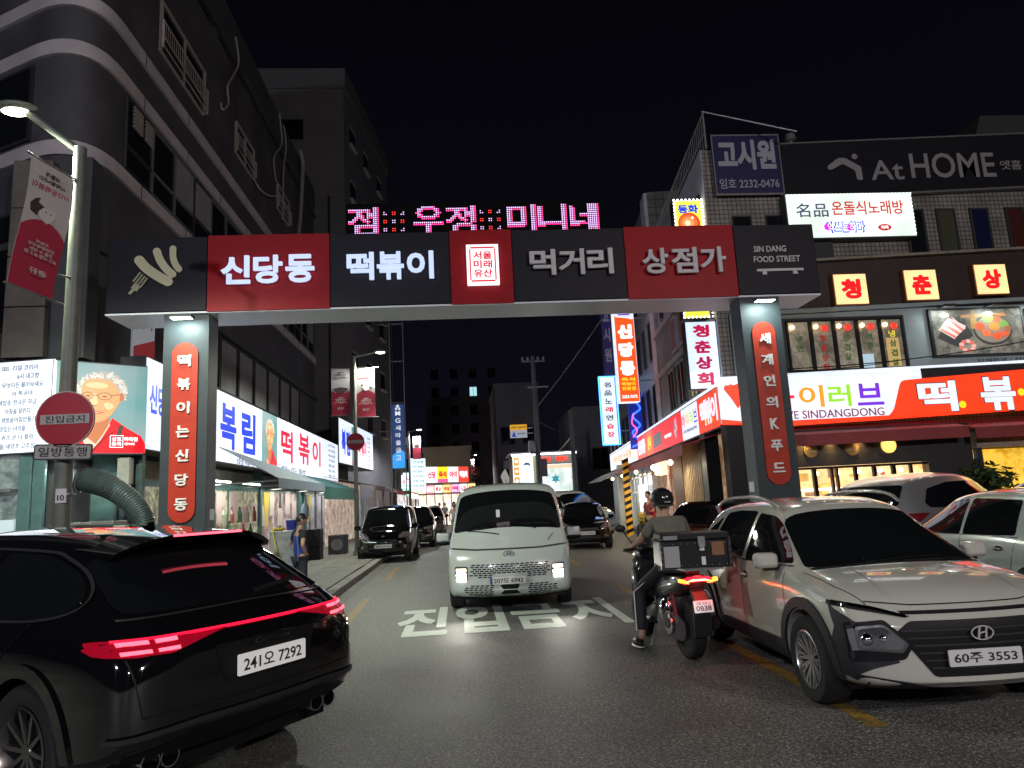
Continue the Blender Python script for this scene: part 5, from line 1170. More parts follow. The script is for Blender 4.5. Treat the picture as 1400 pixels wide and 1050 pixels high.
obj('sheet', mb, mat('canopy_white', (.6,.62,.55), .4), sr, smooth=60); obj('post', MB().tube((1.5,-.9,-2.3),(1.5,-.9,.28),.05).tube((1.5,1.9,-2.3),(1.5,1.9,.28),.05), mat('mint_post', (.4,.5,.44), .5), sr)

# ============================================================ VERTICAL PROJECTING SIGNS (right)
def vsign(name, label, uL, uR, vT, vB, Y, face, d=.28, uB=None, group=None, cat='vertical sign', trim=K_dark):
    a = PY(uL, (vT+vB)/2, Y); b = PY(uR, (vT+vB)/2, Y); zt = PY((uL+uR)/2, vT, Y).z; zb_ = PY((uL+uR)/2, vB, Y).z
    t = thing(name, label, cat, (a.x, Y, zb_), 0, group); w = b.x-a.x; h = zt-zb_
    obj('housing', MB().box(-.02,w+.02,.015,d,-.02,h+.02), trim, t, bevel=.006); obj('face', MB().box(0,w,0,.012,0,h), face, t)
    obj('bracket', MB().tube((w,d/2,h*.2),(w+.55,d/2,h*.2),.025).tube((w,d/2,h*.8),(w+.55,d/2,h*.8),.025), K_steel, t)
    return t, w, h
t, w, h = vsign('vertical_sign', 'pale blue lit vertical sign with four dark pink letters beside the right pillar', 941, 982, 440, 531, 16.1, lightbox_white('lit_pale_blue_acrylic', (.66,.78,1.0), .95, .1, 3))
Em = em('lit_magenta_red', (.55,.015,.08), .75)
for i, ch in enumerate('청춘상회'): text(ch, w*.5, h*(.86-i*.24), Em, h=h*.19, w=w*.56, y=.004, name='letter', parent=t, bold=.05)
t, w, h = vsign('bead_sign', 'tall yellow sign edged with bulbs showing a shiny red ball above the gate', 928, 966, 274, 434, 16.25, em('lit_bead_yellow', (.85,.85,.06), .95))
text('동화', w*.5, h*.925, E_blue, h=h*.075, w=w*.75, y=.004, name='letter', parent=t, bold=.045)
for k, (r, c) in enumerate(((.40,(.75,.03,.02)),(.33,(.95,.14,.03)),(.22,(1,.30,.08)),(.10,(1,.75,.5)))): flat('ball_print', circ(w*(.5-.02*k), h*.80, w*r, 26), em('lit_ball_%d' % k, c, 1), .004+.004*k, t)
text('+', w*.62, h*.845, E_lettering, h=.07, w=.07, y=.022, name='sparkle', parent=t, bold=.03)
bt = MB()
for k in range(34):
    for x in (0, w): bt.sphere((x,-.03,h*k/33),.026,nu=8,nv=5)
for k in range(8):
    for z in (0, h): bt.sphere((w*k/7,-.03,z),.026,nu=8,nv=5)
obj('bulb_chain', bt, em('lit_chain_bulb', (1,1,.88), 5), t)
for i, ch in enumerate('꽃집'): text(ch, w*(.3+.4*i), h*.08, E_red, h=h*.05, w=w*.3, y=.004, name='letter', parent=t, bold=.04)
t, w, h = vsign('vertical_sign', 'tall red and white lit vertical sign with three big white letters', 843, 869, 405, 549, 26.0, em('lit_orange_sign', (1.0,.085,.012), 1.05), .45, trim=E_white)
flat('white_top', rpoly([(0,h*.80),(w*.6,h*.79),(w,h*.77),(w,h),(0,h)], .1), E_white, .003, t); text('브', w*.5, h*.86, MATS['lit_purple_film'], h=h*.09, w=w*.6, y=.006, name='letter', parent=t, bold=.02)
for i, ch in enumerate('신당동'): text(ch, w*.5, h*(.66-i*.175), E_lettering, h=h*.135, w=w*.78, y=.006, name='letter', parent=t, bold=.075)
for i, s in enumerate(('즉석', '떡볶이', '전문점')): text(s, w*.48, h*(.205-i*.042), E_yellow, h=h*.034, w=w*.72, y=.006, name='lettering', parent=t, bold=.03)
text('2252-7672', w*.5, h*.045, E_lettering, h=h*.028, w=w*.8, y=.006, name='lettering', parent=t, bold=.02)
t, w, h = vsign('vertical_sign', 'dim navy vertical sign with three pale letters hanging beyond the red one', 823, 836, 400, 510, 32.0, mat('navy_sheet', (.035,.03,.14), .4, emit=.1, ecol=(.08,.06,.3)))  # weak glow put into the sheet and letter colours, no lamp inside
for i, ch in enumerate('고시원'): text(ch, w*.5, h*(.72-i*.25), mat('pale_letter', (.42,.42,.5), .5, emit=.06, ecol=(.5,.5,.6)), h=h*.17, w=w*.7, y=.004, name='letter', parent=t, bold=.04)
t, w, h = vsign('karaoke_vertical_sign', 'lit white vertical sign outlined in blue neon at the end of the right row', 823, 843, 515, 608, 32.0, E_white, trim=mat('neon_housing', (.05,.1,.3), .4, emit=.8, ecol=(.05,.25,1.0)))
for i, (ch, m) in enumerate(zip('名品노래연습장', (E_inkgrey,E_inkgrey,E_inkgrey,E_crimson,E_inkgrey,E_crimson,E_crimson))): text(ch, w*.5, h*(.88-i*.122), m, h=h*.078, w=w*.5, y=.004, name='letter', parent=t, bold=.03)
nf = MB()
for a_, b_ in (((-.09,0),(-.09,1)),((1.09,0),(1.09,1)),((-.09,-.0),(1.09,0)),((-.09,1),(1.09,1))): nf.tube((w*a_[0],-.03,h*a_[1]),(w*b_[0],-.03,h*b_[1]),.03,n=8)
obj('neon_tube', nf, em('lit_blue_neon', (.06,.30,1.0), 3), t)
nn_ = PY(870, 575, 29); nb = thing('neon_sign', 'squiggly blue neon sign on the side wall behind the red vertical sign', 'neon sign', (nn_.x, 29, nn_.z-1), 0)
obj('neon_tube', MB().path(curve_pts([(-.25,0,-.1),(.1,0,.1),(-.2,0,.5),(.15,0,.8),(-.15,0,1.2),(.2,0,1.5),(0,0,1.9),(.2,0,2.1)], 6), .04, 8), em('lit_blue_neon2', (.03,.10,1.0), 2.5), nb); obj('plate', MB().box(-.3,.3,.05,.12,-.2,2.2), mat('neon_back', (.02,.03,.15), .4, emit=.25, ecol=(.02,.05,.6)), nb)
obj('pink_tube', MB().path(curve_pts([(-.2,-.02,.3),(0,-.02,.6),(-.2,-.02,.9),(-.1,-.02,1.3)], 5), .03, 8), em('lit_pink_neon', (1,.1,.3), 1.5), nb)
# ============================================================ FAR END OF THE STREET
def far_building(label, x, y, w, d, h, m, rz=0., wins=True, lit=None, z=.0, rows=None, cols=None, name='far_building'):
    t = thing(name, label, 'building', (x, y, z), math.radians(rz))
    obj('wall', MB().box(0,w,0,d,0,h), m, t); obj('parapet', MB().box(-.1,w+.1,-.1,d+.1,h,h+.35), m, t)
    if wins:
        rows = rows or int((h-3)/2.9); cols = cols or max(1, int(w/2.6))
        for r in range(rows):
            for c in range(cols):
                cx = w*(c+.5)/cols; cz = 4.4 + r*2.9
                f = obj('window', MB().box(cx-.62,cx+.62,-.06,-.001,cz-.8,cz-.72).box(cx-.62,cx+.62,-.06,-.001,cz+.72,cz+.8).box(cx-.62,cx-.55,-.06,-.001,cz-.72,cz+.72).box(cx+.55,cx+.62,-.06,-.001,cz-.72,cz+.72).box(cx-.03,cx+.03,-.06,-.001,cz-.72,cz+.72), K_dark, t)
                obj('pane', MB().box(cx-.55,cx+.55,-.03,-.002,cz-.72,cz+.72), (MATS['lit_cyan_window'] if lit == (r, c) else B_pane), f)
    return t
em('lit_cyan_window', (.45,.8,.85), .8)
FG = mat('far_grey_render', (.30,.29,.31), .8, noise=.2, nscale=.4); FB_ = mat('far_beige_render', (.30,.27,.20), .8, noise=.12, nscale=.4); FD = mat('far_dark_render', (.13,.13,.15), .8, noise=.2, nscale=.4)
a = PY(676,530,62); b = PY(735,530,62); far_building('dim four storey building behind the utility pole at the end of the street', a.x, 62, b.x-a.x, 10, a.z, FG, cols=2)
a = PY(784,545,52); far_building('dim stepped building right of the utility pole, behind the parked cars', a.x, 52, 7, 9, a.z-1.0, FG, cols=2); 
a = PY(560,640,95); far_building('dark tower with a single cyan lit window far down the street', PY(585,640,110).x, 110, 12, 10, PY(630,545,110).z, FD, lit=(5,2), rows=7, cols=4)
a = PY(596,618,56); b = PY(643,617,56); h_ = PY(622,616,56).z; bb = far_building('windowless beige hall lit by the street lamps', a.x-1, 56, b.x-a.x+1, 12, h_, FB_, wins=False)
# left row of shops down the street
rowm = [mat('row_wall_%d' % k, c, .8, noise=.2) for k, c in enumerate(((.16,.15,.14),(.22,.2,.18),(.1,.1,.11),(.25,.23,.2)))]
SHC = [(.95,.93,1.0),(1,.75,.5),(1,.5,.55),(.9,.95,.8),(1,.85,.7)]
def sign_big(par, x0, x1, z0, z1, cols, y=-.3, words=None):
    n = len(cols); w = (x1-x0)/n
    hb = obj('sign_box', MB().box(x0-.03,x1+.03,y+.02,y+.3,z0-.03,z1+.03), K_dark, par)
    for i, c in enumerate(cols):
        p_ = obj('sign_face', MB().box(x0+i*w,x0+(i+1)*w-.01,y,y+.018,z0,z1), em('far_sign_%d' % int(c[0]*100+c[1]*10000+c[2]*1000000), c, 1.0), par)
        if words: text(words[i % len(words)], x0+(i+.5)*w, (z0+z1)/2, E_lettering if sum(c) < 2 else E_crimson, h=(z1-z0)*.5, w=w*.7, y=-y+.004, name='lettering', parent=par, bold=.05)
labs = ['nearest low shop of the far left row, with a white and orange lit sign','second low shop of the far left row, bright yellow and red sign','third low shop of the far left row, white and red signs','fourth low shop of the far left row, pink signs','last low shop of the far left row before the bend']
yy = 52.0
defs = [(9,5.0,[(.85,.93,1.0),(.55,.20,.08)],['신당','원조']),(9,4.6,[(.9,.92,1),(.95,.2,.25),(1,.75,.02)],['떡','볶이','명가']),(9,4.4,[(1,.95,.9),(.95,.08,.05)],['먹자','골목']),(10,4.4,[(1,.15,.45),(.95,.9,.95)],['분식','김밥']),(11,4.2,[(1,.3,.1),(1,.6,.75),(.6,1,.8)],['통닭','족발','호프'])]
for k, (ln, hh_, cols_, wd) in enumerate(defs):
    x_ = -4.6 + .10*k
    t = thing('low_shop', labs[k], 'shop', (x_, yy, 0), math.radians(90+0)); 
    obj('wall', MB().box(0,ln-.1,0,5,0,hh_), rowm[k % 4], t)
    sign_big(t, .3, ln-.5, 2.9, 3.9, cols_, -.35, wd)
    obj('lit_front', MB().box(.2,ln-.3,-.05,-.01,.1,2.5), clutter_mat('lit_far_shop_%d' % k, (.18,.12,.10), (1.0,.85,.75) if k % 2 else (.85,.9,1.0), .9, 1.6), t)
    obj('awning', MB().prism([(.0,2.55),(-.9,2.5),(-.9,2.62),(0,2.85)], .2, ln-.3, 'YZ'), [A_red, A_gr, A_bl][k % 3], t)
    for q_ in range(3): obj('post', MB().tube((.6+q_*(ln-1.2)/2,-.85,0),(.6+q_*(ln-1.2)/2,-.85,2.5),.04), K_grey, t)
    bs_ = MB()
    for q_ in range(16): bs_.sphere((.4+q_*(ln-.8)/15, -.95-.15*(q_ % 2), 2.35+.12*math.sin(q_)), .06, nu=6, nv=4)
    obj('bulb_string', bs_, em('lit_string_%d' % (k % 3), [(1,.9,.7),(1,.35,.6),(.9,1,.9)][k % 3], 7), t)['kind'] = 'stuff'
    # projecting signs that face the viewer
    for q_ in range(3):
        c = random.choice([(1,.1,.1),(1,.2,.5),(.9,.95,1),(1,.6,.05),(.3,.9,.6),(1,.35,.1)]); z0 = random.uniform(2.3,3.0); s_ = random.uniform(.45,.8); xx = 1+q_*ln/3.2
        pj = thing('projecting_sign', 'small bright projecting sign on the %s low shop, %s one' % (['nearest','second','third','fourth','last'][k], ['nearest','middle','farthest'][q_]), 'sign', (x_+.35, yy+xx, z0), 0)
        obj('box', MB().box(0,s_,0,.15,0,s_*.7), em('projecting_%d_%d_%d' % (int(c[0]*10),int(c[1]*100),int(c[2]*10)), c, 1.1), pj); text(random.choice(['떡볶이','분식','호프','통닭','원조']), s_/2, s_*.35, E_lettering if sum(c) < 2.2 else E_crimson, h=s_*.3, w=s_*.8, y=.004, name='lettering', parent=pj, bold=.05)
    area('shop_glow', (x_+.8, yy+ln/2, 2.4), (0,math.radians(-35),0), 3, 90, SHC[k]); yy += ln
# the angled big sign on the beige hall
a = PY(575,640,50); hg_ = thing('angled_sign', 'bright yellow, white and red lit sign strip under the beige hall', 'shop sign', (PY(583,652,50).x, 50, PY(583,660,50).z), math.radians(38))
for i, (c, wd) in enumerate((((.9,.93,1),'신당'),((1,.72,.02),'즉석'),((.92,.93,.96),'아이'),((.95,.06,.04),'떡볶이'))):
    obj('face', MB().box(i*.95,i*.95+.93,0,.1,0,1.1), em('hall_sign_%d' % i, c, 1.05), hg_); text(wd, i*.95+.46, .55, E_crimson if i != 3 else E_lettering, h=.5, w=.7, y=.004, name='lettering', parent=hg_, bold=.05)
for k_ in range(6): text(('신당동','즉석 떡볶이','원조 할머니','순대 튀김','어묵 김밥','포장 환영')[k_], -.67, 1.45-k_*.33, E_inkgrey, h=.17, w=.95, y=.004, name='lettering', parent=hg_, bold=.01)
obj('pink_strip', MB().box(.95,1.88,-.02,-.001,0,.25), em('hall_pink', (1,.1,.3), 1), hg_)
obj('blue_white_board', MB().box(-1.3,-.05,0,.1,-.6,1.7), em('hall_board', (.72,.9,1), .9), hg_)
# lit stall building under the utility pole
a = PY(700,617,48); b = PY(784,620,48); zb_ = PY(742,664,48).z; zt = PY(742,620,48).z
lk = thing('lit_kiosk', 'bright white lit kiosk with orange photo panels and red lettering behind the van', 'kiosk', (a.x, 48, 0)); w = b.x-a.x
obj('wall', MB().box(0,w,0,4,0,zt), rowm[1], lk); obj('roof_edge', MB().box(-.2,w+.2,-.6,4,zt,zt+.1), P_white, lk)
obj('left_panel', MB().box(0,w*.33,-.1,-.01,.9,zt-.1), em('kiosk_white', (.75,.95,.98), .95), lk); obj('right_panel', MB().box(w*.38,w*.98,-.1,-.01,.9,zt-.75), clutter_mat('kiosk_mural', (.50,.62,.58), (.92,.98,.95), .85, 2.0), lk)
obj('dark_band', MB().box(w*.38,w*.98,-.1,-.01,zt-.7,zt-.15), mat('kiosk_band', (.1,.1,.1), .5, emit=.2, ecol=(.6,.5,.5)), lk); text('신당동', w*.52, zt-.42, E_red, h=.4, w=w*.2, y=.105, name='lettering', parent=lk, bold=.06); text('떡볶이', w*.8, zt-.42, E_red, h=.4, w=w*.2, y=.105, name='lettering', parent=lk, bold=.06)
for k in range(5):
    z_ = zt-.75-k*.66; obj('food_photo', MB().box(w*.015,w*.10,-.115,-.101,z_,z_+.54), em('kiosk_orange', (1,.30,.04), .9), lk); obj('dish_print', MB().prism(circ(w*.058,z_+.28,w*.026,10), -.116,-.118), E_lettering, lk)
obj('cap_print', MB().prism(rpoly([(w*.16,zt-.8),(w*.2,zt-.55),(w*.27,zt-.6),(w*.29,zt-.85),(w*.24,zt-.72),(w*.19,zt-.75)], .1), -.101,-.104), E_inkgrey, lk)
obj('grey_stripe', MB().box(w*.335,w*.375,-.09,-.02,.9,zt-.1), em('kiosk_olive', (.32,.36,.2), .6), lk)
obj('light_strip', MB().box(-.1,w+.1,-.62,-.55,zt-.12,zt-.02), em('lit_roof_tube', (.95,1,.95), 5), lk)
for k in range(9): obj('mural_line', MB().box(w*(.40+.06*(k % 5)),w*(.47+.06*(k % 5)),-.104,-.101,zt-1.05-k*.22,zt-1.02-k*.22), em('kiosk_line', (.3,.42,.4), .6), lk)
for k in range(4): obj('mural_panel', MB().box(w*(.40+.15*k),w*(.40+.15*k)+.7,-.103,-.101,zt-1.05,zt-.8), em('kiosk_peach', (.95,.62,.42), .8), lk)
obj('turquoise_flower', MB().prism([(w*.68+.35*math.cos(a_)*(1 if i % 2 else .5), zt-1.75+.35*math.sin(a_)*(1 if i % 2 else .5)) for i, a_ in enumerate([math.pi*2*k/12 for k in range(12)])], -.101,-.104), em('kiosk_teal', (.05,.4,.5), .6), lk); obj('orange_counter', MB().box(w*.38,w*.58,-.3,-.12,.0,1.25), em('kiosk_orange2', (1,.35,.15), .7), lk)
area('kiosk_glow', (a.x+w/2, 47, 2.2), (math.radians(-60),0,0), 3, 120, (.95,1,.97))
# lit shops where the street bends
for k in range(7):
    x_ = PY(572, 680, 53.9).x + k*.62; c = [(1,.85,.6),(1,.35,.45),(.85,1,.85),(1,.6,.2),(1,.4,.8),(.9,.95,1),(1,.75,.3)][k]
    t = thing('market_stall', 'tiny glowing shop at the bend of the street, number %s from the left' % ('one','two','three','four','five','six','seven')[k], 'shop', (x_, 53.9, 0)); t['label'] = 'tiny glowing stall below the beige hall, ' + ('leftmost','second from left','third from left','in the middle','third from right','second from right','rightmost')[k]
    obj('wall', MB().box(0,.6,0,1.5,0,3.2), rowm[k % 4], t); obj('lit_front', MB().box(.03,.57,-.1,-.01,.1,2.35), clutter_mat('lit_bend_%d' % k, (.4,.25,.15), (1,.95,.85), 1.3, 1.5), t); obj('sign_face', MB().box(.02,.58,-.4,-.1,2.5,3.05), em('lit_bend_sign_%d' % k, c, 1.3), t); text(('분식','호프','통닭','족발','떡','김밥','원조')[k], .3, 2.77, E_crimson if k != 1 else E_lettering, h=.32, w=.45, y=.405, name='lettering', parent=t, bold=.04)
for (u, v, Y_, s_, c, wd) in ((562,655,58,1.5,(.75,.95,1),'신당'),(571,668,60,.9,(1,.15,.05),'호프'),(585,672,62,.8,(1,.5,.1),'떡'),(598,670,66,.9,(1,.2,.55),'분식'),(610,668,70,1.0,(.6,1,.8),'통닭'),(622,671,74,.9,(1,.3,.75),'원조'),(578,684,58,.6,(1,1,.9),'떡'),(603,683,64,.6,(1,.9,.5),'족발')):
    p = PY(u, v, Y_); t = thing('street_signboard', 'small glowing signboard in the distant market row reading ' + {'신당':'two letters, pale blue','호프':'red, lowest left','떡':'orange' if c[2] < .5 else 'white','분식':'pink','통닭':'mint green','원조':'magenta','족발':'cream'}[wd], 'sign', (p.x-s_/2, Y_, p.z-s_*.35)); t['label'] = 'small glowing ' + {'신당':'pale blue','호프':'red','떡':'orange' if c[2] < .5 else 'white','분식':'pink','통닭':'mint green','원조':'magenta','족발':'cream'}[wd] + ' signboard in the distant market row'
    obj('box', MB().box(0,s_,0,.2,0,s_*.7), em('board_glow_%d' % u, c, 1.4), t); text(wd, s_/2, s_*.35, E_crimson if sum(c) > 1.7 else E_lettering, h=s_*.35, w=s_*.7, y=.004, name='lettering', parent=t, bold=.04)
    obj('post', MB().tube((s_/2,.1,-(p.z-s_*.35)),(s_/2,.1,0),.04), K_steel, t)
# utility poles, small hanging board, cables
def utility_pole(label, u, vtop, Y, arms=True):
    p = PY(u, vtop, Y); t = thing('utility_pole', label, 'utility pole', (p.x, Y, 0), 0, 'utility poles'); h = p.z
    obj('pole', MB().tube((0,0,0),(0,0,h),.19,.12,12), mat('concrete_pole', (.22,.22,.215), .8, noise=.2), t, smooth=40)
    if arms:
        obj('crossarm', MB().box(-.65,.7,-.05,.05,h-.33,h-.25), K_steel, t); obj('crossarm', MB().box(-.4,.8,-.28,-.2,h-1.9,h-1.82), K_steel, t)
        for x in (-.6,-.3,.3,.62): obj('insulator', MB().lathe([(0,0),(.07,0),(.05,.08),(.07,.1),(.04,.2),(0,.2)], 8), P_white, t).location = (x,0,h-.24)
        obj('transformer', MB().lathe([(0,0),(.2,0),(.22,.05),(.22,.6),(.15,.68),(0,.68)], 14), K_steel, t, smooth=40).location = (-.35,-.2,h-5.6)
        obj('cabinet', MB().box(.05,.45,-.35,-.1,2.9,3.9).box(-.45,-.15,-.3,-.05,4.2,4.7), K_grey, t)
    return t, h, p
U1 = utility_pole('tall utility pole with crossarms and cabinets behind the van', 728, 487, 40)
U2 = utility_pole('bare slim pole at the right edge of the lit kiosk', 780, 560, 42, False)
a = PY(697,581,39.5); b = PY(721,598,39.5); hb = thing('notice_board', 'orange and white notice board mounted on the utility pole', 'sign', (a.x, 39.5, b.z)); w = b.x-a.x; h = a.z-b.z
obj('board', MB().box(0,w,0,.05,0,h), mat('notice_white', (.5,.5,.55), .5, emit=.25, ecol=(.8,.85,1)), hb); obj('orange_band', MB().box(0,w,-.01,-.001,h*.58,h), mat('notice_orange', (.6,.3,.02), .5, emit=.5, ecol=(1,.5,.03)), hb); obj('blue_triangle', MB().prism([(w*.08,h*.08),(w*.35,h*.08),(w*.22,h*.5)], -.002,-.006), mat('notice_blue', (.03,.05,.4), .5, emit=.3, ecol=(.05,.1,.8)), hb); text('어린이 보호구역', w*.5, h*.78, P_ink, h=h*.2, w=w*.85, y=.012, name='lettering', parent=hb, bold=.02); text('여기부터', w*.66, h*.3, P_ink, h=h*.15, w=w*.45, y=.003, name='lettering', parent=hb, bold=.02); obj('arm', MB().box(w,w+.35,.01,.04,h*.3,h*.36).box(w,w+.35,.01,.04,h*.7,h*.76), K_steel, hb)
def wire(label, a, b, sag, r=.012, m=K_cable):
    a = Vector(a); b = Vector(b); pts = [a.lerp(b, t/16) - Vector((0,0,sag*4*(t/16)*(1-t/16))) for t in range(17)]
    tag(obj('overhead_cable', MB().path(pts, r, 5), m, smooth=60), label, 'cable', 'overhead cables')
wire('thin cable rising from the utility pole towards the right tiled building', PY(735,555,40), PY(822,437,30), .1, .018, K_palecable)
wire('cable running from the utility pole to the dim stepped building', PY(735,575,40), PY(800,600,52), .2, .018)
wire('black cable crossing in front of the poster and upstairs windows on the right', PY(1062,505,15.0), PY(1425,462,14.0), .12, .012)
wire('second cable crossing low in front of the upstairs windows on the right', PY(1062,506,15.1), PY(1230,492,15.05), .08, .01)
wire('cable from the slim pole down to the kiosk roof', PY(780,598,42), PY(760,620,47.5), .05, .02, K_palecable)
fl = PY(692,665,30); fg = thing('white_flag', 'small white flag seen just above the van roof', 'flag', (fl.x, 30, 0)); obj('mast', MB().tube((0,0,0),(0,0,fl.z+.3),.02), K_steel, fg); obj('cloth', MB().prism([(0,fl.z+.75),(.16,fl.z+.35),(.12,fl.z),( -.1,fl.z+.1),(-.22,fl.z+.45)], 0,.01), P_white, fg)
# trees / plants
LF = mat('leaf_green', (.035,.07,.025), .6, noise=.3, nscale=20); LFr = mat('leaf_orange', (.3,.10,.03), .6)
def bush(label, x, y, z, r, n, m, cat='plant', trunk=.8):
    t = thing('potted_plant', label, cat, (x, y, z))
    mb = MB()
    for k in range(n):
        d = Vector((random.gauss(0,1),random.gauss(0,1),random.gauss(0,1))).normalized()*r*random.uniform(.35,1)
        c = Vector((0,0,trunk+r*.8)) + Vector((d.x,d.y,d.z*.8)); a_ = Vector((random.uniform(-1,1),random.uniform(-1,1),random.uniform(-.6,.6))).normalized(); b_ = a_.cross(Vector((random.uniform(-1,1),random.uniform(-1,1),1))).normalized(); s = r*random.uniform(.11,.2)
        mb.add([c-a_*s, c+b_*s*.4, c+a_*s, c-b_*s*.4], [(0,1,2,3)])
    f = obj('foliage', mb, m, t); f['kind'] = 'stuff'
    obj('stem', MB().tube((0,0,.3),(0,0,trunk+r*.6),.03,.015).tube((0,0,trunk*.8),(r*.4,0,trunk+r),.015).tube((0,0,trunk*.7),(-r*.4,.1,trunk+r),.015), mat('bark', (.08,.055,.04), .8), t)
    obj('pot', MB().lathe([(0,0),(.16,0),(.22,.34),(.19,.34),(.18,.3),(0,.3)], 16), mat('terracotta', (.2,.09,.05), .7), t, smooth=40)
    return t
p = PY(1345,640,14.6); bush('dark leafy bush in a pot in front of the yellow lit shop', p.x, 14.6, .0, .62, 700, LF, trunk=1.0)
p = PY(885,708,24.5); bush('low potted greenery by the snack stall', p.x, 24.5, 0, .4, 250, LF, trunk=.3)
p = PY(647,655,70); bush('small orange lit shrub by the beige hall', p.x, 70, 2.6, 1.0, 260, LFr, trunk=1.2)
# ============================================================ VEHICLES
def paint(name, c, rough=.28, metal=.0): return mat(name, c, rough, metal, coat=1.0)
V_white = paint('pearl_white_paint', (.47,.465,.41), .2); V_white2 = paint('cool_white_paint', (.49,.54,.51), .2); V_black = paint('gloss_black_paint', (.004,.004,.005), .06); V_silver = paint('silver_paint', (.33,.33,.35), .3, .5); V_bronze = paint('dark_bronze_paint', (.10,.075,.06), .3, .5)
V_clad = mat('grey_cladding', (.026,.025,.030), .55, noise=.15, spec=.3); V_blk = mat('matt_black_trim', (.006,.006,.007), .55, spec=.2); V_redp = paint('deep_red_paint', (.16,.01,.015))
V_rim = mat('alloy_rim', (.55,.54,.54), .25, metal=.9); V_rimd = mat('dark_alloy_rim', (.20,.19,.19), .3, metal=.9)
V_plate = mat('plate_white', (.62,.62,.60), .4, emit=.0); V_plate_lit = mat('plate_lit', (.65,.65,.63), .4, emit=.22, ecol=(1,.97,.95))
def ring(st):
    y, zb, zs, zt, wm, wb, wt = st[:7]; cr = st[7] if len(st) > 7 else .025
    g = zt - zs
    h = [(0, zb), (wm*.55, zb), (wm*.93, zb+.01), (wm*.985, zb+.10), (wm, zb+.45*(zs-zb)), (wm*.995, zs-.13*(1 if zs-zb > .4 else .5)), (wb, zs),
         (wb+(wt-wb)*.48, zs+g*.48), (wt+.015, zt-g*.16), (wt-.05, zt-g*.03), (wt*.5, zt+cr*.75), (0, zt+cr)]
    return [(x, y, z) for x, z in h]
def car_body(stations, bowf=.12, bowr=.08, sub=2, wheels=None, r=.36, arches=True):
    rg = [ring(s) for s in stations]; n = len(rg[0]); vs = []; idx = {}
    for i, g in enumerate(rg):
        for k in range(n):
            x, y, z = g[k]; idx[i, k, 1] = len(vs); vs.append((x, y, z))
            if k in (0, n-1): idx[i, k, 0] = idx[i, k, 1]
            else: idx[i, k, 0] = len(vs); vs.append((-x, y, z))
    fs = []
    for i in range(len(rg)-1):
        for k in range(n-1):
            fs.append((idx[i,k,1], idx[i,k+1,1], idx[i+1,k+1,1], idx[i+1,k,1])); fs.append((idx[i,k,0], idx[i+1,k,0], idx[i+1,k+1,0], idx[i,k+1,0]))
    for i in (0, len(rg)-1):
        # cap: strips across, with a centre column
        cen = {}
        for k in range(1, n-1):
            cen[k] = len(vs); vs.append((0, rg[i][k][1], rg[i][k][2]))
        cen[0] = idx[i,0,1]; cen[n-1] = idx[i,n-1,1]
        for k in range(n-1):
            for s in (0, 1):
                f = [idx[i,k,s], idx[i,k+1,s], cen[k+1], cen[k]]; f = list(dict.fromkeys(f)); fs.append(tuple(f))
    me = bpy.data.meshes.new('body'); me.from_pydata(vs, [], fs)
    bm = bmesh.new(); bm.from_mesh(me); bmesh.ops.recalc_face_normals(bm, faces=bm.faces); bm.to_mesh(me); bm.free()
    o = bpy.data.objects.new('tmp', me); COL.objects.link(o); m = o.modifiers.new('s', 'SUBSURF'); m.levels = sub
    dg = bpy.context.evaluated_depsgraph_get(); me2 = bpy.data.meshes.new_from_object(o.evaluated_get(dg), depsgraph=dg)
    bpy.data.objects.remove(o)
    y0, y1 = stations[0][0], stations[-1][0]; W_ = max(s[4] for s in stations)
    for v in me2.vertices:
        q = 1-(v.co.x/W_)**2
        if v.co.y > 0: v.co.y += bowf*(v.co.y/y1)**2*(q-1)
        else: v.co.y -= bowr*(v.co.y/y0)**2*(q-1)
    bm = bmesh.new(); bm.from_mesh(me2); bvh = BVHTree.FromBMesh(bm); bm.free()
    if arches and wheels:
        o = bpy.data.objects.new('tmp', me2); COL.objects.link(o)
        cut = MB()
        for (wx, wy, wz) in wheels:
            s = 1 if wx > 0 else -1; cut.lathe([(0, s*(W_-.30)), (r+.055, s*(W_-.30)), (r+.055, s*(W_+.3)), (0, s*(W_+.3))], 32, 'X', (0, wy, wz))
        cm_ = cut.mesh('cut'); oc = bpy.data.objects.new('cut', cm_); COL.objects.link(oc)
        b = o.modifiers.new('b', 'BOOLEAN'); b.operation = 'DIFFERENCE'; b.object = oc; b.solver = 'EXACT'
        dg = bpy.context.evaluated_depsgraph_get(); me3 = bpy.data.meshes.new_from_object(o.evaluated_get(dg), depsgraph=dg)
        bpy.data.objects.remove(o); bpy.data.objects.remove(oc); me2 = me3
    smooth_mesh(me2, 42)
    return me2, bvh
def inside(p, poly):
    c = False; n = len(poly)
    for i in range(n):
        a, b = poly[i], poly[i-1]
        if (a[1] > p[1]) != (b[1] > p[1]) and p[0] < (b[0]-a[0])*(p[1]-a[1])/(b[1]-a[1])+a[0]: c = not c
    return c
AXD = {'L': lambda a, b: (Vector((-3,a,b)), Vector((1,0,0))), 'R': lambda a, b: (Vector((3,a,b)), Vector((-1,0,0))), 'F': lambda a, b: (Vector((a,6,b)), Vector((0,-1,0))), 'B': lambda a, b: (Vector((a,-6,b)), Vector((0,1,0))), 'T': lambda a, b: (Vector((a,b,4)), Vector((0,0,-1)))}
def hit(bvh, ax, a, b):
    o, d = AXD[ax](a, b); h = bvh.ray_cast(o, d)
    if h[0] is None: h = bvh.find_nearest(o + d*({'L':2.1,'R':2.1,'F':4.0,'B':4.0,'T':2.6}[ax]))
    n = h[1]
    if n.dot(d) > 0: n = -n
    return h[0], n
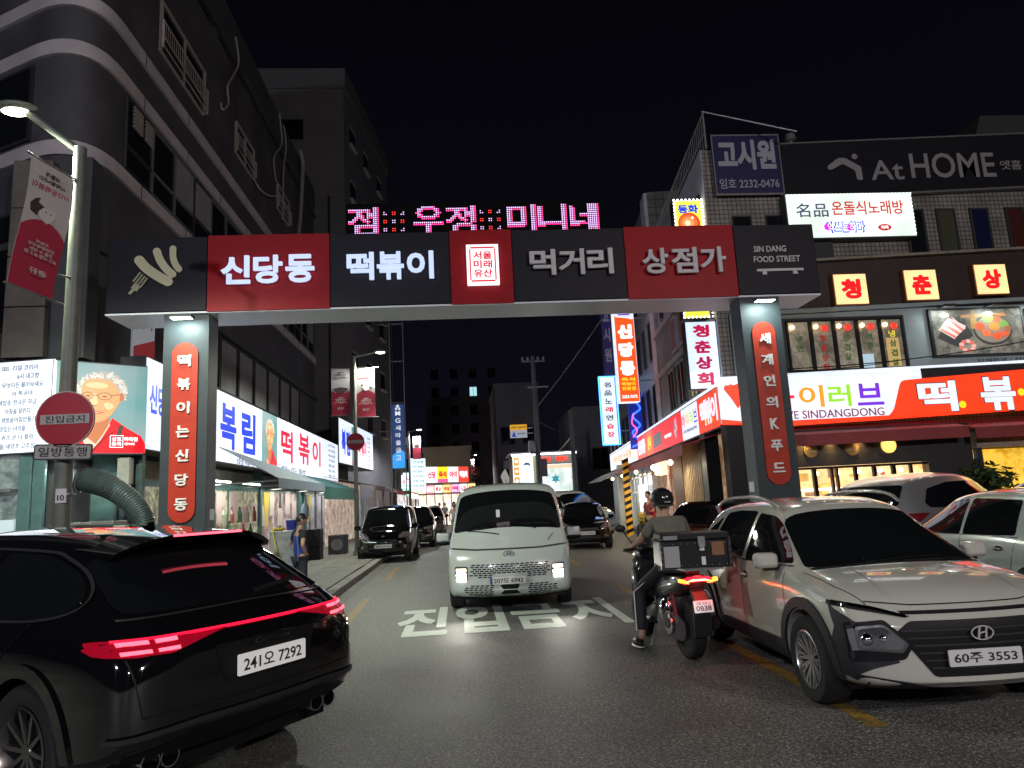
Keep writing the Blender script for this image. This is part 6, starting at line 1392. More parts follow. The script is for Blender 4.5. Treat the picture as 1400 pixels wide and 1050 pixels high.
def decal(bvh, name, poly, ax, m, parent, off=.004, th=.012, step=.09):
    P = []
    n = len(poly)
    for i in range(n):
        a = Vector(poly[i]); b = Vector(poly[(i+1) % n]); k = max(1, int((b-a).length/step))
        for j in range(k): P.append(a.lerp(b, j/k))
    nb = len(P); xs = [p.x for p in P]; ys = [p.y for p in P]; ip = []
    x = min(xs)+step*.5
    while x < max(xs):
        y = min(ys)+step*.5
        while y < max(ys):
            q = Vector((x, y))
            if inside(q, P) and min((q-p).length for p in P) > step*.35: ip.append(q)
            y += step
        x += step
    r = delaunay_2d_cdt(P+ip, [], [list(range(nb))], 1, 1e-6)
    V2, F2 = r[0], r[2]
    vs = []; lo = []
    for p in V2:
        h, nn = hit(bvh, ax, p.x, p.y); vs.append(h+nn*off); lo.append(h-nn*th)
    mb = MB(); mb.add(vs, [tuple(f) for f in F2])
    cnt = {}
    for f in F2:
        for i in range(len(f)): e = (f[i], f[(i+1) % len(f)]); cnt[e] = 1
    side = [(a, b) for (a, b) in cnt if (b, a) not in cnt]
    k = len(mb.v); used = {}
    for a, b in side:
        for q in (a, b):
            if q not in used: used[q] = len(mb.v); mb.v.append(tuple(lo[q]))
        mb.f.append((a, b, used[b], used[a])); mb.m.append(0)
    me = mb.mesh(name); smooth_mesh(me, 50)
    return obj(name, me, m, parent)
def both(bvh, name, poly, m, parent, **k):
    return [decal(bvh, name, poly, ax, m, parent, **k) for ax in 'LR']
def seam(bvh, name, pts, ax, m, parent, w=.008, off=.003, step=.05):
    P = []
    for i in range(len(pts)-1):
        a = Vector(pts[i]); b = Vector(pts[i+1]); k = max(1, int((b-a).length/step))
        for j in range(k): P.append(a.lerp(b, j/k))
    P.append(Vector(pts[-1])); mb = MB(); vs = []
    for i, p in enumerate(P):
        t = (P[min(i+1, len(P)-1)]-P[max(i-1, 0)]).normalized(); q = Vector((-t.y, t.x))*w/2
        for s in (1, -1):
            h, nn = hit(bvh, ax, *(p+q*s)); vs.append(h+nn*off)
    mb.add(vs, [(2*i, 2*i+1, 2*i+3, 2*i+2) for i in range(len(P)-1)])
    return obj(name, mb, m, parent)
WM = {}
def wheel_meshes(r, w=.22, n=10, style='multi', rr=.66):
    k = (r, w, n, style)
    if k not in WM:
        t = MB().lathe([(r*rr,-w*.42),(r*.74,-w*.5),(r*.93,-w*.5),(r*.985,-w*.4),(r,-w*.2),(r,w*.2),(r*.985,w*.4),(r*.93,w*.5),(r*.74,w*.5),(r*rr,w*.42)], 40, 'X').mesh('tyre', 50)
        m = MB(); R = r*rr
        m.lathe([(R*1.02,w*.47),(R*.97,w*.49),(R*.93,w*.42),(R*.92,-w*.3),(R*1.0,-w*.4)], 40, 'X')
        m.lathe([(0,w*.36),(R*.17,w*.36),(R*.2,w*.28),(R*.2,w*.1)], 20, 'X')
        for j in range(n):
            a = 2*math.pi*j/n
            sp = [(-.035,.0)] if style == 'single' else [(-.13,0),(.13,0)]
            for s_, _ in sp:
                a0 = a; a1 = a+s_; w0 = R*.055; w1 = R*.045
                if style == 'turbo': a1 = a+.12; w0 = R*.10; w1 = R*.2
                p0 = Vector((w*.34, R*.15*math.cos(a0), R*.15*math.sin(a0))); p1 = Vector((w*.42, R*.95*math.cos(a1), R*.95*math.sin(a1)))
                t_ = (p1-p0).normalized(); q_ = t_.cross(Vector((1,0,0))).normalized()
                m.add([p0+q_*w0, p0-q_*w0, p1-q_*w1, p1+q_*w1] + [p+Vector((-.03,0,0)) for p in (p0+q_*w0, p0-q_*w0, p1-q_*w1, p1+q_*w1)], [(0,1,2,3),(7,6,5,4),(0,4,5,1),(1,5,6,2),(2,6,7,3),(3,7,4,0)])
        rim = m.mesh('rim', 40)
        d = MB().lathe([(0,.0),(R*.9,.0),(R*.92,-w*.35),(0,-w*.35)], 24, 'X').lathe([(R*.3,w*.12),(R*.62,w*.12),(R*.62,w*.05),(R*.3,w*.05)], 24, 'X').mesh('brake_disc', 40)
        WM[k] = (t, rim, d)
    return WM[k]
def add_wheels(car, wheels, r, w=.22, n=10, style='multi', rim=None, steer=0., rr=.66):
    t, rm, d = wheel_meshes(r, w, n, style, rr)
    for (wx, wy, wz) in wheels:
        o = obj('wheel', t, K_rubber, car); o.location = (wx, wy, wz); o.rotation_euler.z = (0 if wx > 0 else math.pi) + (steer if wy > 0 else 0)
        obj('rim', rm, rim or V_rim, o); obj('brake_disc', d, K_dark, o)
def plate(car, s, x, y, z, front, w=.52, h=.11, lit=False, tilt=0.):
    p = obj('number_plate', MB().prism(rrect(-w/2,w/2,-h/2,h/2,.01), 0, .012), V_plate_lit if lit else V_plate, car)
    p.location = (x, y, z); p.rotation_euler = (tilt, 0, math.pi if front else 0)
    text(s, 0, 0, P_ink, h=h*.62, w=w*.86, y=.001, name='plate_lettering', parent=p, bold=.012, depth=.002)
    return p
def mirror(car, x, y, z, m, s, sc=1.0):
    o = obj('side_mirror', MB().prism(rrect(-.115*sc,.115*sc,-.07*sc,.075*sc,.045*sc), -.03*sc, .075*sc), m, car, bevel=.03*sc); smooth_mesh(o.data, 80); o.location = (x+s*.12, y, z)
    for v in o.data.vertices:
        if v.co.y > 0: v.co.x *= .8; v.co.z *= .8
    obj('mirror_foot', MB().box(-.13*1, .02, -.03, .03, -.085, -.05) if s > 0 else MB().box(-.02,.13,-.03,.03,-.085,-.05), V_blk, o)
    return o
def emblem_h(parent, x, y, z, sc, front=True):
    e = MB(); A = circ(0,0,.075*sc,28,.045*sc); B = circ(0,0,.065*sc,28,.037*sc)
    for i in range(28): e.prism([A[i],A[(i+1) % 28],B[(i+1) % 28],B[i]], 0, -.012)
    e.prism([(-.035*sc,-.03*sc),(-.022*sc,-.034*sc),(-.008*sc,.034*sc),(-.022*sc,.034*sc)], 0, -.012).prism([(.012*sc,-.034*sc),(.026*sc,-.034*sc),(.036*sc,.03*sc),(.024*sc,.034*sc)], 0, -.012).prism([(-.02*sc,-.008*sc),(.024*sc,.0),(.026*sc,.012*sc),(-.016*sc,.004*sc)], -.001, -.011)
    o = obj('emblem', e, K_chrome, parent); o.location = (x, y, z); o.rotation_euler.z = math.pi if front else 0
    return o

# ---------------------------------------------------- generic car factory
def make_car(name, label, cat, loc, deg, st, P, paintm, wy, r, track, glass, detail=None, bowf=.14, bowr=.1, sub=2, rimn=5, rimstyle='multi', rimm=None, lights_on=False, group=None, tyw=.22, steer=0.):
    car = thing(name, label, cat, (loc[0], loc[1], loc[2] if len(loc) > 2 else 0), math.radians(deg), group)
    wh = [(s*track, y, r) for y in wy for s in (-1, 1)]
    me, bvh = car_body(st, bowf, bowr, sub, wh, r)
    obj('body', me, paintm, car)
    obj('underbody', MB().box(-track+.02, track-.02, st[0][0]+.35, st[-1][0]-.35, .2, .5), V_blk, car)
    add_wheels(car, wh, r, tyw, rimn, rimstyle, rimm or V_rim, steer)
    for nm, ax, poly in glass:
        if ax == 'S':
            both(bvh, nm, rpoly(poly, .045, 3), K_glass, car, off=.006, step=.06)
        else: decal(bvh, nm, rpoly(poly, .07, 3), ax, K_glass, car, off=.009, step=.06)
    if detail: detail(car, bvh)
    return car, bvh

# ---------------------------------------------------- white crossover (front right)
KST = [(-2.08,.45,.80,.98,.74,.70,.55),(-2.03,.36,.86,1.08,.84,.80,.60),(-1.86,.26,.96,1.30,.89,.84,.60),(-1.62,.22,1.00,1.47,.90,.85,.58),(-1.1,.20,1.01,1.535,.90,.86,.60),(-.5,.20,1.0,1.555,.90,.865,.62),(.0,.20,.985,1.54,.90,.865,.62),(.28,.20,.975,1.49,.90,.865,.60),(.34,.20,.97,1.46,.90,.865,.60),
       (.72,.20,.955,1.24,.90,.87,.64),(1.06,.20,.94,1.035,.90,.87,.70),(1.14,.20,.935,1.00,.90,.87,.72),(1.5,.20,.91,.965,.90,.865,.72),(1.82,.22,.86,.90,.88,.84,.70),(2.0,.25,.76,.80,.85,.82,.68),(2.08,.30,.60,.66,.80,.77,.64)]
KG = [('windscreen','T',[(-.60,.40),(.60,.40),(.74,1.08),(.4,1.16),(-.4,1.16),(-.74,1.08)]),
      ('side_window','S',[(-.02,1.0),(-.05,1.44),(.28,1.41),(.42,1.345),(.92,1.03)][::-1]), ('side_window','S',[(-.12,1.01),(-.12,1.455),(-.62,1.455),(-1.0,1.42),(-1.12,1.09)]), ('side_window','S',[(-1.22,1.12),(-1.12,1.38),(-1.42,1.25),(-1.62,1.14)]),
      ('rear_window','B',[(-.55,1.08),(.55,1.08),(.50,1.40),(-.50,1.40)])]
def kona_detail(car, b):
    # grey cladding: arches, sills and the corner horns carrying the lamps
    for wy in (1.30, -1.30):
        A = [(wy + .475*math.cos(a), .33 + .475*math.sin(a)) for a in [math.pi*(k/20*1.16-.08) for k in range(21)]]; B = [(wy + .395*math.cos(a), .33 + .395*math.sin(a)) for a in [math.pi*(k/20*1.16-.08) for k in range(20, -1, -1)]]
        both(b, 'arch_cladding', A + B, V_clad, car, off=.022, th=.0, step=.07)
    both(b, 'sill_cladding', [(-.92,.24),(.92,.24),(.86,.40),(-.86,.36)], V_clad, car, off=.018, th=.0)
    both(b, 'horn_cladding', [(1.70,.52),(1.76,.66),(1.68,.80),(1.86,.74),(1.99,.66),(2.02,.44),(1.88,.32),(1.72,.34)], V_clad, car, off=.012, th=.0, step=.05)
    for s in (-1, 1):
        X = lambda pts: [(s*x, z) for x, z in pts]
        decal(b, 'lamp_surround', rpoly(X([(.84,.70),(.62,.72),(.46,.56),(.52,.46),(.84,.44)]), .02, 2), 'F', V_blk, car, off=.014, th=0, step=.06)
        decal(b, 'headlamp_trim', rpoly(X([(.80,.675),(.63,.69),(.49,.565),(.535,.505),(.80,.525)]), .02, 2), 'F', V_rimd, car, off=.022, th=0, step=.05)
        decal(b, 'headlamp', rpoly(X([(.785,.66),(.635,.675),(.515,.575),(.545,.525),(.785,.54)]), .02, 2), 'F', mat('headlamp_glass', (.26,.26,.28), .12, metal=.8), car, off=.030, th=0, step=.04)
        h, n = hit(b, 'F', s*.70, .60)
        for dx in (-.055,.055):
            q = obj('projector', MB().sphere((0,0,0), .046, .045, .044, 14, 8), K_chrome, car, smooth=60); q.location = h + n*.012 + Vector((dx*s,-.0,0))
        decal(b, 'running_lamp', rpoly(X([(.85,.835),(.66,.80),(.44,.738),(.47,.732),(.68,.772),(.86,.80)]), .008, 2), 'F', mat('lamp_dark_lens', (.08,.08,.09), .05, metal=.7), car, off=.012, th=0, step=.05)
        seam(b, 'lamp_strip', X([(.84,.822),(.66,.79),(.47,.738)]), 'F', K_chrome, car, .02, .016)
        seam(b, 'side_reflector', [(1.90,.66),(1.93,.52)], 'L' if s < 0 else 'R', V_silver, car, .035, .02)
        h, n = hit(b, 'R' if s > 0 else 'L', .70, 1.0)
        mirror(car, h.x, .74, 1.05, V_white, s)
        for wy_ in (.12, -.86): 
            hh, nn = hit(b, 'R' if s > 0 else 'L', wy_-.1, .86); o = obj('door_handle', MB().sphere((0,0,0), .018, .09, .017, 10, 8), V_white, car, smooth=60); o.location = hh + nn*.022
            o2 = obj('handle_recess', MB().sphere((0,0,0), .006, .07, .035, 10, 8), V_blk, car, smooth=60); o2.location = hh + nn*.001
        rr_ = [Vector((s*.60,-1.45,1.50)), Vector((s*.615,-1.1,1.575)), Vector((s*.625,-.4,1.60)), Vector((s*.62,.05,1.575)), Vector((s*.61,.28,1.50))]
        obj('roof_rail', MB().path(curve_pts(rr_, 6), .016, 8), V_silver, car, smooth=60)
        tl = decal(b, 'tail_lamp', X([(.80,.95),(.55,.93),(.55,.87),(.80,.86)]), 'B', V_redp, car, off=.008, th=0)
    decal(b, 'grille', rpoly([(-.46,.71),(.46,.71),(.56,.64),(.34,.34),(-.34,.34),(-.56,.64)], .03, 3), 'F', V_blk, car, off=.008, th=0, step=.06)
    for k in range(6):
        z = .40 + k*.05; w = .36+.17*k/5; seam(b, 'grille_bar', [(-w,z),(w,z)], 'F', V_clad, car, .012, .014, .08)
    decal(b, 'nose_slot', [(-.50,.775),(.50,.775),(.48,.752),(-.48,.752)], 'F', V_blk, car, off=.004, th=0)
    decal(b, 'lower_trim', rpoly([(-.84,.36),(-.30,.27),(.30,.27),(.84,.36),(.80,.22),(-.80,.22)], .02, 2), 'F', V_clad, car, off=.012, th=0, step=.07)
    h, n = hit(b, 'F', 0, .63); emblem_h(car, 0, h.y+.022, .625, 1.1)
    h, n = hit(b, 'F', 0, .47); plate(car, '60주 3553', 0, h.y+.03, .465, True)
    for ax in 'LR':
        seam(b, 'door_gap', [(-.07,.38),(-.07,.98)], ax, V_blk, car); seam(b, 'door_gap', [(.88,.42),(.95,.70),(.90,.96)], ax, V_blk, car); seam(b, 'door_gap', [(-.95,.62),(-1.02,.75),(-1.12,.98)], ax, V_blk, car)
        seam(b, 'window_trim', [(-1.62,1.13),(-1.2,1.08),(-.1,.995),(.95,1.01)], ax, K_chrome, car, .010, .008)
        seam(b, 'side_crease', [(-1.6,.80),(-.9,.70),(.8,.66)], ax, V_white, car, .02, .003)  # raised strip along the crease, in the body's own white
    seam(b, 'bonnet_gap', [(-.78,1.12),(-.76,1.6),(-.68,1.88)], 'T', V_blk, car, .007); seam(b, 'bonnet_gap', [(.78,1.12),(.76,1.6),(.68,1.88)], 'T', V_blk, car, .007)
    seam(b, 'bonnet_gap', [(-.68,.835),(-.4,.81),(.4,.81),(.68,.835)], 'F', V_blk, car, .007)
    decal(b, 'cowl', [(-.72,1.10),(.72,1.10),(.70,1.16),(.4,1.19),(-.4,1.19),(-.70,1.16)], 'T', V_blk, car, off=.002, th=0)
    for s in (-1, 1):
        seam(b, 'wiper', [(s*.0+.25,1.17),(s*.35-.1,1.08)], 'T', V_blk, car, .014, .02)
    seam(b, 'bonnet_crease', [(-.42,1.2),(-.50,1.85)], 'T', V_white, car, .03, .006); seam(b, 'bonnet_crease', [(.42,1.2),(.50,1.85)], 'T', V_white, car, .03, .006)
    decal(b, 'headliner_strip', [(-.58,.385),(.58,.385),(.585,.42),(-.585,.42)], 'T', V_blk, car, off=.002, th=0)
make_car('crossover', 'white crossover with grey wheel arch cladding at the front right, plate 60 3553', 'car', (3.66,6.96), 177.7, KST, None, V_white, (1.30,-1.30), .33, .80, KG, kona_detail, sub=3, rimn=10)

# ---------------------------------------------------- black coupe-like SUV (front left, rear view)
CST = [(-2.46,.50,.80,.92,.80,.78,.64),(-2.40,.42,.90,1.02,.92,.88,.70),(-2.24,.33,1.02,1.13,.97,.93,.72),(-1.98,.26,1.07,1.30,.985,.94,.66),(-1.62,.24,1.09,1.52,.99,.94,.62),(-1.42,.24,1.09,1.585,.99,.94,.61),(-.9,.24,1.08,1.63,.985,.93,.63),(-.2,.24,1.07,1.66,.97,.92,.64),(.3,.24,1.06,1.64,.97,.92,.62),(.5,.24,1.05,1.56,.97,.92,.61),
       (1.05,.24,1.03,1.18,.975,.92,.66),(1.2,.24,1.02,1.10,.98,.92,.70),(1.7,.25,.97,1.03,.99,.92,.74),(2.1,.28,.88,.93,.97,.9,.72),(2.36,.34,.74,.78,.9,.85,.66),(2.46,.42,.60,.64,.8,.78,.6)]
CG = [('windscreen','T',[(-.60,.60),(.60,.60),(.74,1.16),(-.74,1.16)]), ('rear_window','B',[(-.78,1.145),(.78,1.145),(.66,1.46),(-.66,1.46)]),
      ('side_window','S',[(-1.76,1.22),(-1.71,1.29),(-1.56,1.375),(-1.34,1.44),(-1.1,1.485),(-.62,1.51),(-.60,1.10),(-1.1,1.11),(-1.48,1.13),(-1.70,1.165)]), ('side_window','S',[(-.54,1.10),(-.54,1.52),(.25,1.50),(.6,1.34),(.95,1.10)])]
def cay_detail(car, b):
    # full width light bar and multi-element tail lamps
    bar = [(-.90,.995),(-.5,1.02),(0,1.028),(.5,1.02),(.90,.995)]
    tl = decal(b, 'light_bar', [(-.88,1.016),(.88,1.016),(.88,1.026),(-.88,1.026)], 'B', E_redtail, car, off=.012, th=0, step=.06)
    for s in (-1, 1):
        X = lambda pts: [(s*x, z) for x, z in pts]
        decal(b, 'tail_lamp', rpoly(X([(.94,1.025),(.60,1.03),(.50,1.01),(.56,.962),(.80,.935),(.94,.95)]), .02, 2), 'B', mat('tail_lens', (.25,.004,.012), .15, emit=.17, ecol=(.9,.004,.04)), car, off=.008, th=0, step=.05)
        for z0, z1 in ((1.012,.996),(.966,.95)):
            for x0, x1 in ((.60,.71),(.74,.87)):
                decal(b, 'lamp_element', X([(x0,z0),(x1,z0),(x1,z1),(x0,z1)]), 'B', E_redhot, car, off=.015, th=0, step=.05)
        ax = 'R' if s > 0 else 'L'
        decal(b, 'tail_lamp', rpoly([(-2.40,1.02),(-2.06,1.005),(-2.02,.985),(-2.12,.955),(-2.40,.935)], .01, 2), ax, MATS['tail_lens'], car, off=.008, th=0, step=.05)
        seam(b, 'window_trim', [tuple(q_) for q_ in curve_pts([Vector(v_) for v_ in ((-.5,1.09),(-1.1,1.10),(-1.5,1.12),(-1.74,1.16),(-1.80,1.22),(-1.74,1.30),(-1.58,1.39),(-1.35,1.46),(-1.1,1.505),(-.3,1.535),(.3,1.515))], 4)], ax, mat('gloss_trim', (.25,.25,.27), .15, metal=.9), car, .016, .012)
        for wy_ in (-.95, .2):
            hh, nn = hit(b, ax, wy_, .985); o = obj('door_handle', MB().sphere((0,0,0), .022, .10, .018, 12, 8), V_black, car, smooth=60); o.location = hh + nn*.02
        seam(b, 'door_gap', [(-.58,.42),(-.57,1.08)], ax, V_blk, car); seam(b, 'door_gap', [(-1.02,.75),(-1.2,.9),(-1.42,1.1)], ax, V_blk, car)
        decal(b, 'arch_trim', [(-1.48+.50*math.cos(a), .385+.50*math.sin(a)) for a in [math.pi*k/18 for k in range(19)]] + [(-1.48+.425*math.cos(a), .385+.425*math.sin(a)) for a in [math.pi*k/18 for k in range(18,-1,-1)]], ax, V_black, car, off=.018, th=.0, step=.07)
        hh, nn = hit(b, 'B', s*.63, .33)
        for dx in (-.06,.06):
            o = obj('exhaust_tip', MB().lathe([(.055,0),(.06,-.10),(.052,-.10),(.045,0)], 20, 'Y'), K_chrome, car, smooth=60); o.location = (s*.63+dx, hh.y-.02, .35); 
    decal(b, 'rear_diffuser', rpoly([(-.86,.44),(-.5,.50),(.5,.50),(.86,.44),(.78,.30),(-.78,.30)], .03, 2), 'B', V_blk, car, off=.010, th=0, step=.07)
    seam(b, 'bumper_lip', [(-.93,.52),(-.5,.545),(.5,.545),(.93,.52)], 'B', mat('satin_lip', (.05,.05,.055), .3, metal=.6), car, .028, .022)
    decal(b, 'plate_recess', rpoly([(-.40,.93),(.40,.93),(.33,.70),(-.33,.70)], .03, 2), 'B', V_blk, car, off=.004, th=0)
    h, n = hit(b, 'B', 0, .79); plate(car, '241오 7292', 0, h.y-.035, .79, False, lit=True, w=.54, h=.125)
    text('Cayenne', 0, .905, K_chrome, h=.042, w=.28, y=-(h.y-.02), name='script_badge', parent=car, bold=.004, shear=.35)
    # raised spoiler with high brake lamp
    sp = MB(); N = 14
    top = []; 
    for i in range(N+1):
        x = -.62+1.24*i/N; h_ = .0
        e_ = abs(x/.62)**3; top.append((x, -1.30, 1.622-.10*e_)); top.append((x, -1.84+.10*e_, 1.592-.11*e_)); top.append((x, -1.82+.10*e_, 1.560-.11*e_)); top.append((x, -1.40, 1.50-.08*e_))
    sp.add(top, [(4*i+a, 4*i+(a+1) % 4, 4*i+4+(a+1) % 4, 4*i+4+a) for i in range(N) for a in range(4)] + [(0,1,2,3),(4*N,4*N+1,4*N+2,4*N+3)])
    spo = obj('roof_spoiler', sp, V_black, car, smooth=40)
    obj('high_brake_lamp', MB().box(-.27,.27,-1.852,-1.835,1.570,1.585), E_redhot, spo)
    obj('brake_lamp_reflection', MB().box(-.25,.25,-1.74,-1.735,1.452,1.462), MATS['tail_lens'], car) if False else None
    w = seam(b, 'rear_wiper', [(.05,1.165),(.48,1.20)], 'B', V_blk, car, .022, .03)
    seam(b, 'tailgate_gap', [(-.86,.93),(-.80,.62),(.80,.62),(.86,.93)], 'B', V_blk, car, .008)
    seam(b, 'tailgate_edge', [(-.80,1.12),(0,1.135),(.80,1.12)], 'B', MATS['gloss_trim'], car, .010, .008)
    obj('shark_fin', MB().prism([(-1.22,1.60),(-1.02,1.61),(-1.19,1.675)], -.012, .012, 'YZ'), V_black, car)
cay_a = math.radians(56); cpos = Vector((-1.259,4.84)); f_ = Vector((-math.sin(cay_a), math.cos(cay_a)))
cc = cpos + f_*2.46
make_car('sport_utility_car', 'glossy black car with a full width red tail light bar, plate 241 7292', 'car', (cc.x, cc.y), 56, CST, None, V_black, (1.42,-1.48), .385, .84, CG, cay_detail, sub=3, rimn=10, rimstyle='single', rimm=V_rimd, tyw=.28)

# ---------------------------------------------------- white one-box van (centre)
SST = [(-2.62,.35,.95,1.80,.92,.92,.78),(-2.55,.28,1.0,1.9,.98,.97,.82),(-1.8,.22,1.02,1.97,.998,.98,.84),(0,.20,1.02,1.99,.998,.98,.84),(.9,.20,1.02,1.985,.998,.98,.84),(1.15,.20,1.02,1.95,.998,.98,.86),(1.28,.20,1.02,1.90,.998,.98,.85),
       (1.75,.20,1.02,1.58,.995,.98,.87),(2.12,.20,1.0,1.26,.99,.975,.88),(2.34,.22,.97,1.06,.98,.96,.88),(2.50,.26,.86,.95,.955,.94,.86),(2.60,.30,.70,.80,.92,.90,.82),(2.63,.36,.56,.64,.88,.86,.78)]
SG_ = [('windscreen','T',[(-.79,1.36),(.79,1.36),(.87,2.05),(.4,2.13),(-.4,2.13),(-.86,2.05)]), ('side_window','S',[(.2,1.08),(.2,1.80),(1.15,1.78),(1.9,1.25),(1.75,1.08)]), ('side_window','S',[(.1,1.08),(.1,1.82),(-1.1,1.82),(-1.1,1.08)]), ('side_window','S',[(-1.2,1.08),(-1.2,1.82),(-2.3,1.80),(-2.35,1.08)])]
def van_detail(car, b):
    for s in (-1, 1):
        X = lambda pts: [(s*x, z) for x, z in pts]
        decal(b, 'headlamp', rpoly(X([(.84,.72),(.64,.72),(.64,.50),(.84,.50)]), .02, 2), 'F', V_rimd, car, off=.006, th=0, step=.05)
        for z in (.66,.585,.525):
            decal(b, 'lamp_element', rpoly(X([(.82,z+.03),(.665,z+.03),(.665,z-.022),(.82,z-.022)]), .01, 2), 'F', E_head if z < .65 else em('lit_warm_lamp', (1,.80,.6), 3), car, off=.014, th=0, step=.05)
        mm = mirror(car, s*.96, 1.62, 1.13, V_white2, s, 1.15); 
        obj('mirror_base', MB().sphere((0,0,-.08), .14, .09, .05, 12, 8), V_blk, mm, smooth=60)
        hh, nn = hit(b, 'F', s*.74, .6); spot('headlamp_beam', hh+nn*.12, (math.radians(84), 0, math.pi*0), 26, (1,.96,.85), 100, .7, .06, car).rotation_euler = (math.radians(82), 0, 0)
        seam(b, 'door_gap', [(2.0,.42),(2.05,.98)], 'R' if s > 0 else 'L', V_blk, car)
    # brick-pattern grille slots in staggered rows
    for r, (z, x0) in enumerate(((.735,.60),(.705,.62),(.675,.62),(.645,.62),(.615,.62),(.585,.60),(.555,.55),(.43,.62),(.40,.72),(.37,.74),(.34,.72),(.31,.66),(.28,.58))):
        w = .075; k = int(2*x0/w)
        for i in range(k):
            xa = -x0 + (i+.5*(r % 2))*w
            if abs(xa+w*.4) < .26 and z < .59: continue
            if r >= 7 and abs(xa+w*.4) < .14: continue
            seam(b, 'grille_slot', [(xa,z),(xa+w*.78,z)], 'F', V_blk, car, .018, .004, .08)
    decal(b, 'radar_block', rpoly([(-.14,.44),(.14,.44),(.14,.30),(-.14,.30)], .01, 2), 'F', V_blk, car, off=.006, th=0)
    decal(b, 'lower_lip', [(-.90,.235),(.90,.235),(.86,.20),(-.86,.20)], 'F', V_blk, car, off=.008, th=0)
    seam(b, 'bonnet_gap', [(-.93,.985),(-.5,.955),(.5,.955),(.93,.985)], 'F', mat('dark_trim_strip', (.06,.06,.06), .3), car, .022, .006)
    h, n = hit(b, 'F', 0, .89); emblem_h(car, 0, h.y+.012, .885, 1.15)
    h, n = hit(b, 'F', 0, .50); plate(car, '207모 6942', .02, h.y+.02, .50, True)
    obj('plate_blue_edge', MB().box(.27,.30,h.y+.01,h.y+.034,.45,.55), mat('plate_blue', (.02,.04,.25), .5), car)
    for x in (-.45, .1): seam(b, 'wiper', [(x,2.14),(x+.42,2.03)], 'T', V_blk, car, .016, .012)
    text('신당동 떡볶이', -.55, 1.13, mat('van_script', (.25,.25,.22), .5), h=.03, w=.26, y=0, name='bonnet_script', parent=car, bold=.01).rotation_euler = (0,0,math.pi)
    o = KIDS(car)[-1]; h1, _ = hit(b, 'F', .55, 1.13); o.location = (0, h1.y+.02, 0)
    seam(b, 'scratch_mark', [(-.62,1.05),(-.72,1.15)], 'F', mat('van_scratch', (.2,.2,.15), .6), car, .02, .004)
    decal(b, 'roof_edge', [(-.74,1.30),(.74,1.30),(.75,1.345),(-.75,1.345)], 'T', V_white2, car, off=.004, th=0)
    card = obj('windscreen_card', MB().box(.12,.18,1.95,1.955,1.43,1.55), P_white, car)
make_car('people_carrier', 'white one box people carrier with lit square headlamps driving under the gate', 'van', (.883,13.6), 176, SST, None, V_white2, (1.62,-1.6), .35, .87, SG_, van_detail, sub=3, rimn=8, bowf=.22)

# ---------------------------------------------------- boxy black kei car and followers on the left
RST = [(-1.78,.35,.95,1.55,.76,.75,.64),(-1.7,.26,1.0,1.66,.79,.78,.66),(-1.0,.2,1.02,1.70,.80,.79,.68),(.2,.2,1.02,1.70,.80,.79,.68),(.75,.2,1.02,1.66,.80,.79,.66),(.88,.2,1.01,1.60,.80,.79,.65),(1.22,.2,.99,1.16,.80,.78,.68),(1.34,.22,.97,1.04,.80,.77,.68),(1.6,.24,.88,.94,.79,.76,.66),(1.74,.28,.72,.78,.77,.74,.62),(1.80,.33,.55,.60,.72,.70,.58)]
RG_ = [('windscreen','T',[(-.60,.93),(.60,.93),(.70,1.24),(-.70,1.24)]), ('side_window','S',[(-.02,1.06),(-.02,1.56),(.80,1.54),(1.1,1.08)]), ('side_window','S',[(-.10,1.06),(-.10,1.56),(-.9,1.56),(-.9,1.06)]), ('side_window','S',[(-.98,1.06),(-.98,1.56),(-1.55,1.52),(-1.6,1.08)])]
def ray_detail(car, b, pl='25거 0728', pm=None):
    for s in (-1, 1):
        X = lambda pts: [(s*x, z) for x, z in pts]
        decal(b, 'headlamp', rpoly(X([(.74,.90),(.58,.90),(.44,.78),(.48,.72),(.72,.74)]), .03, 2), 'F', mat('chrome_lamp', (.45,.40,.42), .12, metal=.8), car, off=.010, th=0, step=.06)
        decal(b, 'fog_lamp', rpoly(X([(.70,.52),(.60,.52),(.60,.42),(.70,.42)]), .02, 2), 'F', MATS['chrome_lamp'], car, off=.008, th=0)
        mirror(car, s*.79, .95, 1.06, V_black, s, 1.0)
    seam(b, 'grille_trim', [(-.50,.72),(-.42,.64),(0,.61),(.42,.64),(.50,.72)], 'F', K_chrome, car, .02, .008)
    decal(b, 'grille', rpoly([(-.45,.70),(.45,.70),(.38,.65),(0,.63),(-.38,.65)], .01, 2), 'F', V_blk, car, off=.006, th=0)
    h, n = hit(b, 'F', 0, .50); plate(car, pl, 0, h.y+.02, .50, True)
    o = obj('badge', MB().prism(circ(0,0,.05,16,.03), 0, -.01), K_chrome, car); h, n = hit(b, 'F', 0, .80); o.location = (0,h.y+.01,.80)
    decal(b, 'lower_grille', rpoly([(-.45,.42),(.45,.42),(.42,.34),(-.42,.34)], .01, 2), 'F', V_blk, car, off=.006, th=0)
make_car('boxy_small_car', 'boxy tall black small car parked half on the left pavement', 'car', (-2.36,23.9), 178.5, RST, None, V_black, (1.22,-1.28), .29, .71, RG_, ray_detail, rimn=5)
XST = [(y*1.02, zb, zs*1.0, zt*1.04, wm*1.02, wb*1.02, wt*1.02) for (y, zb, zs, zt, wm, wb, wt) in KST]
XG = [(n_, a_, [(x*1.02, y*1.02) for x, y in p_]) for n_, a_, p_ in KG]
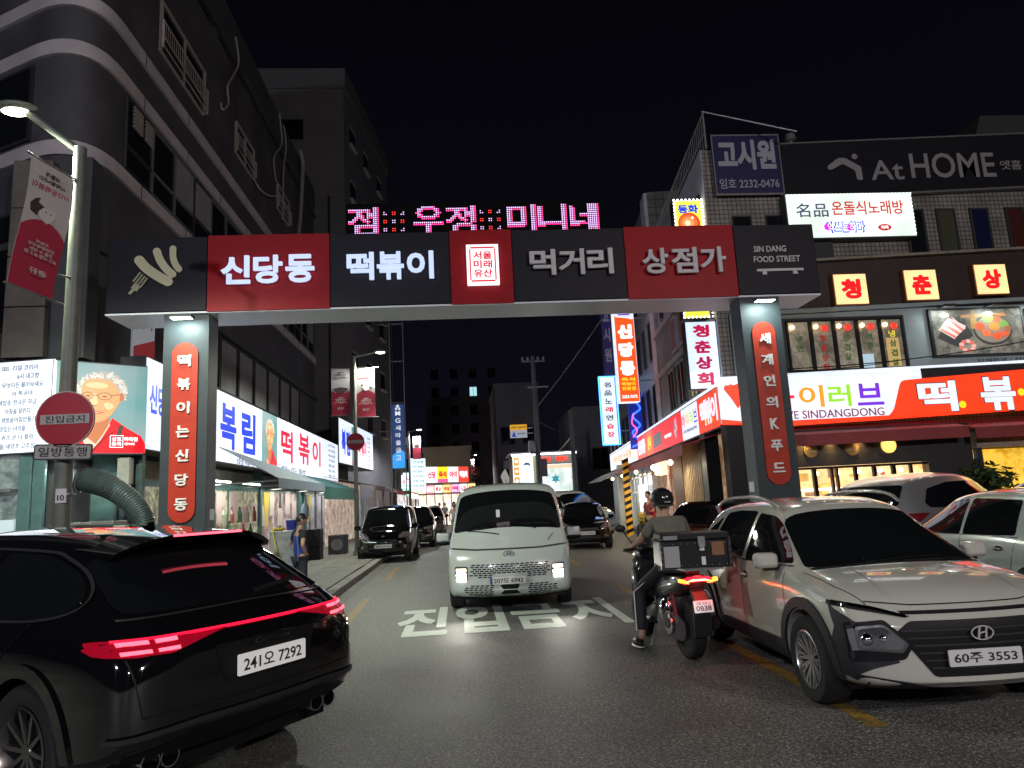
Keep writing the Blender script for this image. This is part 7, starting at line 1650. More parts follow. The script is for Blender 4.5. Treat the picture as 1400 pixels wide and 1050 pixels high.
def suv_front(pl):
    def f(car, b):
        for s in (-1, 1):
            X = lambda pts: [(s*x, z) for x, z in pts]
            decal(b, 'headlamp', rpoly(X([(.84,.86),(.5,.80),(.5,.72),(.82,.74)]), .02, 2), 'F', MATS['chrome_lamp'], car, off=.010, th=0, step=.07)
            decal(b, 'fog_lamp', X([(.82,.55),(.55,.50),(.55,.44),(.80,.46)]), 'F', MATS['chrome_lamp'], car, off=.008, th=0, step=.08)
            mirror(car, s*.89, .74, 1.07, V_black, s)
        decal(b, 'grille', rpoly([(-.46,.76),(.46,.76),(.40,.46),(-.40,.46)], .03, 2), 'F', V_blk, car, off=.008, th=0, step=.08)
        for z in (.55,.62,.69): seam(b, 'grille_bar', [(-.42,z),(.42,z)], 'F', K_chrome, car, .012, .014)
        h, n = hit(b, 'F', 0, .42); plate(car, pl, 0, h.y+.02, .42, True)
    return f
p = PZ(583, 748, 0); make_car('parked_car', 'black crossover parked right behind the boxy black car', 'car', (-2.0,30.6), 180, XST, None, V_black, (1.32,-1.32), .33, .80, XG, suv_front('12가 3456') if False else suv_front('38노 5271'), group=None)
make_car('parked_car', 'dark car with a glowing warm flank, third in the left parked row', 'car', (-1.75,37.5), 180, XST, None, V_bronze, (1.32,-1.32), .33, .80, XG, suv_front('61보 8830'))
make_car('distant_car', 'small pale car far down the street between the pedestrians', 'car', (-1.05,66), 180, XST, None, V_silver, (1.32,-1.32), .33, .80, XG, suv_front('17너 4402'))

# ---------------------------------------------------- small dark hatchback, right of the van
MST = [(-1.8,.4,.85,1.0,.70,.68,.55),(-1.72,.3,.92,1.2,.78,.75,.60),(-1.4,.22,.98,1.42,.80,.77,.60),(-.8,.2,.99,1.48,.80,.77,.62),(.0,.2,.97,1.485,.80,.77,.62),(.32,.2,.95,1.43,.80,.77,.60),(.42,.2,.95,1.38,.80,.77,.60),(1.0,.2,.92,1.02,.80,.77,.66),(1.1,.2,.91,.98,.80,.77,.67),(1.45,.22,.84,.90,.79,.76,.64),(1.68,.27,.72,.77,.77,.74,.62),(1.79,.33,.56,.61,.72,.70,.58)]
MG_ = [('windscreen','T',[(-.56,.46),(.56,.46),(.68,1.02),(-.68,1.02)]), ('side_window','S',[(.0,.99),(.0,1.40),(.35,1.36),(.88,1.0)]), ('side_window','S',[(-.08,.99),(-.08,1.41),(-.8,1.39),(-1.15,1.06)])]
def morning_detail(car, b):
    for s in (-1, 1):
        X = lambda pts: [(s*x, z) for x, z in pts]
        decal(b, 'headlamp', rpoly(X([(.74,.86),(.54,.78),(.42,.68),(.50,.64),(.74,.68)]), .03, 2), 'F', MATS['chrome_lamp'], car, off=.010, th=0, step=.06)
        decal(b, 'fog_lamp', rpoly(X([(.70,.46),(.54,.46),(.54,.38),(.70,.38)]), .02, 2), 'F', MATS['chrome_lamp'], car, off=.008, th=0)
        mirror(car, s*.79, .72, 1.0, V_black, s, .9)
    decal(b, 'grille', rpoly([(-.36,.68),(.36,.68),(.32,.60),(-.32,.60)], .02, 2), 'F', V_clad, car, off=.006, th=0); decal(b, 'lower_grille', rpoly([(-.44,.44),(.44,.44),(.40,.32),(-.40,.32)], .02, 2), 'F', V_clad, car, off=.006, th=0)
    h, n = hit(b, 'F', 0, .52); plate(car, '29어 8495', 0, h.y+.02, .52, True)
make_car('small_hatchback', 'small black hatchback facing the viewer just right of the van', 'car', (4.20,24.6), 174, MST, None, V_black, (1.2,-1.2), .28, .72, MG_, morning_detail, rimn=5)

make_car('parked_car', 'dark blue car roof between the van and the small black hatchback', 'car', (2.9,33), 186, MST, None, paint('navy_paint', (.02,.025,.07)), (1.2,-1.2), .28, .72, MG_, suv_front('52다 7718'))

# ---------------------------------------------------- sedans parked behind the rider
DST = [(-2.38,.4,.85,.98,.78,.74,.6),(-2.28,.3,.93,1.04,.86,.82,.66),(-1.75,.24,.97,1.08,.91,.86,.68),(-1.55,.22,.97,1.13,.915,.87,.66),(-.95,.2,.97,1.40,.92,.87,.58),(-.5,.2,.96,1.455,.92,.87,.58),(.1,.2,.95,1.46,.92,.87,.58),(.3,.2,.94,1.42,.92,.87,.57),(1.05,.2,.92,1.03,.92,.87,.68),(1.18,.2,.91,.98,.92,.87,.70),(1.75,.22,.85,.91,.91,.86,.70),(2.15,.26,.74,.79,.88,.84,.68),(2.36,.32,.6,.65,.8,.77,.62)]
DG = [('windscreen','T',[(-.52,.36),(.52,.36),(.70,1.08),(-.70,1.08)]), ('rear_window','T',[(-.52,-1.02),(.52,-1.02),(.66,-1.55),(-.66,-1.55)]), ('side_window','S',[(-.06,.99),(-.06,1.37),(.3,1.35),(.98,1.0)]), ('side_window','S',[(-.14,.99),(-.14,1.37),(-.8,1.34),(-1.35,1.03)])]
def sedan_detail(pl, pm=V_black):
    def f(car, b):
        for s in (-1, 1):
            X = lambda pts: [(s*x, z) for x, z in pts]
            decal(b, 'headlamp', rpoly(X([(.82,.80),(.52,.72),(.46,.62),(.80,.64)]), .03, 2), 'F', MATS['chrome_lamp'], car, off=.010, th=0, step=.06)
            decal(b, 'tail_lamp', rpoly(X([(.80,.92),(.45,.92),(.45,.80),(.80,.80)]), .02, 2), 'B', V_redp, car, off=.008, th=0)
            mirror(car, s*.90, .72, 1.0, pm, s, .95)
            ax = 'R' if s > 0 else 'L'; seam(b, 'window_trim', [(1.0,.985),(0,.975),(-1.4,1.015)], ax, K_chrome, car, .012, .008); seam(b, 'door_gap', [(-.10,.4),(-.10,.96)], ax, V_blk, car)
        decal(b, 'grille', rpoly([(-.40,.68),(.40,.68),(.36,.48),(-.36,.48)], .04, 2), 'F', V_blk, car, off=.008, th=0, step=.08)
        for k in range(9): seam(b, 'grille_bar', [(-.32+k*.08,.66),(-.32+k*.08,.50)], 'F', K_chrome, car, .010, .014)
        h, n = hit(b, 'F', 0, .42); plate(car, pl, 0, h.y+.02, .42, True)
    return f
make_car('sedan', 'black sedan with red sign reflections on its roof, parked behind the rider', 'car', (5.35,15.2), 152, DST, None, V_black, (1.42,-1.4), .33, .80, DG, sedan_detail('63러 2290'), sub=3, rimn=8)
make_car('sedan', 'dark red car squeezed between the black sedan and the white crossover', 'car', (5.1,11.2), 165, DST, None, paint('wine_paint', (.05,.012,.016)), (1.42,-1.4), .33, .80, DG, sedan_detail('18수 3307'), sub=3)
make_car('parked_car', 'tall white car glimpsed behind the small black hatchback', 'car', (4.55,30.0), 200, [(y*1.17, zb*1.1, zs*1.2, zt*1.27, wm*1.08, wb*1.08, wt*1.1) for (y, zb, zs, zt, wm, wb, wt) in KST], None, V_white2, (1.55,-1.5), .37, .86, [('windscreen','T',[(-.68,.48),(.68,.48),(.82,1.28),(-.82,1.28)]), ('side_window','S',[(-1.80,1.36),(-1.5,1.62),(-.8,1.76),(.2,1.77),(.5,1.70),(1.1,1.24),(-.4,1.22),(-1.72,1.28)])], suv_front('44모 1029'))
# ---------------------------------------------------- right parking: white hatch, silver SUV, two more
HST = [(y*1.03, zb, zs*.99, zt*.975, wm, wb, wt) for (y, zb, zs, zt, wm, wb, wt) in KST]
HG = [('windscreen','T',[(-.60,.42),(.60,.42),(.74,1.12),(-.74,1.12)]), ('side_window','S',[(-.12,.99),(-.10,1.42),(.30,1.38),(.95,1.0)]), ('side_window','S',[(-.18,.99),(-.18,1.425),(-1.02,1.40),(-1.10,1.02)]), ('rear_window','B',[(-.6,1.05),(.6,1.05),(.52,1.36),(-.52,1.36)])]
def hatch_detail(car, b):
    for s in (-1, 1):
        ax = 'R' if s > 0 else 'L'
        decal(b, 'tail_lamp', rpoly([(-2.08,.96),(-1.78,.93),(-1.80,.84),(-2.08,.82)], .02, 2), ax, mat('tail_lens_dark', (.35,.01,.015), .15, emit=.05, ecol=(1,.02,.03)), car, off=.008, th=0, step=.06)
        for wy_ in (-.85,.15):
            hh, nn = hit(b, ax, wy_, .86); o = obj('door_handle', MB().sphere((0,0,0), .02, .09, .018, 10, 8), K_chrome, car, smooth=60); o.location = hh + nn*.016
            o = obj('handle_recess', MB().sphere((0,0,0), .006, .08, .04, 10, 8), V_blk, car, smooth=60); o.location = hh + nn*.001
        seam(b, 'door_gap', [(-.14,.35),(-.14,.98)], ax, V_blk, car); seam(b, 'door_gap', [(-1.0,.6),(-1.12,.98)], ax, V_blk, car); mirror(car, s*.88, .75, 1.02, V_white2, s)
        seam(b, 'window_trim', [(1.0,.985),(-1.15,1.0)], ax, K_chrome, car, .010, .008); seam(b, 'flank_crease', [(-1.9,.82),(-.6,.84),(.9,.82)], ax, V_white2, car, .03, .008)  # crease strip uses the same white as the body
make_car('white_hatchback', 'white hatchback with dark windows at the right edge behind the crossover', 'car', (7.05,8.6), -4, HST, None, V_white2, (1.34,-1.34), .33, .80, HG, hatch_detail, sub=3, rimn=7)
p = PY(1240,690,13.2)
BST = [(y*1.17, zb*1.1, zs*1.13, zt*1.16, wm*1.08, wb*1.08, wt*1.1) for (y, zb, zs, zt, wm, wb, wt) in KST]
BG = [('windscreen','T',[(-.68,.48),(.68,.48),(.82,1.28),(-.82,1.28)]), ('side_window','S',[(-1.80,1.28),(-1.5,1.52),(-.8,1.62),(.2,1.63),(.5,1.56),(1.1,1.15),(-.4,1.14),(-1.72,1.20)]), ('rear_window','B',[(-.66,1.25),(.66,1.25),(.60,1.60),(-.60,1.60)])]
def big_detail(car, b):
    for s in (-1, 1):
        X = lambda pts: [(s*x, z) for x, z in pts]
        decal(b, 'tail_lamp', rpoly(X([(.92,1.12),(.50,1.12),(.46,1.06),(.60,1.02),(.92,.98)]), .02, 2), 'B', V_redp, car, off=.010, th=0, step=.06); mirror(car, s*.95, .9, 1.18, V_silver, s)
        decal(b, 'tail_lamp', [(-2.36,1.11),(-2.05,1.10),(-2.1,1.02),(-2.36,.98)], 'R' if s > 0 else 'L', V_redp, car, off=.008, th=0)
    h, n = hit(b, 'B', 0, .85); plate(car, '33우 6150', 0, h.y-.02, .85, False)
make_car('silver_suv', 'large silver car, tail to the left, before the warm lit restaurant', 'car', (p.x+.62, 13.4), -62, BST, None, V_silver, (1.55,-1.5), .37, .86, BG, big_detail, sub=3)
make_car('dark_parked_car', 'low dark car with a shiny roof between the crossover and the silver car', 'car', (6.5,12.2), -10, DST, None, paint('graphite_paint', (.03,.03,.035), .25), (1.42,-1.4), .33, .80, DG, sedan_detail('70마 5512'), sub=2)
make_car('parked_car', 'shiny car reflecting red signs behind the white hatchback, at the right edge', 'car', (11.4,12.2), 8, BST, None, V_silver, (1.55,-1.5), .37, .86, BG, big_detail, sub=2)
make_car('parked_car', 'black car with a bright roof reflection just behind the white hatchback', 'car', (9.7,10.8), 2, XST, None, V_black, (1.32,-1.32), .33, .80, XG, suv_front('81도 9034'), sub=2)
# ============================================================ PEOPLE
SKIN = mat('skin', (.42,.25,.17), .55); HAIR = mat('black_hair', (.012,.010,.010), .4)
def skin_mesh(joints, edges, sub=2):
    """joints: {name: (x,y,z,r) or (x,y,z,rx,ry)}; first joint is the root"""
    nm = list(joints); me = bpy.data.meshes.new('s'); me.from_pydata([joints[k][:3] for k in nm], [(nm.index(a), nm.index(b)) for a, b in edges], [])
    o = bpy.data.objects.new('tmp', me); COL.objects.link(o); o.modifiers.new('k', 'SKIN'); s = o.modifiers.new('s', 'SUBSURF'); s.levels = sub
    for i, k in enumerate(nm):
        j = joints[k]; r = (j[3], j[4] if len(j) > 4 else j[3]); me.skin_vertices[0].data[i].radius = r
        me.skin_vertices[0].data[i].use_root = (i == 0)
    dg = bpy.context.evaluated_depsgraph_get(); m2 = bpy.data.meshes.new_from_object(o.evaluated_get(dg), depsgraph=dg)
    bpy.data.objects.remove(o); m2.shade_smooth(); return m2
def chain(*n): return [(n[i], n[i+1]) for i in range(len(n)-1)]
def hand_j(J, E, tag_, wrist, d, palm_n, curl=.5, sc=1.0):
    """adds a five fingered hand to joints J; d = pointing direction, palm_n = palm normal"""
    d = Vector(d).normalized(); n = Vector(palm_n).normalized(); s = d.cross(n).normalized()
    w = Vector(wrist); P = w + d*.055*sc; k = tag_+'palm'; J[k] = (*P, .026*sc); E.append((tag_+'wr', k))
    for i, (off, ln) in enumerate(((-.03,.062),(-.010,.072),(.010,.068),(.03,.052))):
        a = P + d*.03*sc + s*off*sc; b_ = a + (d*math.cos(curl)+n*math.sin(curl))*ln*.5*sc; c = b_ + (d*math.cos(curl*2.2)+n*math.sin(curl*2.2))*ln*.5*sc
        for q, v in (('a', a), ('b', b_), ('c', c)): J['%sf%d%s' % (tag_, i, q)] = (*v, .0095*sc)
        E += chain(k, '%sf%da' % (tag_, i), '%sf%db' % (tag_, i), '%sf%dc' % (tag_, i))
    a = w + d*.02*sc - s*.03*sc; b_ = a - s*.025*sc + d*.03*sc + n*.01; 
    J[tag_+'t1'] = (*a, .012*sc); J[tag_+'t2'] = (*b_, .010*sc); E += chain(tag_+'wr', tag_+'t1', tag_+'t2')
def head_mesh(par, c, face, r=.1, m=SKIN):
    """face: unit vector the face looks along (xy)"""
    f = Vector(face).normalized(); s = Vector((f.y,-f.x,0)); c = Vector(c)
    mb = MB().sphere((0,0,0), r*.78, r*.98, r*1.18, 20, 14)
    for i, v in enumerate(mb.v):
        x, y, z = v
        if z < 0: x *= 1+.25*z/r*.6; y = y*(1+.12*z/r) + .012
        mb.v[i] = (x, y, z)
    mb.prism([(.085,.012),(.118,-.018),(.086,-.032)], -.011, .011, 'YZ')
    for q in (-1, 1): mb.sphere((q*r*.78,-.005,-.01), .012, .022, .032, 8, 6)
    h = obj('head', mb, m, par, smooth=70); h.location = c; h.rotation_euler.z = math.atan2(-f.x, f.y)
    for q in (-1, 1): obj('eye', MB().sphere((q*.032,r*.90,.012), .011,.006,.007, 8, 6), P_ink, h)
    obj('mouth', MB().box(-.02,.02,r*.9,r*.93,-.062,-.054), mat('lip', (.3,.1,.09), .5), h)
    return h
def hair_cap(h, r=.1, back=True, m=HAIR, long=0):
    mb = MB(); nu, nv = 20, 10; vs = []; 
    for i in range(nv+1):
        th = (math.pi*.60)*i/nv
        for k in range(nu):
            a = 2*math.pi*k/nu; x = math.sin(th)*math.cos(a); y = math.sin(th)*math.sin(a); z = math.cos(th)
            fr = max(0, y); th2 = th*(1-.42*fr*i/nv)
            rr = 1.0+.02*math.sin(9*a+i)
            vs.append((r*.86*math.sin(th2)*math.cos(a)*rr, r*1.06*math.sin(th2)*math.sin(a)*rr, r*1.27*math.cos(th2) + .004 - (long*max(0,-y)*(i/nv))))
    mb.add(vs, [(i*nu+k, (i+1)*nu+k, (i+1)*nu+(k+1) % nu, i*nu+(k+1) % nu) for i in range(nv) for k in range(nu)])
    return obj('hair', mb, m, h, smooth=70)
# ---- man in the blue vest, standing with his hand on his hip, seen from behind and to the side
man = thing('person', 'man in a blue vest over a black T-shirt, hand on hip, on the left pavement', 'person', (-2.88,13.05,.08), math.radians(-48)); man.scale = (.88,.88,.88)
J = dict(pel=(0,0,.95,.135,.10), bel=(0,.01,1.08,.14,.105), che=(0,.0,1.28,.155,.11), neck0=(0,-.01,1.42,.075), neck=(0,.005,1.50,.05), hd=(0,.02,1.56,.045),
         lsh=(-.18,-.01,1.40,.058), lel=(-.33,-.05,1.16,.042), lwr=(-.22,.08,1.0,.028), rsh=(.18,-.01,1.40,.058), rel=(.30,-.12,1.17,.042), rwr=(.20,.01,1.0,.028),
         lhip=(-.09,0,.88,.09), lkn=(-.11,.02,.48,.06), lan=(-.12,-.01,.08,.04), lft=(-.13,.14,.04,.035), rhip=(.09,0,.88,.09), rkn=(.11,.02,.48,.06), ran=(.12,-.01,.08,.04), rft=(.13,.14,.04,.035))
E_ = chain('pel','bel','che','neck0','neck','hd') + chain('che','lsh','lel','lwr') + chain('che','rsh','rel','rwr') + chain('pel','lhip','lkn','lan','lft') + chain('pel','rhip','rkn','ran','rft')
hand_j(J, E_, 'l', J['lwr'][:3], (.5,.5,-.3), (0,.6,.8), .7); hand_j(J, E_, 'r', J['rwr'][:3], (-.4,.6,-.5), (0,-.6,.8), .7)
obj('body', skin_mesh(J, E_), SKIN, man)
J2 = dict(a=(0,0,.93,.15,.115), b=(0,.01,1.08,.155,.12), c=(0,0,1.28,.172,.125), d=(0,-.01,1.42,.09,.08), ls=(-.17,-.01,1.40,.075), le=(-.27,-.04,1.25,.066), rs=(.17,-.01,1.40,.075), re=(.25,-.08,1.26,.066))
obj('t_shirt', skin_mesh(J2, chain('a','b','c','d') + chain('c','ls','le') + chain('c','rs','re')), mat('black_cotton', (.014,.014,.017), .8), man)
J3 = dict(a=(0,.0,.86,.172,.135), b=(0,.01,1.06,.172,.135), c=(0,0,1.26,.185,.137), d=(0,-.02,1.40,.13,.10))
VB = mat('blue_nylon', (.03,.05,.28), .5, noise=.2, nscale=8)
obj('vest', skin_mesh(J3, chain('a','b','c','d')), VB, man)
for s in (-1,1): obj('vest_piping', MB().path(curve_pts([Vector((s*.10,-.12,1.45)),Vector((s*.13,-.145,1.3)),Vector((s*.15,-.13,1.1)),Vector((s*.14,-.13,.85))], 4), .006, 6), mat('pale_blue_piping', (.2,.3,.6), .5), man)
J4 = dict(p=(0,0,.93,.14,.11), lh=(-.09,0,.86,.105), lk=(-.11,.02,.48,.078), la=(-.12,-.01,.10,.06), rh=(.09,0,.86,.105), rk=(.11,.02,.48,.078), ra=(.12,-.01,.10,.06))
obj('trousers', skin_mesh(J4, chain('p','lh','lk','la') + chain('p','rh','rk','ra')), mat('navy_trousers', (.02,.022,.035), .8), man)
for s in (-1,1): obj('shoe', MB().sphere((s*.125,.07,.035), .05,.14,.045, 14, 8), K_black, man, smooth=60)
h = head_mesh(man, (0,.03,1.66), (.35,.93,0)); hair_cap(h)
gl = MB()
for q in (-1,1):
    A = circ(q*.035,.012,.026,14,.02); B = circ(q*.035,.012,.022,14,.016)
    for i in range(14): gl.prism([A[i],A[(i+1) % 14],B[(i+1) % 14],B[i]], .105, .109)
    gl.box(q*.062,q*.066,-.0,.107,.012,.017)
obj('glasses', gl, K_black, h)

# ============================================================ SCOOTER AND RIDER
sc = thing('delivery_scooter', 'black delivery scooter with a glowing red tail lamp and chrome exhaust guard, seen from behind', 'scooter', (2.31,7.38,0), math.radians(5))
SB = paint('scooter_grey_black', (.02,.02,.024), .25); SBm = mat('scooter_plastic', (.016,.016,.018), .5)
t_, rm_, d_ = wheel_meshes(.30, .13, 5, 'multi', .62)
for y in (0.05, 1.42):
    o = obj('wheel', t_, K_rubber, sc); o.location = (0,y,.30); obj('rim', rm_, V_rimd, o); obj('brake_disc', d_, K_dark, o)
def loft(name, secs, m, par, smooth=60, sub=1):
    """secs: list of (y, zc, w, h, pow)"""
    mb = MB(); N = 18; vs = []
    for (y, zc, w, h, *r) in secs:
        x0 = r[0] if r else 0
        for k in range(N):
            a = 2*math.pi*k/N; c, s = math.cos(a), math.sin(a); e = .7
            vs.append((x0+w*math.copysign(abs(c)**e, c), y, zc+h*math.copysign(abs(s)**e, s)))
    M = len(secs); mb.add(vs, [(i*N+k, i*N+(k+1) % N, (i+1)*N+(k+1) % N, (i+1)*N+k) for i in range(M-1) for k in range(N)] + [tuple(range(N-1,-1,-1)), tuple((M-1)*N+k for k in range(N))])
    return obj(name, mb, m, par, smooth=smooth)
loft('tail_cowl', [(-.28,.83,.06,.03),(-.22,.80,.12,.07),(-.08,.76,.16,.10),(.15,.72,.17,.13),(.40,.66,.17,.16),(.62,.58,.15,.15)], SB, sc)
loft('side_panel', [(-.02,.58,.10,.06),(.15,.52,.16,.14),(.45,.45,.18,.18),(.75,.38,.16,.12),(1.0,.33,.13,.08)], SBm, sc)
loft('seat', [(-.16,.885,.08,.03),(0,.90,.14,.045),(.3,.88,.15,.05),(.55,.84,.14,.055),(.74,.83,.09,.04)], mat('seat_vinyl', (.015,.015,.016), .55), sc)
loft('footboard', [(.72,.30,.19,.05),(.95,.28,.21,.04),(1.12,.30,.19,.05)], SBm, sc)
loft('leg_shield', [(1.02,.62,.20,.28),(1.12,.66,.235,.34),(1.22,.68,.19,.36),(1.34,.70,.10,.30)], SB, sc)
loft('front_cowl', [(1.02,1.0,.14,.06),(1.16,1.02,.17,.10),(1.30,.96,.12,.12)], SB, sc)
loft('front_mudguard', [(1.22,.60,.04,.03),(1.42,.64,.06,.04),(1.62,.56,.05,.03)], SB, sc)
obj('fork', MB().tube((-.08,1.2,.75),(-.08,1.42,.3),.022).tube((.08,1.2,.75),(.08,1.42,.3),.022), K_grey, sc)
obj('windshield', MB().prism(rrect(-.17,.17,1.0,1.33,.08), 1.20, 1.206), mat('smoked_screen', (.05,.05,.055), .05, alpha=.6), sc)
hb_ = obj('handlebar', MB().path(curve_pts([Vector((-.36,.86,1.06)),Vector((-.24,.92,1.06)),Vector((-.08,1.06,1.02)),Vector((.08,1.06,1.02)),Vector((.24,.92,1.06)),Vector((.36,.86,1.06))], 5), .014, 8), K_black, sc, smooth=60)
for s in (-1,1):
    obj('grip', MB().tube((s*.26,.91,1.06),(s*.38,.85,1.06),.019), K_rubber, sc)
    obj('brake_lever', MB().tube((s*.24,.96,1.05),(s*.40,.91,1.045),.006), V_silver, sc)
    m_ = obj('mirror', MB().tube((s*.22,.95,1.08),(s*.34,.97,1.27),.007).sphere((s*.37,.97,1.30), .065,.018,.042, 12, 8), K_black, sc, smooth=60)
tl = obj('tail_lamp', MB().prism(rpoly([(-.15,.775),(-.17,.815),(-.09,.845),(.09,.845),(.17,.815),(.15,.775),(.08,.80),(-.08,.80)], .01, 2), -.30, -.24), E_redtail, sc)
obj('lamp_core', MB().prism(rpoly([(-.14,.80),(-.07,.822),(.07,.822),(.14,.80),(.08,.81),(-.08,.81)], .004, 2), -.306, -.302), em('lit_orange_core', (1,.42,.12), 9), tl)
for s in (-1,1): obj('indicator', MB().prism(rpoly([(s*.10,.782),(s*.20,.80),(s*.20,.835),(s*.15,.825)], .005, 2), -.302, -.25), em('lit_amber_lens', (1,.35,.03), 2.5), sc)
area('tail_glow', (0,-.36,.80), (math.radians(60),0,0), .22, 1.6, (1,.05,.04), sc)
obj('mudguard', MB().prism([(-.34,.62),(-.30,.60),(-.26,.28),(-.30,.27)], -.09, .09, 'YZ').prism([(-.20,.72),(-.26,.70),(-.34,.60),(-.30,.58)], -.07, .07, 'YZ'), SBm, sc)
pp = obj('number_plate', MB().prism(rrect(-.10,.10,-.058,.058,.008), 0, .008), V_plate_lit, sc); pp.location = (0,-.36,.57); pp.rotation_euler.x = math.radians(-12)
text('서울 송파 나', 0, .028, E_inkgrey, h=.028, w=.15, y=.001, name='plate_lettering', parent=pp, bold=.01, depth=.001); text('0838', 0, -.016, P_ink, h=.048, w=.16, y=.001, name='plate_lettering', parent=pp, bold=.015, depth=.001)
obj('exhaust', MB().path(curve_pts([Vector((.10,.75,.26)),Vector((.15,.4,.25)),Vector((.17,.1,.30)),Vector((.17,-.18,.38))], 6), [.03]*7+[.05]*5+[.075]*6+[.07], 14), V_blk, sc, smooth=60)
obj('heat_shield', MB().lathe([(.0,.0),(.06,.01),(.075,.05),(.085,.15),(.075,.26),(.05,.3)], 16, 'Z'), K_chrome, sc, smooth=60).location = (-.17,.18,.30)
o = KIDS(sc)[-1]; o.rotation_euler = (math.radians(0),0,0); o.scale = (.55,1,1)
loft('engine_cover', [(-.05,.30,.05,.10,-.13),(.1,.33,.07,.14,-.13),(.4,.36,.07,.15,-.12),(.6,.38,.05,.10,-.10)], mat('engine_alloy', (.25,.25,.26), .35, metal=.7), sc)
obj('side_disc', MB().prism(circ(.08,.36,.11,22), -.215,-.20,'YZ'), K_chrome, sc); obj('side_disc_hub', MB().prism(circ(.08,.36,.05,16), -.222,-.216,'YZ'), K_dark, sc)
obj('shock_absorber', MB().tube((-.13,.02,.35),(-.13,.14,.70),.025), V_redp, sc); obj('shock_absorber', MB().tube((.13,.02,.35),(.13,.14,.70),.025), V_redp, sc)
obj('side_stand', MB().tube((-.12,.7,.25),(-.22,.62,.04),.012), K_grey, sc)
obj('rear_carrier', MB().tube((-.12,.1,.92),(-.12,-.42,.93),.012).tube((.12,.1,.92),(.12,-.42,.93),.012).tube((-.15,-.42,.93),(.15,-.42,.93),.012).box(-.2,.2,-.45,.1,.925,.94), K_grey, sc)
# big box on the carrier
bx = thing('delivery_box', 'black riveted delivery box with metal latches and a brown label on the scooter carrier', 'box', (2.35,7.28,.935), math.radians(-7))
BXm = mat('box_black', (.008,.008,.009), .5, spec=.3); w2, d2_, h2 = .335, .23, .34
obj('case', MB().box(-w2,w2,-d2_,d2_,0,h2-.07), BXm, bx, bevel=.012); obj('lid', MB().box(-w2-.008,w2+.008,-d2_-.008,d2_+.008,h2-.065,h2), BXm, bx, bevel=.014)
for x in (-w2,w2):
    for y in (-d2_,d2_): obj('edge_trim', MB().box(x-.016,x+.016,y-.016,y+.016,.0,h2-.068), mat('edge_aluminium_dark', (.05,.05,.055), .35, metal=.7), bx)
rv = MB()
for k in range(9):
    for z in (.03,h2-.10): rv.sphere((-w2+.04+k*.074,-d2_-.004,z),.006,nu=6,nv=4)
for k in range(5):
    for x in (-w2+.0,w2-.0): rv.sphere((x,-d2_-.018,.05+k*.06),.006,nu=6,nv=4)
obj('rivets', rv, V_silver, bx)['kind'] = 'stuff'
for x in (.06,): obj('latch', MB().box(x-.035,x+.035,-d2_-.03,-d2_-.001,h2-.13,h2-.03), V_silver, bx, bevel=.004); obj('latch_hook', MB().box(x-.02,x+.02,-d2_-.035,-d2_-.03,h2-.14,h2-.11), K_chrome, bx)
obj('label_plate', MB().box(.16,.28,-d2_-.006,-d2_-.001,.12,.25), mat('brown_label', (.22,.10,.04), .6), bx)
obj('sticker', MB().box(.05,.09,-d2_-.006,-d2_-.001,.03,.11), P_white, bx); obj('sticker', MB().box(.04,.085,-d2_-.006,-d2_-.001,.17,.22), P_white, bx)
obj('side_plate', MB().box(-w2-.02,-w2-.001,-d2_+.03,d2_-.03,.03,h2-.08), mat('side_aluminium', (.16,.16,.16), .5, metal=.5), bx)
obj('white_panel', MB().box(-w2+.01,-w2+.17,-d2_-.006,-d2_-.001,.015,h2-.12), mat('grey_panel', (.34,.34,.35), .5), bx); obj('vent_panel', MB().box(-w2+.02,-w2+.16,-d2_-.014,-d2_-.009,h2-.055,h2-.015), V_silver, bx)
# rider
rd = thing('person', 'scooter rider in a black helmet and olive T-shirt, left foot on the road', 'person', (2.36,7.42,0), math.radians(5))
J = dict(pel=(0,.42,.92,.13,.10), bel=(0,.44,1.05,.125,.10), che=(-.01,.50,1.26,.145,.105), nk0=(-.01,.52,1.38,.07), nk=(-.01,.545,1.45,.05), hd=(-.01,.56,1.52,.045),
         lsh=(-.18,.50,1.36,.056), lel=(-.30,.66,1.16,.040), lwr=(-.33,.84,1.09,.027), rsh=(.17,.52,1.36,.056), rel=(.30,.68,1.16,.040), rwr=(.33,.84,1.09,.027),
         lh=(-.11,.44,.88,.085), lk=(-.30,.76,.62,.062), la=(-.36,.62,.13,.038), lf=(-.38,.78,.06,.034), rh=(.11,.44,.88,.085), rk=(.24,.86,.70,.062), ra=(.20,.86,.40,.038), rf=(.21,1.02,.36,.034))
E_ = chain('pel','bel','che','nk0','nk','hd') + chain('che','lsh','lel','lwr') + chain('che','rsh','rel','rwr') + chain('pel','lh','lk','la','lf') + chain('pel','rh','rk','ra','rf')
hand_j(J, E_, 'l', J['lwr'][:3], (.0,.6,-.2), (0,-.2,-1), 1.0); hand_j(J, E_, 'r', J['rwr'][:3], (0,.6,-.2), (0,-.2,-1), 1.0)
obj('body', skin_mesh(J, E_), SKIN, rd)
TS = mat('olive_cotton', (.135,.125,.10), .85, noise=.2, nscale=9, bump=1, bscale=7)
J2 = dict(a=(0,.42,.90,.165,.125), b=(0,.43,1.02,.16,.122), b2=(-.005,.46,1.14,.158,.12), c=(-.01,.50,1.27,.165,.12), d=(-.01,.52,1.385,.09,.08), ls=(-.18,.50,1.36,.074), le=(-.26,.60,1.20,.068), rs=(.17,.52,1.36,.074), re=(.255,.61,1.20,.068))
obj('t_shirt', skin_mesh(J2, chain('a','b','b2','c','d') + chain('c','ls','le') + chain('c','rs','re')), TS, rd)
TR = mat('black_trousers', (.013,.013,.016), .75)
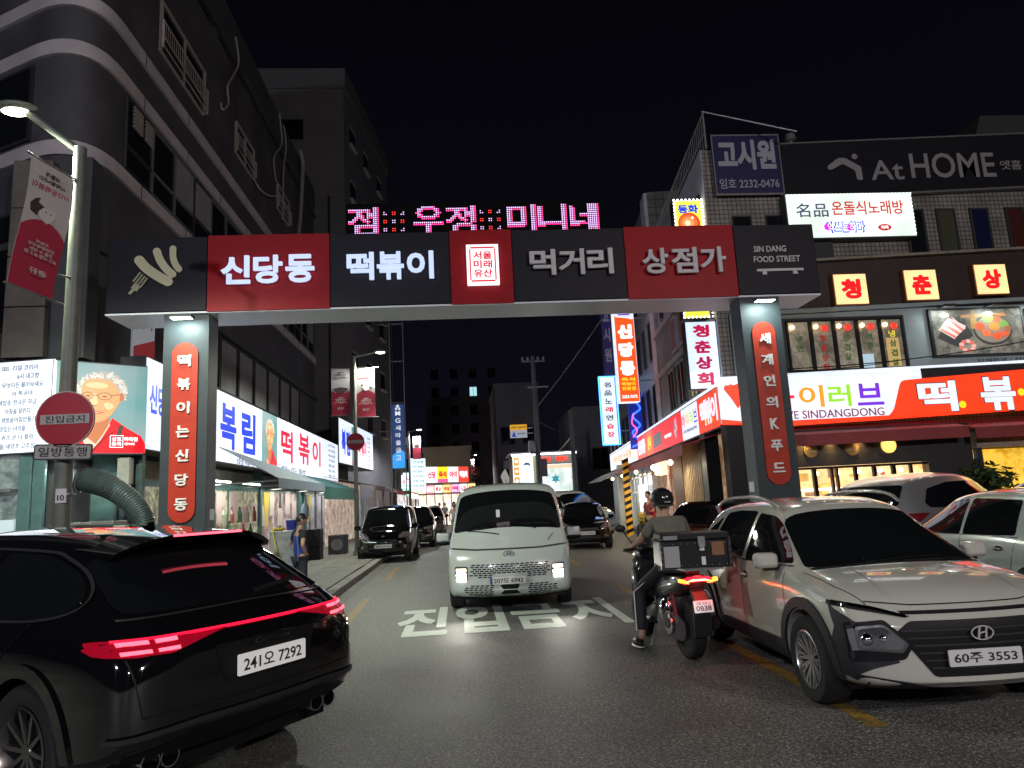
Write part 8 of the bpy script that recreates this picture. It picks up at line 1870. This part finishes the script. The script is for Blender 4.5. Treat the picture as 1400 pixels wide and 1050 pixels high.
J4 = dict(p=(0,.43,.90,.135,.115), lh=(-.11,.45,.86,.10), lk=(-.30,.76,.62,.08), la=(-.355,.63,.18,.052), rh=(.11,.45,.86,.10), rk=(.24,.86,.70,.08), ra=(.20,.86,.44,.052))
obj('trousers', skin_mesh(J4, chain('p','lh','lk','la') + chain('p','rh','rk','ra')), TR, rd)
obj('trouser_stripe', MB().path([(-.225,.50,.80),(-.38,.74,.60),(-.418,.63,.20)], .007, 6), P_white, rd)
for (x, y, z) in ((-.38,.74,.05),(.21,.98,.345)):
    s_ = obj('shoe', MB().sphere((x,y,z), .048,.145,.048, 16, 8).sphere((x,y-.07,z+.04), .042,.06,.05, 12, 8), K_black, rd, smooth=60); obj('sole', MB().sphere((x,y,z-.028), .053,.15,.022, 16, 6), P_white, s_, smooth=60); obj('laces', MB().box(x-.03,x+.03,y-.02,y+.05,z+.035,z+.05), P_white, s_)
h = head_mesh(rd, (-.01,.58,1.59), (0,1,0), .098); hl = obj('helmet', MB().sphere((0,0,.03), .128,.148,.135, 24, 16), paint('helmet_black', (.012,.012,.014), .2), h, smooth=60)
for v in hl.data.vertices:
    if v.co.z < -.045: v.co.z = -.045 - (v.co.z+.045)*.15
    if v.co.y > .06 and v.co.z < .05: v.co.y = .06
obj('helmet_rim', MB().lathe([(.130,-.050),(.134,-.042),(.130,-.034)], 28), K_dark, h, smooth=60).scale = (.95,1.08,1); obj('helmet_strap', MB().tube((-.09,.02,-.04),(-.07,.06,-.12),.006).tube((.09,.02,-.04),(.07,.06,-.12),.006), K_dark, h)
obj('helmet_badge', MB().box(-.035,.035,-.152,-.138,-.01,.004), V_silver, h); obj('visor', MB().lathe([(.139,.00),(.141,.05),(.12,.11)], 28), mat('visor_smoke', (.02,.02,.022), .05), h, smooth=60).scale = (.93,1.06,1)
# ---- distant pedestrians
def walker(label, x, y, face, top, leg, hairlong=0., step=.12, bag=None):
    t = thing('person', label, 'person', (x, y, 0), math.radians(face))
    J = dict(p=(0,0,.92,.12,.09), c=(0,0,1.25,.13,.09), n=(0,0,1.45,.05), hd=(0,.01,1.52,.045), ls=(-.16,0,1.37,.045), le=(-.22,.03,1.12,.034), lw=(-.16,.16,1.12,.026), rs=(.16,0,1.37,.045), re=(.22,.0,1.12,.034), rw=(.20,.06,.88,.026),
             lh=(-.08,0,.86,.075), lk=(-.09,step*.6,.48,.05), la=(-.09,step,.07,.034), lf=(-.09,step+.13,.04,.03), rh=(.08,0,.86,.075), rk=(.09,-.02,.48,.05), ra=(.09,-step,.09,.034), rf=(.09,-step+.13,.04,.03))
    obj('body', skin_mesh(J, chain('p','c','n','hd') + chain('c','ls','le','lw') + chain('c','rs','re','rw') + chain('p','lh','lk','la','lf') + chain('p','rh','rk','ra','rf'), 1), SKIN, t)
    obj('top', skin_mesh(dict(a=(0,0,.90,.145,.11), b=(0,0,1.1,.14,.105), c=(0,0,1.28,.15,.105), d=(0,0,1.42,.08), ls=(-.16,0,1.36,.06), le=(-.21,.02,1.18,.05), rs=(.16,0,1.36,.06), re=(.21,0,1.18,.05)), chain('a','b','c','d') + chain('c','ls','le') + chain('c','rs','re'), 1), top, t)
    obj('trousers', skin_mesh(dict(p=(0,0,.92,.13,.10), lh=(-.08,0,.84,.095), lk=(-.09,step*.6,.48,.075), la=(-.09,step,.12,.06), rh=(.08,0,.84,.095), rk=(.09,-.02,.48,.075), ra=(.09,-step,.13,.06)), chain('p','lh','lk','la') + chain('p','rh','rk','ra'), 1), leg, t)
    h = head_mesh(t, (0,.02,1.63), (0,1,0)); hair_cap(h, long=hairlong); return t
CW = mat('cloth_white', (.55,.55,.56), .8); CP = mat('cloth_pink', (.55,.45,.50), .8); CB = mat('cloth_black', (.02,.02,.022), .8); CGy = mat('cloth_grey', (.18,.18,.2), .8); CBl = mat('cloth_blue', (.05,.09,.22), .8)
p = PZ(623, 735, 0); p.y = 33; 
q_ = PY(621, 700, 33); walker('woman in a pale pink top looking at her phone, walking just left of the van', q_.x, 33, 180, CP, CW, .18)
q_ = PY(631, 700, 37); walker('person in a white shirt right behind the woman in the pink top', q_.x, 37, 175, CW, CGy, 0)
q_ = PY(601, 690, 45); walker('person in black walking past the parked cars', q_.x, 45, 160, CB, CB, 0)
q_ = PY(608, 690, 50); walker('person in grey far down the street', q_.x, 50, 20, CGy, CB, .1)
q_ = PY(595, 690, 54); walker('person in a blue top far down the street by the shop signs', q_.x, 54, 190, CBl, CGy, 0)
# rider's passerby group at the snack stall
q_ = PY(888, 700, 22.5); walker('person in dark red beside the snack stall behind the rider', q_.x, 22.5, 120, mat('cloth_maroon', (.2,.03,.04), .8), CB, 0)
# diners inside
for k, (u, c_) in enumerate(((1098, 'nearest the gate pillar'), (1112, 'in the cream shirt'))):
    q_ = PY(u, 664, 16.45); t = thing('person', 'seated diner behind the warm lit glass, ' + c_, 'person', (q_.x, 16.45, .1), math.radians(200+30*k))
    obj('torso', skin_mesh(dict(a=(0,0,.45,.15,.11), b=(0,0,.75,.15,.10), c=(0,0,.98,.09), d=(0,0,1.06,.045), ls=(-.17,0,.94,.055), le=(-.22,.08,.72,.045), lw=(-.1,.25,.72,.03), rs=(.17,0,.94,.055), re=(.22,.08,.72,.045), rw=(.1,.25,.72,.03)), chain('a','b','c','d') + chain('c','ls','le','lw') + chain('c','rs','re','rw'), 1), mat('cream_shirt', (.6,.5,.38), .8), t); h = head_mesh(t, (0,.02,1.18), (0,1,0)); hair_cap(h)

# ============================================================ LEFT PAVEMENT CLUTTER
cab = thing('drinks_cabinet', 'grey metal chest with a yellow cloth and blue bin on top, by the green shopfront', 'cabinet', (-5.15,21.4,.1), 0)
obj('chest', MB().box(-.35,.45,-.4,.4,0,1.0), mat('chest_grey', (.24,.25,.24), .45, metal=.3, noise=.3), cab, bevel=.02); obj('lid', MB().box(-.37,.47,-.42,.42,1.0,1.05), K_steel, cab, bevel=.01)
br = thing('broom', 'straw broom with a yellow handle leaning against the grey chest', 'broom', (-5.25,20.85,.1), 0); obj('handle', MB().tube((0,0,.45),(-.2,.1,1.35),.016), mat('yellow_handle', (.6,.45,.03), .5), br)
bb_ = MB()
for k in range(60): a = random.uniform(0,6.28); r_ = random.uniform(0,1); bb_.tube((.02*math.cos(a)*r_,.02*math.sin(a)*r_,.5),(.17*math.cos(a)*r_,.10*math.sin(a)*r_,.02),.005,n=3,cap=False)
obj('bristles', bb_, mat('straw', (.22,.17,.06), .8), br)['kind'] = 'stuff'
bn_ = thing('blue_bin', 'small blue and white container on the grey chest', 'bin', (-4.95,21.3,1.16), 0); obj('tub', MB().lathe([(0,0),(.13,0),(.17,.3),(.15,.3),(.13,.03),(0,.03)], 8), mat('bin_blue', (.02,.03,.25), .4), bn_); obj('rim', MB().lathe([(.17,.28),(.185,.29),(.17,.32)], 8), P_white, bn_)
yc = thing('yellow_cloth', 'crumpled yellow cloth lying on the grey chest', 'cloth', (-5.3,21.3,1.15), 0); obj('cloth', MB().sphere((0,0,.05), .16,.14,.06, 12, 6), mat('yellow_cloth_m', (.6,.42,.04), .8, bump=1, bscale=15), yc, smooth=60)
bk = thing('black_crate', 'black crate stack standing behind the grey chest', 'crate', (-4.75,23.2,.1), 0); obj('crate', MB().box(-.3,.3,-.3,.3,0,.45), K_black, bk, bevel=.02); obj('crate', MB().box(-.3,.3,-.3,.3,.46,1.0), K_black, bk, bevel=.02)
bg_ = thing('blue_bag', 'pale blue plastic bag hanging on the shopfront above the black crates', 'bag', (-5.2,24.3,1.55), 0); obj('bag', MB().sphere((0,0,.1), .14,.12,.3, 12, 8), mat('bag_blue', (.25,.38,.5), .4, bump=1, bscale=9), bg_, smooth=60); obj('knot', MB().tube((0,0,.38),(0,.05,.6),.03,.01), MATS['bag_blue'], bg_)
ax_ = thing('low_vent_box', 'dark ventilation unit under the awning near the boxy car', 'box', (-4.3,25.4,.1), 0); obj('case', MB().box(-.3,.3,-.3,.3,0,.7), K_dark, ax_, bevel=.02); obj('grille', MB().prism(circ(0,.38,.2,20), -.305,-.31), K_grey, ax_)
